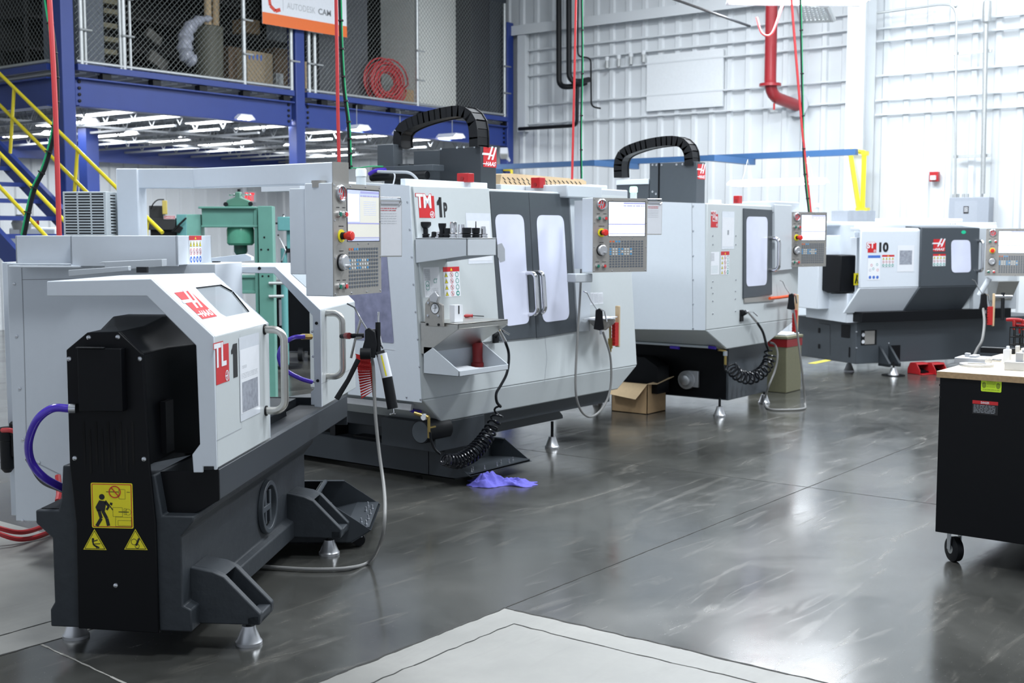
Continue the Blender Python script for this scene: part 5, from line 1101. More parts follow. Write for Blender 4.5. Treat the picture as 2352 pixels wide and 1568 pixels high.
b = MB(); b.obox(PF3.w(.0,.26,-.14), (.03,.22,.07), Matrix((PF3.U,PF3.W,PF3.N)).transposed(), lgrey); b.build('pendant_mount', MM)
q0, q1 = pX(1684,466,9.8), pX(1697,449,9.8)
red_box('small red switch box on top of the single-door mill', (1684,449), (1697,467), 9.9)
# gun on bracket, coil
yy = 4.80
t = thing('air_gun', 'chrome blow gun on a black bracket on the single-door mill front', 'air gun', tuple(pY(1712,720,yy)))
b = MB(); c = pY(1704,722,4.84); b.box((c.x-.025,4.835,c.z-.06),(c.x+.025,4.849,c.z+.04), mblack); b.cyl((c.x,4.84,c.z),tuple(pY(1714,716,yy)),.02,mblack); b.build('holder_bracket', t)
b = MB(); b.cyl(pY(1716,714,yy), pY(1737,738,yy), .010, chrome, .014); b.tube([pY(1718,714,yy),pY(1730,716,yy),pY(1740,725,yy)], .007, chrome, 6); b.build('barrel', t)
t = thing('coil_hose', 'glossy black coiled air hose under the single-door mill front', 'hose', tuple(pY(1742,745,yy)))
b = MB(); b.tube(smooth([pY(*q_,yy) for q_ in ((1740,742),(1752,762),(1760,790),(1766,806))]), .012, gblack, 10); b.build('straight_section', t)
coil([pY(*q_, 4.84) for q_ in ((1770,808),(1764,835),(1748,856),(1722,868),(1695,860),(1678,842))], .052, .009, 13, gblack, 'coil', t, pw=1)
b = MB(); b.tube(smooth([pY(*q_,4.84) for q_ in ((1672,838),(1666,850),(1664,838))]), .009, gblack, 8); b.build('straight_section', t)
t = thing('squeegee', 'orange-red plastic squeegee lying on the single-door mill ledge', 'squeegee', tuple(pY(1795,682,4.8)))
b = MB(); b.tube([pY(1768,685,4.8),pY(1790,683,4.8),pY(1826,678,4.8)], .014, mat('bright_orange_plastic',(.85,.10,.02),.4), 10); b.build('handle', t)
air_gun('black blow gun hanging at the right side of the single-door mill', pY(1816,690,4.74), .9)
hose_t('grey coolant hose looping to the floor from the single-door mill blow gun', [pY(1822,706,4.72), pY(1832,770,4.7), pY(1842,850,4.68), pZ(1849,925,.02), pZ(1845,938,.012), pZ(1800,941,.012), pZ(1765,938,.012), pZ(1757,920,.02), pY(1764,890,4.9), pY(1780,850,4.9), pY(1786,815,4.9), pY(1780,792,4.95), pY(1768,786,4.97)], .010, mat('grey_hose', (.22,.22,.215), .4))
brush('red bristle brush with wooden handle hanging right of the single-door mill', pY(1830,676,4.76), .36, (1,0,0))
# cardboard box
bx = thing('cardboard_box', 'open cardboard box on the floor between the two mills', 'box', (9.27,5.55,0))
b = MB(); x0, y0, x1, y1, h_ = 9.275, 5.555, 9.60, 5.93, .27
for A_, B_ in (((x0,y0,0),(x1,y0+.006,h_)),((x0,y1-.006,0),(x1,y1,h_)),((x0,y0,0),(x0+.006,y1,h_)),((x1-.006,y0,0),(x1,y1,h_)),((x0,y0,0),(x1,y1,.006))): b.box(A_, B_, card)
b.build('carton_body', bx)
b = MB(); b.ext([(x0,y0,h_),(x0,y1,h_),(x0-.10,y1-.02,h_-.10),(x0-.10,y0+.06,h_-.13)], (.004,0,.004), cardl); b.build('flap', bx)
b = MB(); b.ext([(x0,y0,h_),(x1,y0,h_),(x1+.01,y0-.08,h_+.045),(x0+.05,y0-.07,h_-.0)], (0,.004,.004), cardl); b.build('flap', bx)
b = MB(); b.lathe([(.001,0),(.05,.01),(.05,.05),(.03,.075),(.0001,.08)], (9.42,5.66,.19), mat('light_blue_wrap',(.10,.45,.75),.3), n=7); o = b.build('plastic_wrap', loc=(9.42,5.66,.19)); tag(o, 'bit of light blue plastic sticking out of the open cardboard box', 'wrap')
b = MB(); b.box((x0+.006,y0+.006,.006),(x1-.006,y1-.006,.19), paper); o = b.build('packing_paper', loc=(9.4,5.7,.006)); tag(o, 'packing paper filling the open cardboard box', 'packing material')
# bin
fb = pZ(1805,903,0); olive = mat('olive_steel_paint', (.17,.165,.10), .5, var=.15)
t = thing('waste_bin', 'tall olive waste bin with a red band behind the single-door mill corner', 'bin', (fb.x+.2,fb.y+.2,0))
zt6 = pX(1806,768,fb.x).z; b = MB(); b.box((fb.x,fb.y,0),(fb.x+.36,fb.y+.42,zt6-.06), olive); b.build('bin_body', t, bevel=.008)
b = MB(); b.box((fb.x-.004,fb.y-.004,zt6-.13),(fb.x+.364,fb.y+.424,zt6-.05), dred); b.build('red_band', t)
b = MB(); b.box((fb.x-.012,fb.y-.012,zt6-.05),(fb.x+.372,fb.y+.432,zt6-.02), olive); b.box((fb.x+.02,fb.y+.02,zt6-.02),(fb.x+.34,fb.y+.4,zt6), paper); b.build('lid', t, bevel=.006)
# ================================================================ ST lathe
S = Frame(13.293, 5.231, -30)
ST = thing('cnc_lathe', 'farthest machine: wide lathe with white and dark grey sliding doors', 'lathe', (13.293,5.231,0), math.radians(-30))
def st(name, b, bevel=0): return b.build(name, ST, world=False, bevel=bevel)
yd = .95  # depth
q = lambda x, y, yy=0: S.Y(x, y, yy)
zg = q(1965,738).z; xe = q(2335,728).x; zbt = q(1965,836).z
b = MB(); b.box((0,0,zbt),(xe+.5,1.15,zg), dgrey2); st('base', b, .006)
b = MB(); b.box((-.035,-.14,q(1962,741,-.14).z),(q(2322,727,-.14).x,.5,q(1962,718,-.14).z), black); st('drip_tray', b, .004)
# white upper body
z1 = q(1975,719,-.05).z; b = MB(); zt7 = q(1975,515,.3).z
b.box((.02,.10,z1),(q(2290,515,.1).x,1.15,zt7), white); b.box((-.28,.35,.74),(.05,1.1,q(1935,540,.4).z), white); st('upper_body', b, .006)
b = MB(); b.box((.0,.0,q(1965,741).z),(.3,.1,q(1965,690).z), white); b.box((-.02,.01,z1),(.10,.12,1.56), white); st('left_frame', b, .004)
def door(name, a, c, m, zt, zf, zb, y_top, y_bot, x_sh):
    """sliding door with the lower part folded back under"""
    b = MB(); A = [(a,y_top,zt),(c,y_top,zt),(c,y_top,zf),(a,y_top,zf)]
    b.ext(A, (0,.03,0), m); b.ext([(a,y_top,zf),(c,y_top,zf),(c-x_sh,y_bot,zb),(a-x_sh,y_bot,zb)], (0,.03,0), m); o = st(name, b, .008); return o
YT = -.14
q0, q1 = q(1978,530,YT), q(2116,530,YT); zf = q(2050,660,YT).z; zt_ = q0.z
d1 = door('door', q0.x, q1.x, white, zt_, zf, z1, YT, .0, .10); lab(d1, 'white left sliding door')
b = MB(); b.prof([(YT,zt_),(YT+.03,zt_+.03),(.05,zt_+.035),(.05,zt_)], 'x', q0.x, q1.x, white); st('door_top_cap', b, .004)
q2, q3 = q(2117,523,YT-.03), q(2251,523,YT-.03); zt8 = q2.z
d2 = door('door', q2.x, q3.x, dgrey2, zt8, q(2200,657,YT-.03).z, z1, YT-.03, -.02, .10); lab(d2, 'dark grey right sliding door with window')
b = MB(); b.box((q1.x-.25,-.02,zt8-.1),(q3.x,.1,zt8), dgrey2); b.prof([(YT-.03,zt8),(.1,zt8+.02),(.1,zt8)], 'x', q2.x, q3.x, dgrey2); st('door_top_cap', b)
b = MB(); b.box((q3.x,-.10,z1),(q(2296,523,-.1).x+.3,.5,zt8), lgrey); st('right_frame', b, .006)
b = MB(); b.ext([(q3.x,-.10,z1+.35),(q(2300,600,-.1).x,-.10,z1+.35),(q(2300,600,-.1).x,-.1,z1),(q3.x-.12,-.02,z1)], (0,.08,0), pgrey); st('right_lower_panel', b)
b = MB(); qa, qb_ = q(2290,640,-.25), q(2338,640,-.25); b.loft([[(qa.x,-.28,1.05),(qb_.x,-.28,1.05),(qb_.x,.1,1.05),(qa.x,.1,1.05)],[(qa.x+.02,-.2,.82),(qb_.x-.04,-.2,.82),(qb_.x-.04,.1,.82),(qa.x+.02,.1,.82)]], steel); st('parts_chute', b, .003)
FD = Face(S.w((0,YT,0)), S.w((1,0,0))-S.w((0,0,0)), (0,0,1)); FD2 = Face(S.w((0,YT-.03,0)), FD.U, (0,0,1))
window(FD2, ((2184,551),(2228,551),(2230,625),(2185,626)), d2, lit, d=.004, k=.2)
d = Decal(FD2, .002); u0, v0 = FD2.at(2143,577); u1, v1 = FD2.at(2171,549); d.F = Face(FD2.w(u0,v0), FD2.U, FD2.W); k_ = u1-u0; d.F.W = d.F.W*((v1-v0)/(1.35*k_)); logo(d, 0, 0, k_); d.build('maker_logo', ST)
d = Decal(FD2, .002); u0, v0 = FD2.at(2142,611); u1, v1 = FD2.at(2172,583); warn(d, u0, v0, u1-u0, v1-v0, 3, 4, ['t','r','g']); d.build('warning_label', ST)
d = Decal(FD2, .002); u, v = FD2.at(2213,533); d.disc(u, v, .035, mat('glossy_green_oval', (.02,.55,.30), .2), 0, ry=.02); d.build('green_oval', ST)  # small flat green oval on the dark door
d = Decal(FD, .002); u0, v0 = FD.at(1990,580); u1, v1 = FD.at(2013,556); badge(d, u0, v0, u1-u0, v1-v0, 'ST'); u0, v0 = FD.at(2019,579); u1, v1 = FD.at(2041,556); d.text('10', u0, v0, u1-u0, v1-v0, bk, 1, bold=.05); d.build('model_badge', ST)
d = Decal(FD, .002); u0, v0 = FD.at(1992,643); u1, v1 = FD.at(2022,586); d.rect(u0,v0,u1,v1,wt); d.rect(u0,v1-.03,u1,v1,bl,1)
for i in range(3): d.disc(u0+(.2+.3*i)*(u1-u0), v0+.03, .018, bl, 1)
for i, (a_, c_) in enumerate(((.3,.6),(.75,.62),(.45,.45),(.2,.4),(.8,.4))): d.ring(u0+a_*(u1-u0), v0+c_*(v1-v0), .014, .004, (rd,gn,gn,gy,rd)[i], 1)
d.build('safety_label', ST)
d = Decal(FD, .002); u0, v0 = FD.at(2025,613); u1, v1 = FD.at(2054,585); warn(d, u0, v0, u1-u0, v1-v0, 3, 4, ['t','r','g']); d.build('warning_label', ST)
d = Decal(FD, .002); u0, v0 = FD.at(2060,624); u1, v1 = FD.at(2100,563); d.rect(u0,v0,u1,v1,paper); d.rect(u0+.03,v0+.08,u1-.03,v0+.24,mat('printed_photo_grey',(.30,.32,.37),.6,var=.5,scale=45),1); d.build('photo_sheet', ST)
ug, v0 = FD2.at(2248,622); _, v1 = FD2.at(2248,553); uhandle('door_handle', FD2, ug-.02, v0, v1, .08, .018, ST, m=chrome)
# dark spindle-end cover on the left with white skirt
b = MB(); P = [S.X(*p, -.05) for p in ((1870,618),(1870,688),(1925,703),(1925,616))]
q4, q5 = q(1903,617,.10), q(1957,616,.05)
b.prof([(.02,.95),(.02,1.36),(.10,1.365),(.75,1.365),(.75,1.05),(.25,.93)], 'x', -.22, .02, black); st('spindle_cover', b, .01)
b = MB(); b.prof([(.02,.93),(.3,.92),(.78,1.03),(.78,.62),(.02,.60)], 'x', -.12, .02, white); st('left_skirt', b, .004)
F8 = Face(S.w((0,.0,0)), FD.U, (0,0,1)); d = Decal(F8, .004); u0, v0 = F8.at(1960,655); u1, v1 = F8.at(1975,627); d.rect(u0,v0,u1,v1,yl); u=(u0+u1)/2; d.disc(u,v1-.03,.012,bk,1); d.pl([(u,v1-.04),(u-.01,v0+.06),(u-.02,v0+.02)],.02,bk,1); d.pl([(u,v0+.07),(u+.02,v0+.02)],.012,bk,1)
o = d.build('warning_label', ST)
b = MB(); b.box((-.0,-.005,.0),(.0,.0,.0), black) if False else None
d = Decal(Face(S.w((0,0,0)), FD.U, (0,0,1)), .002); 
for a_, c_ in (((2003,790),(2003,758)),): 
    u0, v0 = d.F.at(1977,793); u1, v1 = d.F.at(2014,757); d.rect(u0,v0,u1,v1,mblack); d.rect(u0+.05,v0+.01,u1-.03,v1-.01,panelst,1); d.disc(u0+.03,v0+.12*1,.022,paper,2); d.disc(u0+.03,v0+.04,.022,paper,2)
d.build('gauge_panel', ST)
d = Decal(Face(S.w((0,0,0)), FD.U, (0,0,1)), .002); u0, v0 = d.F.at(2044,828); u1, v1 = d.F.at(2068,792); d.rect(u0,v0,u1,v1,black); d.build('base_cutout', ST)
F9 = Face(S.w((-.003,1.0,0)), S.w((0,-1,0))-S.w((0,0,0)), (0,0,1)); d = Decal(F9, .002)
for a_, c_ in (((1932,774),(1953,746)),((1949,820),(1953,797)),((1879,764),(1884,753)),((1879,800),(1884,790))): u0, v0 = F9.at(*a_); u1, v1 = F9.at(*c_); d.rrect(u0,v0,u1,v1,.01,black)
d.build('vent_openings', ST)
d = Decal(F9, .002); d.pl([F9.at(*p) for p in ((1882,742),(1907,746),(1907,815))], .004, black); d.build('access_panel_seam', ST)
for p in ((1967,762),(1967,799),(2041,788)): v_ = q(*p); b = MB(); b.lathe([(.012,0),(.01,.006),(.0001,.008)], v_, zinc, ax=(0,-1,0), n=8); st('screw', b)
f0 = S.I @ pZ(2052,862); foot(ST, f0.x, f0.y, .09, .16, .06)
f1 = S.I @ pZ(1950,852); foot(ST, f1.x, f1.y, .09, .16, .06)
b = MB(); b.lathe([(.13,.0),(.13,.008),(.0001,.008)], (f0.x,f0.y,0.0), black, n=24); st('floor_pad', b)
for dx in (-.07,.07): b = MB(); b.prof([(0,.33),(f0.y-.02,.14),(f0.y-.02,.10),(0,.10)], 'x', f0.x+dx-.015, f0.x+dx+.015, dgrey); b.box((f0.x+dx-.015,f0.y-.02,.10),(f0.x+dx+.015,0,.13), dgrey); st('leg_bracket', b)
# top covers
b = MB(); q6, q7 = q(1933,525,.5), q(2210,503,.5); b.box((-.2,.35,zt7-.02),(q(2290,515,.35).x,1.0,zt7+.03), white); b.box((q(2068,505,.4).x,.4,zt7+.03),(q(2212,505,.4).x,.9,zt7+.075), white); st('top_cover', b, .012)
b = MB(); q8, q9 = q(1946,512,.6), q(2011,484,.6); b.box((q8.x,.6,zt7+.03),(q9.x,.9,q9.z), mat('grille_grey', (.28,.30,.33), .4)); st('resistor_box', b)
F10 = Face(S.w((q8.x,.6,zt7+.03)), FD.U, (0,0,1)); d = Decal(F10, .002); wq_ = q9.x-q8.x; hq_ = q9.z-zt7-.03
for i in range(10):
    for j in range(3): d.rect(.02+j*wq_/3, .01+i*hq_/10, wq_/3*(j+.8), .01+(i+.5)*hq_/10, gy)
d.build('grille_slots', ST)
d = Decal(Face(S.w((0,.35,0)), FD.U, (0,0,1)), .003); u, v = d.F.at(2174,520); d.text('HAAS', u, v, .14, .035, bk, 1, bold=.03); d.build('top_lettering', ST)
# pendant of the lathe, turned to the left
pt = pD(2262,633,13.4); PF4, pn4 = pendant(ST, tuple(pt), -73, .46, .515, .14, 'light', 'off', body=lgrey)
b = MB(); b.cyl(PF4.w(.05,-.03,-.07), PF4.w(-.05,-.22,-.07), .03, lgrey); b.build('pendant_arm', ST)
p = PF4.w(.47,.48,.0); clipboard('clipboard at the right photo edge beside the far lathe pendant', p, (math.cos(math.radians(-60)),math.sin(math.radians(-60)),0), (.06,.03,1), .15, .28)
air_gun('grey blow gun hanging under the far lathe control pendant', pD(2258,690,13.0), 1.1)
hose_t('thin grey hose hanging from the far lathe blow gun to behind the bench', [pD(2258,708,13), pD(2261,740,12.9), pD(2256,780,12.8), pD(2245,800,12.8), pD(2238,815,12.8)], .014, mat('grey_hose', (.22,.22,.215), .4))
brush('red brush with pale wooden handle hanging at the far lathe right end', pD(2283,674,12.9), .345, (RT[0],RT[1],0))
t = thing('grease_gun', 'black and silver grease gun hanging right of the far lathe brush', 'grease gun', tuple(pD(2304,720,12.95))); b = MB(); b.cyl(pD(2304,672,12.95), pD(2302,735,12.95), .02, mblack, n=12); b.build('barrel', t); b = MB(); b.cyl(pD(2284,681,12.95), pD(2324,682,12.95), .022, chrome, n=12); b.build('crossbar', t)
# white cabinet behind the single-door mill
t = thing('white_cabinet', 'tall narrow white cabinet between the bin and the far lathe', 'cabinet', (14.0,6.8,0)); q0, q1 = pZ(1836,812,0), pZ(1864,812,0)
b = MB(); b.box((q1.x-.6,q1.y,.05),(q1.x,q1.y+.7,1.38), white) if False else b.obox(((q0.x+q1.x)/2+.2,(q0.y+q1.y)/2+.25,.80), (.33,.32,.72), Matrix.Rotation(math.radians(-30),3,'Z'), white); b.build('cabinet_body', t, bevel=.01)
for sx in (-.25,.25):
    b = MB(); c = Matrix.Rotation(math.radians(-30),3,'Z') @ V((sx,-.25,0)); b.cyl(((q0.x+q1.x)/2+.2+c.x,(q0.y+q1.y)/2+.25+c.y,0),((q0.x+q1.x)/2+.2+c.x,(q0.y+q1.y)/2+.25+c.y,.1), .035, mblack); b.build('foot', t)
# red foot pedals
for (x_, lb_) in ((2112,'left red foot pedal on the floor in front of the far lathe'),(2148,'right red foot pedal partly hidden by the workbench')):
    c = pZ(x_, 858, 0); R = Matrix.Rotation(math.radians(-28),3,'Z'); t = thing('foot_pedal', lb_, 'foot pedal', (c.x,c.y,0), math.radians(-28), 'red foot pedals of the far lathe')
    b = MB(); b.prof([(-.10,0),(-.10,.05),(-.04,.13),(.06,.13),(.10,.06),(.10,0)], 'x', -.09, -.08, red); b.prof([(-.10,0),(-.10,.05),(-.04,.13),(.06,.13),(.10,.06),(.10,0)], 'x', .08, .09, red)
    b.prof([(-.06,.11),(-.04,.13),(.06,.13),(.10,.06),(.09,.055),(.055,.12),(-.04,.12)], 'x', -.09, .09, red); b.box((-.09,-.14,0),(.09,.10,.012), red); b.build('guard', t, world=False, bevel=.004)
    b = MB(); b.prof([(-.08,.02),(-.08,.035),(.05,.06),(.05,.04)], 'x', -.06, .06, black); b.build('pedal', t, world=False)
# ================================================================ workbench
BX, BY, zT = 5.90, 1.915, .94
WB = thing('workbench', 'black rolling workbench with plywood top at the right edge', 'workbench', (6.4,1.2,0))
b = MB(); b.box((BX+.012,.35,.15),(7.55,BY-.012,zT-.028), black); b.build('cabinet_body', WB, bevel=.003)
b = MB(); b.box((BX,.33,zT-.03),(7.60,BY,zT-.0015), woodedge); b.box((BX+.0005,.3305,zT-.0015),(7.5995,BY-.0005,zT), wood); b.build('plywood_top', WB)
def caster(x, y, ang):
    t_ = MB(); R = Matrix.Rotation(ang,3,'Z'); ax = R @ V((0,1,0)); c = V((x,y,.062))
    t_.tube([c-ax*.021, c-ax*.016, c+ax*.016, c+ax*.021], [.052,.061,.061,.052], mblack, 28); t_.cyl(c-ax*.023, c+ax*.023, .022, gal, n=14); t_.build('wheel', WB, bevel=0)
    f = MB()
    for s in (-1,1): f.obox(c+ax*s*.029+V((0,0,.045)), (.014,.0025,.045), R, zinc)
    f.obox(c+V((0,0,.088)), (.035,.036,.003), R, zinc); f.build('caster_fork', WB)
for x, y, a_ in ((5.98,1.83,.85),(6.02,1.47,.35),(7.4,1.80,2.0),(7.4,.6,2.0)): caster(x, y, a_)
FB = Face((BX+.012,BY,.15), (0,-1,0), (0,0,1)); d = Decal(FB); u0, v0 = FB.at(2253,898); u1, v1 = FB.at(2301,872); d.rrect(u0,v0,u1,v1,.006,lime)
w_, h_ = u1-u0, v1-v0; d.scribble(u0+.28*w_,v0+.35*h_,u0+.72*w_,v1-.12*h_,6,mat('olive_ink',(.22,.30,.02),.6),1,.35); d.scribble(u0+.1*w_,v0+.12*h_,u1-.1*w_,v0+.2*h_,1,mat('olive_ink',(.22,.30,.02),.6),1,.4)
for a_ in (.15,.84): d.disc(u0+a_*w_, v0+.5*h_, .010, mat('olive_ink',(.22,.30,.02),.6), 1, ry=.014)
d.build('caution_label', WB)
d = Decal(FB); u0, v0 = FB.at(2233,949); u1, v1 = FB.at(2293,923); w_, h_ = u1-u0, v1-v0; d.rect(u0,v0,u1,v1,bk); d.rect(u0,v1-.26*h_,u1,v1,rd,1); d.text('DANGER',u0+.33*w_,v1-.22*h_,.33*w_,.17*h_,wt,2,bold=.02); d.scribble(u0+.05*w_,v0+.08*h_,u1-.1*w_,v1-.3*h_,6,gy,1,.45); d.build('danger_label', WB)
for y in (884,912): u, v = FB.at(2160,y); b = MB(); b.lathe([(.006,0),(.006,.002),(.0001,.002)], FB.w(u,v,0), mblack, ax=FB.N, n=10); b.build('bolt', WB)
def on(x, y): p = pZ(x, y, zT); return (p.x, p.y)
def block(lb_, base, parts, rot=0, name='machined_block'):
    x, y = base; t = thing(name, lb_, 'metal block', (x,y,zT), rot)
    for nm, a_, c_, m in parts: b = MB(); b.box(a_, c_, m); b.build(nm, t, world=False, bevel=.002)
    return t
x, y = on(2238,832); block('flat aluminium block with raised steps at the left of the bench', (x,y), [('base_block',(-.10,-.075,0),(.06,.075,.030),alu),('step',(-.05,-.02,.030),(.03,.015,.040),alu),('post',(-.02,.02,.030),(.005,.045,.048),alu)], .05)
x, y = on(2243,840); t = thing('machined_ring', 'flat round aluminium ring plate nearest the bench front edge', 'metal part', (x,y,zT)); b = MB()
b.lathe([(.045,0),(.082,0),(.082,.012),(.045,.012)], (x,y,zT), alu, n=40, ring=True); b.build('ring', t, bevel=.001)
x, y = on(2270,815); block('dark stepped vise part lying behind the aluminium blocks', (x+.15,y,), [('bar',(-.03,-.10,0),(.03,.08,.03),mblack),('jaw',(-.02,-.12,0),(.02,-.10,.045),alu)], .1, 'vise_part')
x, y = on(2308,836); t = block('white plastic post block standing on the bench', (x+.02,y-.005), [('block',(-.02,-.016,0),(.02,.016,.075),paper),('pin',(-.01,-.008,.075),(.01,.004,.092),paper)], 0, 'plastic_block')
x, y = on(2318,848); block('square aluminium fixture block at the right front of the bench', (x,y-.02), [('base_block',(-.045,-.055,0),(.045,.035,.042),alu),('tower',(-.015,-.045,.042),(.02,-.01,.085),alu)], .1)
x, y = on(2347,845); block('cut-off aluminium block at the right photo edge', (x+.02,y-.01), [('base_block',(-.04,-.05,0),(.04,.04,.04),alu),('post',(-.01,-.01,.04),(.015,.015,.09),alu)], .2)
x, y = on(2288,830); t = thing('drill_bit', 'spiral drill bit lying on the bench between the blocks', 'drill bit', (x,y,zT)); b = MB(); R_ = []
p0 = V((x,y-.03,zT+.008)); 
for i in range(25): a_ = i/24; R_.append(p0+V((-.01+.0*a_,.06*a_,0)))
b.tube(R_, [.0075 if i % 3 else .0045 for i in range(25)], chrome, 8); b.build('spiral', t)
# T-handle keys in their rack
x, y = on(2338,806); t = thing('key_rack', 'black wire rack holding T-handle hex keys on the bench', 'tool rack', (x+.1,y,zT)); b = MB(); x += .1
for zz in (.03,.075,.13): b.tube([(x-.05,y+.06,zT+zz),(x+.05,y+.06,zT+zz),(x+.05,y-.18,zT+zz),(x-.05,y-.18,zT+zz)], .004, mblack, 6, closed=True)
for i in range(9): b.cyl((x-.05,y+.06-.03*i,zT+.002),(x-.05,y+.06-.03*i,zT+.13), .003, mblack, n=6)
b.build('wire_frame', t); b = MB(); b.box((x-.05,y-.18,zT+.125),(x+.05,y+.06,zT+.131), mblack); b.build('top_shelf', t)
for i, (px_, py_, s_) in enumerate(((2330,735,1.0),(2343,748,.8),(2350,738,.9))):
    p = pX(px_, py_, x-.03+.02*i); t = thing('hex_key', ['nearest','middle','rightmost'][i]+' red T-handle hex key standing in the bench rack', 'hex key', (p.x,p.y,p.z), 0, 'red T-handle keys in the bench rack')
    b = MB(); b.tube([p+V((0,.045*s_,0)), p+V((0,.02,.002)), p-V((0,.02,-.002)), p-V((0,.045*s_,0))], [.009*s_,.011*s_,.011*s_,.009*s_], red, 10); b.tube([p, p-V((0,0,.055*s_))], [.012*s_,.008*s_], red, 10); b.build('t_handle', t, bevel=.002)
    b = MB(); b.cyl(p-V((0,0,.05)), (p.x,p.y,zT+.02), .0035, mblack, n=6); b.build('key_shaft', t)
# ================================================================ mezzanine
YM = 12.91
MZ = thing('mezzanine', 'blue steel storage mezzanine with lit underside at upper left', 'mezzanine', (12.6,15.5,0))
def col_w(x, name='column'):
    b = MB(); b.box((x-.085,YM-.02,0),(x+.085,YM+.15,5.2), blue); b.box((x-.14,YM-.07,0),(x+.14,YM+.2,.02), blue); return b.build(name, MZ, bevel=.01)
for x in (8.37,12.02,16.88): col_w(x)
for x in (8.37,): 
    b = MB(); b.box((x-.10,YM+6.0,0),(x+.10,YM+6.15,3.4), blue); b.build('column', MZ)
b = MB(); p = pD(205,400,17.5); b.box((p.x-.1,p.y-.1,0),(p.x+.1,p.y+.1,3.1), blue); b.build('column', MZ)
for x0, x1 in ((8.49,11.9),(12.14,16.81)):
    b = MB(); b.box((x0,YM+.04,3.10),(x1,YM+.05,3.44), blue); b.box((x0,YM-.03,3.42),(x1,YM+.13,3.44), blue); b.box((x0,YM-.03,3.10),(x1,YM+.13,3.115), blue); b.build('girder', MZ, bevel=.003)
    b = MB(); b.box((x0,YM-.03,3.52),(x1,YM+.06,3.595), blue); b.build('deck_edge_channel', MZ, bevel=.003)
for xx in (8.50, 11.88, 12.16, 16.8):
    for k in range(4):
        b = MB(); b.lathe([(.02,0),(.02,.015),(.0001,.02)], (xx+(.04 if xx in (8.5,12.16) else -.04),YM+.04,3.17+.075*k), mblack, ax=(0,-1,0), n=8); b.build('girder_bolt', MZ)
b = MB(); b.box((8.32,YM+.24,3.10),(8.34,19.0,3.44), blue); b.box((8.24,YM+.24,3.42),(8.42,19.0,3.44), blue); b.box((8.24,YM+.24,3.10),(8.42,19.0,3.115), blue); b.build('girder', MZ)
b = MB(); b.box((8.25,YM+.24,3.52),(8.34,19.0,3.595), blue); b.build('deck_edge_channel', MZ)
b = MB(); b.box((8.3,18.7,2.85),(17.0,18.85,3.2), blue); b.build('girder', MZ)
deck_m = mat('galvanised_deck', (.36,.38,.39), .5, .3, var=.1)
b = MB()
x = 8.35
pr = []
while x < 16.8: pr += [(x,3.50),(x+.08,3.50),(x+.11,3.54),(x+.19,3.54),(x+.22,3.50)]; x += .22
b.prof(pr+[(17.03,3.50),(17.03,3.56),(8.35,3.56)], 'y', YM+.06, 19.05, deck_m); b.build('deck', MZ)
jm = mat('grey_joist_primer', (.34,.36,.38), .5)
n_j = 0
for i in range(12):
    x = 8.9+i*.72; b = MB(); y0, y1 = YM+.1, 19.0
    b.box((x-.02,y0,3.46),(x+.02,y1,3.50), jm); b.box((x-.02,y0+.5,3.02),(x+.02,y1-.3,3.05), jm)
    k = 0; y = y0+.1
    while y < y1-.5: a_, c_ = ((x,y,3.46),(x,y+.3,3.04)) if k % 2 == 0 else ((x,y,3.04),(x,y+.3,3.46)); b.tube([a_,c_], .009, jm, 5); y += .3; k += 1
    b.box((x-.06,YM-.0,3.445),(x+.06,YM+.1,3.515), mblack); b.build('bar_joist', MZ)
for y in (14.6,16.6): b = MB(); b.box((8.4,y-.015,3.03),(17,y+.015,3.06), jm); b.build('joist_bridging', MZ)
# lights under the deck
ul = [(150,285,0),(240,262,1),(345,272,0),(500,280,1),(612,292,0),(65,312,0),(250,312,0),(370,325,1),(515,331,0),(612,340,0),(770,302,1),(870,312,0),(750,345,0),(990,320,1)]
gl = []
names = 'from the blue corner column'
for i, (x, y, pw_) in enumerate(ul):
    p = pZ(x, y, 3.13); 
    if p.x > 16.6: p.x = 16.6
    t = fixture('under_deck_light', 'fluorescent strip fixture glowing under the mezzanine deck', (p.x, min(p.y,18.3), 3.13), 1.2, .30, 90, 'fluorescent fixtures under the mezzanine', power=(40 if pw_ else 10), n=3)
    for s in (-1,1): b = MB(); b.cyl((s*.45,0,.06),(s*.45,0,.36), .006, gal, n=5); b.build('hanger_rod', t, world=False)
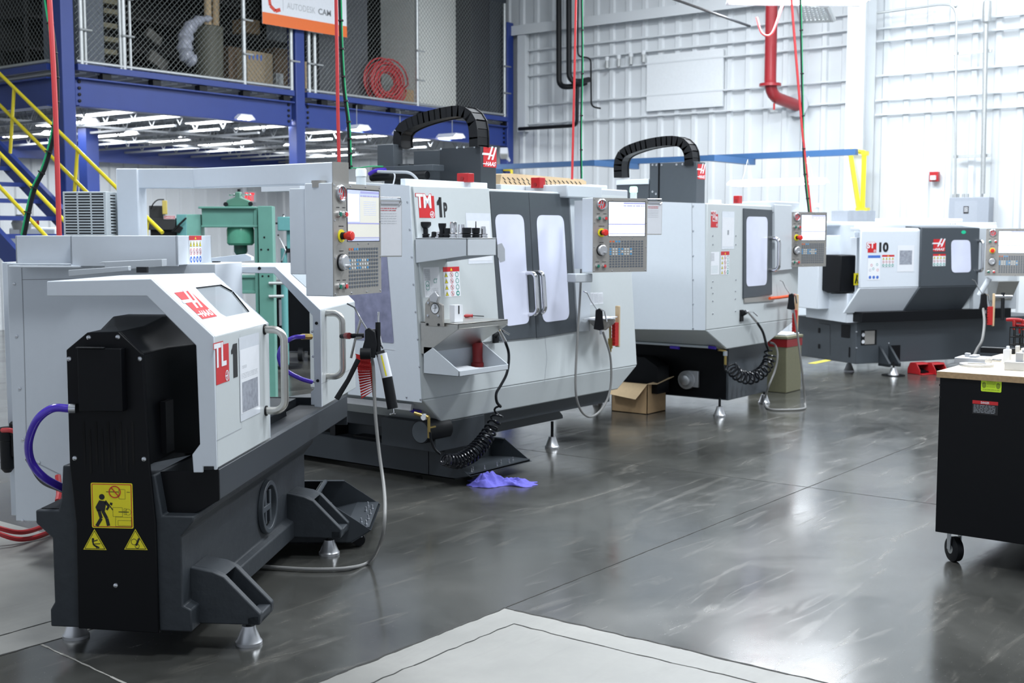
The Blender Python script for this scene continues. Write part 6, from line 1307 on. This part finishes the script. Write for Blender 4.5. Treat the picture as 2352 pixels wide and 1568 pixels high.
# chain-link fence
wire = mat('shaded_galvanised_wire', (.24,.26,.25), .45, .5)  # wire colour darkened for the shade under the roof
def fence(label, a, c, z0, z1, posts, extra=()):
    a, c = V((*a,0)), V((*c,0)); L = (c-a).length; d = (c-a)/L; H = z1-z0; t = thing('chain_link_fence', label, 'fence', (a.x,a.y,z0))
    b = MB(); s = .075; up = V((0,0,1)); n = int((L+H)/s)+1
    for i in range(n):
        for sg_ in (1,-1):
            u0 = i*s-H; u1 = u0+H; z_0, z_1 = z0, z1
            if u0 < 0: z_0 = z0-u0; u0 = 0
            if u1 > L: z_1 = z1-(u1-L); u1 = L
            if u0 >= u1: continue
            A, B_ = (a+d*u0+up*z_0, a+d*u1+up*z_1) if sg_ == 1 else (a+d*(L-u0)+up*z_0, a+d*(L-u1)+up*z_1)
            b.tube([A,B_], .0026, wire, 3)
    b.build('wire_mesh', t)
    for u in posts: b = MB(); p = a+d*u-V((-d.y,d.x,0))*.0; b.cyl((p.x,p.y,z0-.02),(p.x,p.y,z1), .03, gal, n=12); b.build('post', t)
    for u in extra: b = MB(); p = a+d*u; b.cyl((p.x,p.y,z0-.02),(p.x,p.y,z1), .018, gal, n=10); b.build('tension_bar', t)
    b = MB(); b.cyl(a+up*(z0+.03), c+up*(z0+.03), .022, gal, n=10); b.build('bottom_rail', t)
    for u in list(posts):
        for zz in (.4,.85): b = MB(); p = a+d*u; b.cyl((p.x-.04,p.y-.035,z0+zz),(p.x+.13,p.y-.035,z0+zz), .014, gal, n=8); b.build('rail_clamp', t)
    return t
YF_ = YM+.02; px = lambda x: pY(x, 100, YF_).x
fence('long front chain-link fence on the mezzanine edge', (8.50,YF_), (11.88,YF_), 3.60, 5.3, [px(186)-8.5,px(284)-8.5,px(560)-8.5,px(668)-8.5], [px(196)-8.5,px(276)-8.5,px(299)-8.5])
fence('right section of chain-link fence between two blue columns', (12.16,YF_), (16.8,YF_), 3.60, 5.5, [.06,px(722)-12.16,px(958)-12.16,4.6])
fence('left chain-link fence running back along the mezzanine side', (8.30,YF_+.25), (8.30,18.8), 3.60, 5.1, [2.5,5.5])
# storage behind the fence, most colours darkened for its shade under the roof
ZD = 3.565
def mbox(name, label, cat, x0, x1, yd_, dy, zt, m, bev=.004, zb=None):
    """box standing on the deck spanning picture columns x0..x1, its front at y=yd_"""
    a_, c_ = pY(x0, 120, yd_).x, pY(x1, 120, yd_).x; zb_ = ZD if zb is None else zb
    b = MB(); b.box((a_,yd_,zb_),(c_,yd_+dy,zt), m); o = b.build(name, loc=((a_+c_)/2,yd_+dy/2,zb_), bevel=bev); return tag(o, label, cat)
gcab = mat('shaded_grey_cabinet', (.13,.15,.18), .5); mbox('storage_cabinet', 'tall grey cabinet just right of the blue corner column', 'cabinet', 186, 240, 13.3, .8, 5.6, gcab)  # grey darkened to hold the roof's shade over the storage
dshelf = mat('shaded_black_shelving', (.014,.013,.013), .6, var=.3)  # near-black covers both the black shelves and the shade around them
def rack(label, x0, x1, y, dy, n, m, back=True):
    a_, c_ = pY(x0,120,y).x, pY(x1,120,y).x; t = thing('storage_rack', label, 'shelving', ((a_+c_)/2,y,ZD))
    for i in range(n): b = MB(); b.box((a_,y,ZD+.05+i*.42),(c_,y+dy,ZD+.08+i*.42), m); b.build('shelf', t)
    for x_ in (a_, c_-.04):
        for yy_ in (y, y+dy-.04): b = MB(); b.box((x_,yy_,ZD),(x_+.04,yy_+.04,ZD+n*.42), m); b.build('upright', t)
    if back: b = MB(); b.box((a_,y+dy,ZD),(c_,y+dy+.02,ZD+n*.42), m); b.build('shade_backing', t)  # dark backing added so the storage reads as shaded
    return t
rack('dark shelving rack with added shade backing behind the barrel on the mezzanine', 244, 680, 14.1, .7, 6, dshelf)
rack('dark rack with yellow-labelled trays behind the red hose coil', 838, 955, 14.6, .6, 6, dshelf)
rack('far dark shelving rack with added shade backing at the back left of the mezzanine', 60, 240, 15.0, .6, 6, dshelf)
mbox('storage_cabinet', 'large grey cabinet behind the left side fence', 'cabinet', -40, 90, 16.3, .8, 5.5, mat('dull_grey_cabinet',(.10,.105,.10),.6))
mbox('storage_cabinet', 'flat mid-grey cabinet behind the orange banner', 'cabinet', 733, 845, 13.4, .7, 5.8, mat('shaded_mid_grey_cabinet',(.09,.095,.105),.5))  # grey darkened in place of shade on the cabinet
mbox('storage_cabinet', 'tall cream-white cabinet behind the right fence section', 'cabinet', 958, 1073, 13.35, .8, 6.2, mat('cream_white_cabinet',(.84,.85,.80),.5))
mbox('storage_cabinet', 'black cabinet between the cream cabinet and the slate one', 'cabinet', 1082, 1124, 13.02, .4, 6.2, mat('black_cabinet',(.04,.042,.05),.5))
mbox('storage_cabinet', 'slate grey cabinet at the right end of the mezzanine', 'cabinet', 1125, 1163, 13.0, .4, 6.2, mat('slate_cabinet',(.05,.058,.07),.5))
yb_ = mat('yellow_tray_label', (.40,.38,.03), .6)
for i in range(7):
    y = 168-26*i; p = pY(930, y, 14.5); b = MB(); b.box((p.x-.10,14.45,p.z-.03),(p.x+.10,14.6,p.z+.05), yb_); o = b.build('storage_tray', loc=tuple(p)); tag(o, 'yellow storage tray in the dark rack above the red hose coil', 'tray', 'yellow trays in the dark rack')
for i, (x_, y) in enumerate(((255,28),(252,60),(256,92),(252,120),(252,5))):
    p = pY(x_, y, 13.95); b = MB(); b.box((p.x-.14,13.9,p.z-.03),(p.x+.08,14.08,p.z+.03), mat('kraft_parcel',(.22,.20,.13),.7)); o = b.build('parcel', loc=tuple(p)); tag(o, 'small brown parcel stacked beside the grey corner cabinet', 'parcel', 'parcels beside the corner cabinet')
p = pY(487, 160, 13.4); t = thing('barrel', 'olive-grey drum holding cardboard tubes behind the fence', 'barrel', (p.x,13.45,ZD)); zt9 = pY(487,60,13.3).z
b = MB(); r_ = (pY(520,100,13.4).x-pY(455,100,13.4).x)/2*.8; b.lathe([(r_*.92,0),(r_,zt9-ZD),(r_*1.04,zt9-ZD+.01),(r_*.96,zt9-ZD+.01),(r_*.88,.05),(.0001,.05)], (p.x,13.45,ZD), mat('drum_plastic',(.12,.118,.09),.6), n=24); b.build('drum', t)
for i, dx in enumerate((-.02,.09)):
    b = MB(); b.tube([(p.x+dx,13.45,ZD+.1),(p.x+dx+.06+.05*i,13.5,5.6)], .05, cardl, 12); o = b.build('cardboard_tube', loc=(p.x+dx,13.45,ZD+.1)); tag(o, ['left','right'][i]+' cardboard tube standing in the drum', 'cardboard tube')
bag = mat('clear_plastic_bag', (.45,.47,.55), .15, var=.4, scale=20, bump=1, alpha=.8); pts = [pY(*q_, 13.25) for q_ in ((484,42),(455,48),(432,70),(425,105),(430,130),(445,142))]
b = MB(); b.tube(smooth(pts,4), [.03+.07*math.sin(min(1,i/18)*2.2)+.015*math.sin(i*2.1) for i in range(len(smooth(pts,4)))], bag, 10); o = b.build('plastic_bag', loc=tuple(pts[0])); tag(o, 'crumpled clear plastic bag hanging from the drum rim', 'plastic bag')
mbox('carton', 'pale carton with blue marks on the mezzanine floor', 'box', 567, 626, 13.3, .35, pY(600,120,13.3).z, mat('pale_kraft_carton',(.36,.28,.18),.8))
q_ = pY(567,120,13.3).x; d = Decal(Face((q_,13.3,ZD), (1,0,0), (0,0,1))); zz_ = pY(600,120,13.3).z-ZD
for k in range(4): d.rect(.03+.07*k,zz_-.12,.06+.07*k,zz_-.04,bl)
d.build('carton_marks', bpy.data.objects['carton'])
p0 = pY(570,125,13.28); 
mbox('carton', 'small brown carton right of the pale one', 'box', 630, 664, 13.5, .3, pY(650,112,13.5).z, mat('shaded_cardboard',(.13,.085,.05),.8))  # brown darkened in place of shade on the cartons
mbox('carton', 'brown carton between drum and pale carton', 'box', 525, 562, 13.5, .3, pY(650,125,13.5).z, mat('shaded_cardboard',(.16,.12,.08),.8))
mbox('carton', 'printed carton on the rack shelf left of the banner', 'box', 566, 598, 14.08, .3, pY(580,45,14.1).z, card, zb=pY(580,78,14.1).z)
mbox('metal_can', 'low silver can right of the pale carton', 'can', 634, 650, 13.3, .12, pY(640,168,13.3).z, gal)
mbox('plywood_sheet', 'narrow sheet of plywood leaning by the second blue column', 'board', 700, 712, 13.2, .05, pY(706,142,13.2).z, cardl)
mbox('carton', 'small brown carton right of the red hose coil', 'box', 925, 950, 13.4, .3, pY(935,205,13.4).z, card)
for i, (x_, y, s_) in enumerate(((352,85,.12),(362,140,.15))):
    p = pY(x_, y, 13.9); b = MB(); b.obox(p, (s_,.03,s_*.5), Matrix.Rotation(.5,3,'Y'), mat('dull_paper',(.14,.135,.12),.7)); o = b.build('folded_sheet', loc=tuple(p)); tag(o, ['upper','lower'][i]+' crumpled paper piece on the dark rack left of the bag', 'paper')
# coil of red hose
c = pY(887,187,13.25); t = thing('hose_coil', 'big coil of red hose lying against the mezzanine fence', 'hose', tuple(c))
b = MB(); P = []
for i in range(15*22):
    a_ = 2*math.pi*i/22; k = i//22; r_ = .17+.016*k+.01*math.sin(k*5); P.append(c+V((r_*math.cos(a_)*1.1+.012*math.sin(k*3),.05*math.sin(k*2.3)+.03*math.sin(a_*.5+k),r_*math.sin(a_)*.92-.02+.01*math.cos(k*4))))
b.tube(P, .014, rubber_red, 6); b.build('hose_loops', t)
# banner
q0, q1 = pY(603,54,12.80), pY(797,86,12.80); zt0 = (q0.z+q1.z)/2
t = thing('banner', 'orange and white printed banner tied to the mezzanine fence', 'banner', ((q0.x+q1.x)/2,12.8,zt0)); FBn = Face((q0.x,12.80,q0.z), (1,0,(q1.z-q0.z)/(q1.x-q0.x)), (0,0,1)); Lb = q1.x-q0.x; Hb = 1.15
b = MB(); b.ext([FBn.w(*p) for p in ((0,0),(Lb,0),(Lb,Hb),(0,Hb))], FBn.N*-.006, wt); b.build('sheet', t)
oh = FBn.at(650,30)[1]*0+FBn.at(604,27)[1]; d = Decal(FBn); d.rect(0,0,Lb,oh,orange,1); d.rect(0,Hb-oh*1.0,Lb,Hb,orange,1)
u0, v0 = FBn.at(659,22); u1, v1 = FBn.at(727,-3); u2, v2 = FBn.at(760,34); sz = .085
uu = u0; vv = FBn.at(660,20)[1]; d.text('AUTODESK', uu, vv, FBn.at(724,20)[0]-uu, sz, mat('light_grey_ink',(.50,.52,.54),.5), 2); d.text('CAM', FBn.at(731,30)[0], vv, FBn.at(760,30)[0]-FBn.at(731,30)[0], sz, mat('mid_grey_ink',(.22,.23,.25),.5), 2, bold=.02)
uc = FBn.at(632,10)[0]; rr_ = .12; vc = vv+.06
d.pl([(uc+.10,vc+.13),(uc-.03,vc+.17),(uc-.11,vc+.06),(uc-.09,vc-.06),(uc+.0,vc-.12),(uc+.09,vc-.09)], .05, mat('banner_red_ink',(.70,.06,.03),.5), 2); d.line((FBn.at(650,10)[0],vc-.1),(FBn.at(650,10)[0],vc+.3),.005,gy,2)
d.build('printing', t)
# ================================================================ stairs
SU0, SU1 = 7.12, 8.07    # the two rail planes
ST_ = thing('staircase', 'blue steel staircase with yellow handrails rising to the mezzanine', 'staircase', (7.6,10.3,0))
slope = .62
def rail(u, off, name, v0, v1, r=.021, m=yellow):
    f = lambda v: (u, v, off+slope*(v-vb)); b = MB(); b.cyl(f(v0), f(v1), r, m, n=12); return b.build(name, ST_)
pt_ = pX(373,534,SU1); pt2 = pX(0,170,SU1); slope = (pt2.z-pt_.z)/(pt2.y-pt_.y); vb = pt_.y; zoff = pt_.z
vend = vb+(4.5-zoff)/slope
rail(SU1, zoff, 'handrail', vb, vend); mid = pX(198,440,SU1); zo2 = mid.z-slope*(mid.y-vb); rail(SU1, zo2, 'mid_rail', vb, vend)
n1_ = pX(145,504,SU0); zo3 = n1_.z-slope*(n1_.y-vb); rail(SU0, zo3, 'handrail', vb-.1, vend); n2_ = pX(50,483,SU0); zo4 = n2_.z-slope*(n2_.y-vb); rail(SU0, zo4, 'mid_rail', vb-.1, vend)
zs0 = zoff-.98
for u, zo in ((SU1,zoff),(SU0,zo3)):
    for k in range(5):
        v = vb+.25+k*1.25; zt_ = zo+slope*(v-vb); b = MB(); b.cyl((u,v,zt_),(u,v+.14,zt_-.78), .02, yellow, n=10); b.build('rail_post', ST_)
    b = MB(); zo_s = zo-1.12; h_ = .28; vs_, ve_ = vb-(zo_s)/slope if False else vb-.9, vend-.9
    b.prof([(vs_,zo_s+slope*(vs_-vb)),(ve_,zo_s+slope*(ve_-vb)),(ve_,zo_s+slope*(ve_-vb)+h_),(vs_,zo_s+slope*(vs_-vb)+h_)], 'x', u-.03, u+.03, blue); b.build('stringer', ST_)
zo_s = zoff-1.12
for k in range(17):
    z = .2+k*.20; v = vb+(z-zo_s-.12)/slope
    if v > vend-.9 or v < vb-.9: continue
    b = MB(); b.box((SU0+.03,v-.02,z-.035),(SU1-.03,v+.24,z), blue); b.box((SU0+.03,v-.03,z-.05),(SU1-.03,v-.02,z+.0), blue); b.build('tread', ST_)
# ================================================================ machines under the mezzanine
G = Frame(*pD(520,700,11.6).xy, math.degrees(YAW)-90+6)
gf = lambda x, y, d_=0: G.Y(x, y, d_)
t = thing('hydraulic_press', 'green steel hydraulic shop press with a big cylinder', 'press', (G.o[0],G.o[1],0), G.a)
def gb(name, a_, c_, y0, y1, m=green, bev=.004, zb=None):
    p0, p1 = gf(*a_, y0), gf(*c_, y0); b = MB(); b.box((p0.x,y0,zb if zb is not None else min(p0.z,p1.z)),(p1.x,y1,max(p0.z,p1.z)), m); return b.build(name, t, world=False, bevel=bev)
gb('top_crosshead', (463,477), (585,520), 0, .25); gb('top_flange', (455,474), (588,479), -.04, .3); gb('bottom_flange', (462,517), (592,522), -.03, .3)
gb('right_upright', (592,473), (627,560), -.06, .22, zb=0); gb('right_upright_web', (583,475), (592,560), -.02, .2, zb=0); gb('left_upright', (428,492), (462,560), .05, .3, mat('green_machine_paint_light', (.22,.50,.42), .45), zb=0)
gb('lower_bolster', (485,637), (588,672), .02, .25); gb('bolster_flange', (480,632), (592,638), .0, .28); gb('bolster_flange', (480,668), (592,674), .0, .28)
c = gf(545,520,.12); b = MB(); zc1 = gf(545,563,.12).z; r_ = (gf(582,540).x-gf(515,540).x)/2*.95; cx1 = gf(549,540).x
b.lathe([(r_*.9,0),(r_,-.03),(r_*1.0,-(c.z-zc1)+.02),(r_*.85,-(c.z-zc1))], (cx1,.12,c.z), mat('glossy_green_paint',(.10,.36,.24),.2), n=28); b.build('cylinder', t, world=False)
b = MB(); b.lathe([(r_*.5,0),(r_*.5,-.06),(r_*.35,-.09),(r_*.3,-.13)], (cx1,.12,zc1), mat('oily_dark_green',(.03,.09,.07),.3), n=20); b.build('ram', t, world=False)
p0 = gf(544,474); b = MB(); b.prof([(p0.x-.12,p0.z),(p0.x-.10,p0.z+.06),(p0.x-.02,p0.z+.09),(p0.x-.02,p0.z+.14),(p0.x+.03,p0.z+.14),(p0.x+.03,p0.z+.09),(p0.x+.11,p0.z+.06),(p0.x+.13,p0.z)], 'y', .05, .2, mat('oily_green',(.09,.22,.16),.35)); b.build('valve_block', t, world=False, bevel=.01)
b = MB(); zz = gf(540,446).z; b.cyl((gf(525,446).x,.1,zz),(gf(573,446).x,.1,zz), .008, chrome, n=8); 
for q_ in (525,534,563,572): b.lathe([(.0001,-.014),(.014,0),(.0001,.014)], (gf(q_,446).x,.1,zz), chrome, n=10)
b.build('capstan_handle', t, world=False); b = MB(); b.cyl((gf(546,446).x,.1,zz-.04),(gf(546,446).x,.1,gf(546,433).z), .014, mblack, n=8); b.build('screw_stem', t, world=False)
for q_ in ((518,469),(575,468)): p = gf(*q_); b = MB(); b.lathe([(.022,0),(.022,.02),(.0001,.022)], (p.x,.03,p.z), mblack, ax=(0,-1,0), n=10); b.build('knob', t, world=False)
for y_ in (610,650,680): p = gf(613,y_,-.06) ; b = MB(); b.cyl((p.x+.02,-.08,p.z),(p.x+.16,-.08,p.z), .015, gal, n=8); b.build('pin', t, world=False)
for q_ in ((607,545),(600,573),(616,573),(603,634),(617,634)): p = gf(*q_,-.06); b = MB(); b.lathe([(.010,0),(.010,.003),(.0001,.003)], (p.x,-.06,p.z), mblack, ax=(0,-1,0), n=8); b.build('pin_hole', t, world=False)
G2 = Frame(*pD(420,700,14.4).xy, math.degrees(YAW)-90+10)
t2 = thing('bandsaw', 'black machine with red danger label left of the green press', 'machine', (G2.o[0],G2.o[1],0), G2.a)
def g2(name, a_, c_, y0, y1, m, zb=None, bev=.006):
    p0, p1 = G2.Y(*a_, y0), G2.Y(*c_, y0); b = MB(); b.box((p0.x,y0,zb if zb is not None else min(p0.z,p1.z)),(p1.x,y1,max(p0.z,p1.z)), m); return b.build(name, t2, world=False, bevel=bev)
g2('base', (345,520), (410,560), .0, .4, mblack, 0); g2('head_casting', (340,500), (403,528), -.05, .3, mat('charcoal_machine',(.03,.032,.035),.4)); g2('motor', (342,472), (375,505), .0, .25, mat('charcoal_machine',(.03,.032,.035),.4)); g2('pendant_switch', (372,460), (384,492), -.1, -.05, mat('dull_yellow_plastic',(.60,.48,.12),.4))
g2('teal_cabinet', (405,492), (430,560), -.05, .35, teal, 0)
p0, p1 = G2.Y(376,503,-.06), G2.Y(402,495,-.06); FQ = Face(G2.w((p0.x,-.06,p0.z)), G2.w((1,0,0))-G2.w((0,0,0)), (0,0,1)); d = Decal(FQ); d.rect(0,0,p1.x-p0.x,p1.z-p0.z,wt); d.rect(.004,.004,p1.x-p0.x-.004,p1.z-p0.z-.004,rd,1); d.text('DANGER',.01,.008,p1.x-p0.x-.02,p1.z-p0.z-.016,wt,2,bold=.02); d.build('danger_label', t2)
b = MB(); b.tube(smooth([G2.w(G2.Y(*q_,-.08)) for q_ in ((346,480),(352,468),(362,459),(377,458))]), .008, mblack, 6); b.build('power_cable', t2)
b = MB(); b.tube([G2.w(G2.Y(395,532,-.1)), G2.w(G2.Y(428,500,-.1))], .012, mblack, 6); b.build('feed_lever', t2); b = MB(); b.ext([G2.w(G2.Y(*q_,-.1)) for q_ in ((398,532),(412,518),(420,523),(412,535))], (.05,.05,0), mblack); b.build('guard_plate', t2)
# drill press
dp_ = pD(655,560,14.5); t3 = thing('drill_press', 'teal drill press left of the second blue column', 'drill press', (dp_.x,dp_.y,0)); D_ = 14.5
R3 = Matrix.Rotation(YAW-math.pi/2,3,'Z')
def d3(name, x0, x1, y0, y1, dep, m, rad=False):
    a_, c_ = pD(x0,y1,D_), pD(x1,y0,D_); b = MB(); ctr = (a_+c_)/2; b.obox(ctr, ((V((RT[0],RT[1],0)).dot(c_-a_))/2,dep,abs(c_.z-a_.z)/2), R3, m); return b.build(name, t3, bevel=.01)
d3('head', 643,678,498,530,.16,teal); d3('neck', 660,672,530,572,.06,teal); d3('spindle_housing', 655,672,565,580,.05,mblack); d3('chuck', 666,671,580,605,.02,mblack); d3('table', 640,675,606,611,.15,mblack)
b = MB(); c = pD(652,570,D_); b.cyl((c.x,c.y,0),(c.x,c.y,c.z), .04, teal, n=14); b.build('column', t3)
b = MB(); b.lathe([(.2,0),(.2,.04),(.0001,.04)], (c.x,c.y,0), mblack, n=20); b.build('foot_plate', t3)
for q_ in (((656,575),(639,540)),((656,575),(647,600)),((652,498),(651,494))): b = MB(); b.cyl(pD(*q_[0],D_-.1), pD(*q_[1],D_-.1), .006, zinc, n=6); e = pD(*q_[1],D_-.1); b.lathe([(.0001,-.014),(.014,0),(.0001,.014)], e, mblack, n=8); b.build('feed_handle', t3)
b = MB(); b.cyl(pD(633,513,D_-.1), pD(645,512,D_-.1), .012, mblack, n=8); b.build('crank', t3)
# black cart with wheels behind the guard opening
pc = pZ(688,832,0)
RC = Matrix.Rotation(YAW-math.pi/2,3,'Z'); t4 = thing('tool_cart', 'black rolling cart seen through the near lathe guard', 'cart', (pc.x,pc.y,0)); rt3, fw3 = V((RT[0],RT[1],0)), V((FW[0],FW[1],0))
base = V((pc.x,pc.y,0)); wz = pD(680,647,(base-V((0,0,0))).dot(fw3)).z
b = MB(); b.obox(base+fw3*.4+rt3*.05+V((0,0,.55)), (.42,.3,.42), RC, black); b.obox(base+fw3*.35+rt3*.05+V((0,0,wz-.015)), (.5,.36,.015), RC, mblack); b.build('cart_body', t4)
for dx in (-.35,.0,.38): b = MB(); c = base+rt3*dx+fw3*.12; b.cyl(c+V((0,0,.09))-rt3*.03, c+V((0,0,.09))+rt3*.03, .088, mblack, n=22); b.build('wheel', t4)
b = MB(); b.obox(base+fw3*.05+rt3*-.2+V((0,0,.62)), (.05,.02,.16), RC, gy); b.build('side_bottle', t4)
# gray cabinet, yellow fan, blue post behind
c = pD(690,580,16.6); b = MB(); b.obox((c.x,c.y,.75), (.14,.2,.75), R3, mat('dull_steel_grey',(.20,.21,.24),.5)); o = b.build('steel_cabinet', loc=(c.x,c.y,0), bevel=.01); tag(o, 'grey steel cabinet beside the second blue column', 'cabinet')
c = pD(706,508,16.0); t = thing('pedestal_fan', 'yellow round fan right of the second blue column', 'fan', (c.x,c.y,0)); b = MB(); b.lathe([(.17,-.02),(.17,.02),(.15,.03),(.0001,.03)], c, mat('orange_yellow_fan',(.75,.50,.08),.4), ax=tuple(-fw3), n=24); b.build('fan_disc', t); b = MB(); b.lathe([(.05,.03),(.05,.05),(.0001,.05)], c, mblack, ax=tuple(-fw3), n=12); b.build('hub', t); b = MB(); b.cyl((c.x,c.y,0),(c.x,c.y,c.z), .02, mblack, n=8); b.build('stand', t)
c = pD(712,437,17.6); b = MB(); b.obox(c, (.16,.03,.045), R3, red); o = b.build('red_bar', loc=tuple(c)); tag(o, 'red bar beside the second blue column above the grey cabinet', 'bar')
# exit sign
e0, e1 = pY(563,461,18.95), pY(584,443,18.95); t = thing('exit_sign', 'white exit sign with red letters on the back wall', 'sign', (e0.x,18.98,e0.z)); b = MB(); b.box((e0.x-.05,18.95,e0.z-.03),(e1.x+.05,19.06,e1.z+.03), paper); b.build('housing', t, bevel=.01)
b = MB(); b.cyl(((e0.x+e1.x)/2-.1,19.0,e1.z+.03),((e0.x+e1.x)/2-.1,19.0,e1.z+.09), .05, paper, n=12); b.build('emergency_lamp', t)
exr = mat('lit_exit_red', (.9,.03,.04), .5, emit=.8, var=0); FE = Face((e0.x,18.95,e0.z), (1,0,0), (0,0,1)); d = Decal(FE, .003); d.text('EXIT', 0, 0, e1.x-e0.x, e1.z-e0.z, exr, 0, bold=.04); d.build('letters', t)
# bench and red-logo box behind the stairs
c = pD(95,515,15.5); t = thing('parts_washer', 'white machine with red lettering behind the stairs', 'machine', (c.x,c.y,0)); b = MB(); b.obox((c.x,c.y,.86), (.30,.3,.82), R3, white); b.build('cabinet_body', t, bevel=.03)
pp = Face(c-rt3*.15-fw3*.302-V((0,0,.05)), rt3, (0,0,1)); d = Decal(pp); d.rect(.0,.04,.24,.12,rd); d.text('Clark', .02,.05,.2,.06,wt,1,shear=.3); d.build('lettering', t)
b = MB(); q_ = pD(50,512,14.6); b.lathe([(.1,-.08),(.12,.0),(.06,.1),(.0001,.1)], q_+V((0,0,.0)), gal, n=14); b.cyl((q_.x,q_.y,0),(q_.x,q_.y,q_.z-.08), .03, gal); o = b.build('pump_unit', loc=(q_.x,q_.y,0)); tag(o, 'grey pump unit left of the white machine behind the stairs', 'pump')
# security camera
c = pX(1158,352,16.7); t = thing('security_camera', 'white security camera on the third blue column', 'camera', tuple(c)); b = MB(); b.obox(c, (.14,.07,.06), Matrix.Rotation(.6,3,'Z') @ Matrix.Rotation(.3,3,'Y'), paper); b.build('camera_body', t, bevel=.02); b = MB(); b.cyl(c+V((.05,.0,-.03)), (16.85,12.9,c.z-.12), .03, paper, n=10); b.build('mount_arm', t)
# ================================================================ drops of hose and cable from above
def drop(label, pts, r, m, name='air_hose', cat='hose'):
    b = MB(); b.tube(smooth(pts,8), r, m, 8); return tag(b.build(name, loc=tuple(pts[-1])), label, cat)
def cable(label, pts, r, off=.012):
    t = thing('power_cable', label, 'cable', tuple(pts[-1])); b = MB(); b.tube(smooth(pts,8), r, mblack, 8); b.build('black_cable', t)
    b = MB(); s_ = V((RT[0],RT[1],0))*off-V((FW[0],FW[1],0))*.004; b.tube([p+s_ for p in smooth(pts,8)], r*.6, wgreen, 8); b.build('green_wire', t)
    P = smooth(pts,8); b = MB(); 
    for k in range(2, len(P)-1, 5): d_ = (P[k+1]-P[k]).normalized(); b = MB(); b.cyl(P[k]+s_*.5-d_*.004, P[k]+s_*.5+d_*.004, r*1.9, bk, n=8); b.build('cable_tie', t)
    return t
D1 = 7.6
drop('thick red hose dropping from above past the blue corner column', [pD(110,-60,D1), pD(114,0,D1), pD(124,180,D1), pD(131,360,D1), pD(136,545,D1)], .0165, rubber_red)
cable('black and green cable pair dropping at the far left beside the red hose', [pD(104,-60,D1+.1), pD(110,0,D1+.1), pD(126,110,D1+.1), pD(132,200,D1+.1), pD(128,290,D1+.1), pD(105,380,D1+.1), pD(78,440,D1+.1), pD(56,540,D1+.1)], .013, -.016)
D2 = 6.9
drop('red hose dropping behind the arm of the nearest pendant', [pD(771,-60,D2), pD(772,0,D2), pD(774,120,D2), pD(776,250,D2), pD(779,385,D2)], .010, rubber_red)
cable('black and green cable pair dropping behind the nearest pendant', [pD(779,-60,D2+.05), pD(780,0,D2+.05), pD(783,100,D2+.05), pD(789,200,D2+.05), pD(799,280,D2+.05), pD(802,340,D2+.05), pD(803,388,D2+.05)], .008, .010)
D3 = 9.0
drop('thin red hose dropping onto the double-door mill between pipe and cardboard', [pD(1325,-60,D3), pD(1323,0,D3), pD(1319,200,D3), pD(1314,412,D3)], .009, rubber_red)
cable('thin black and green cable pair beside the red hose over the double-door mill', [pD(1335,-60,D3), pD(1336,0,D3), pD(1337,150,D3), pD(1334,300,D3), pD(1335,410,D3)], .006, .006)
D4 = 11.9
drop('pale red hose dropping to the single-door mill pendant', [pD(1814,-60,D4), pD(1818,0,D4), pD(1830,150,D4), pD(1843,300,D4), pD(1862,488,D4)], .013, rubber_red)
cable('black and green cable pair dropping to the single-door mill pendant', [pD(1836,-60,D4), pD(1838,0,D4), pD(1841,150,D4), pD(1844,300,D4), pD(1848,400,D4), pD(1858,488,D4)], .010, .008)
# yellow beacon on a stick, small orange pipe etc. at the far left edge
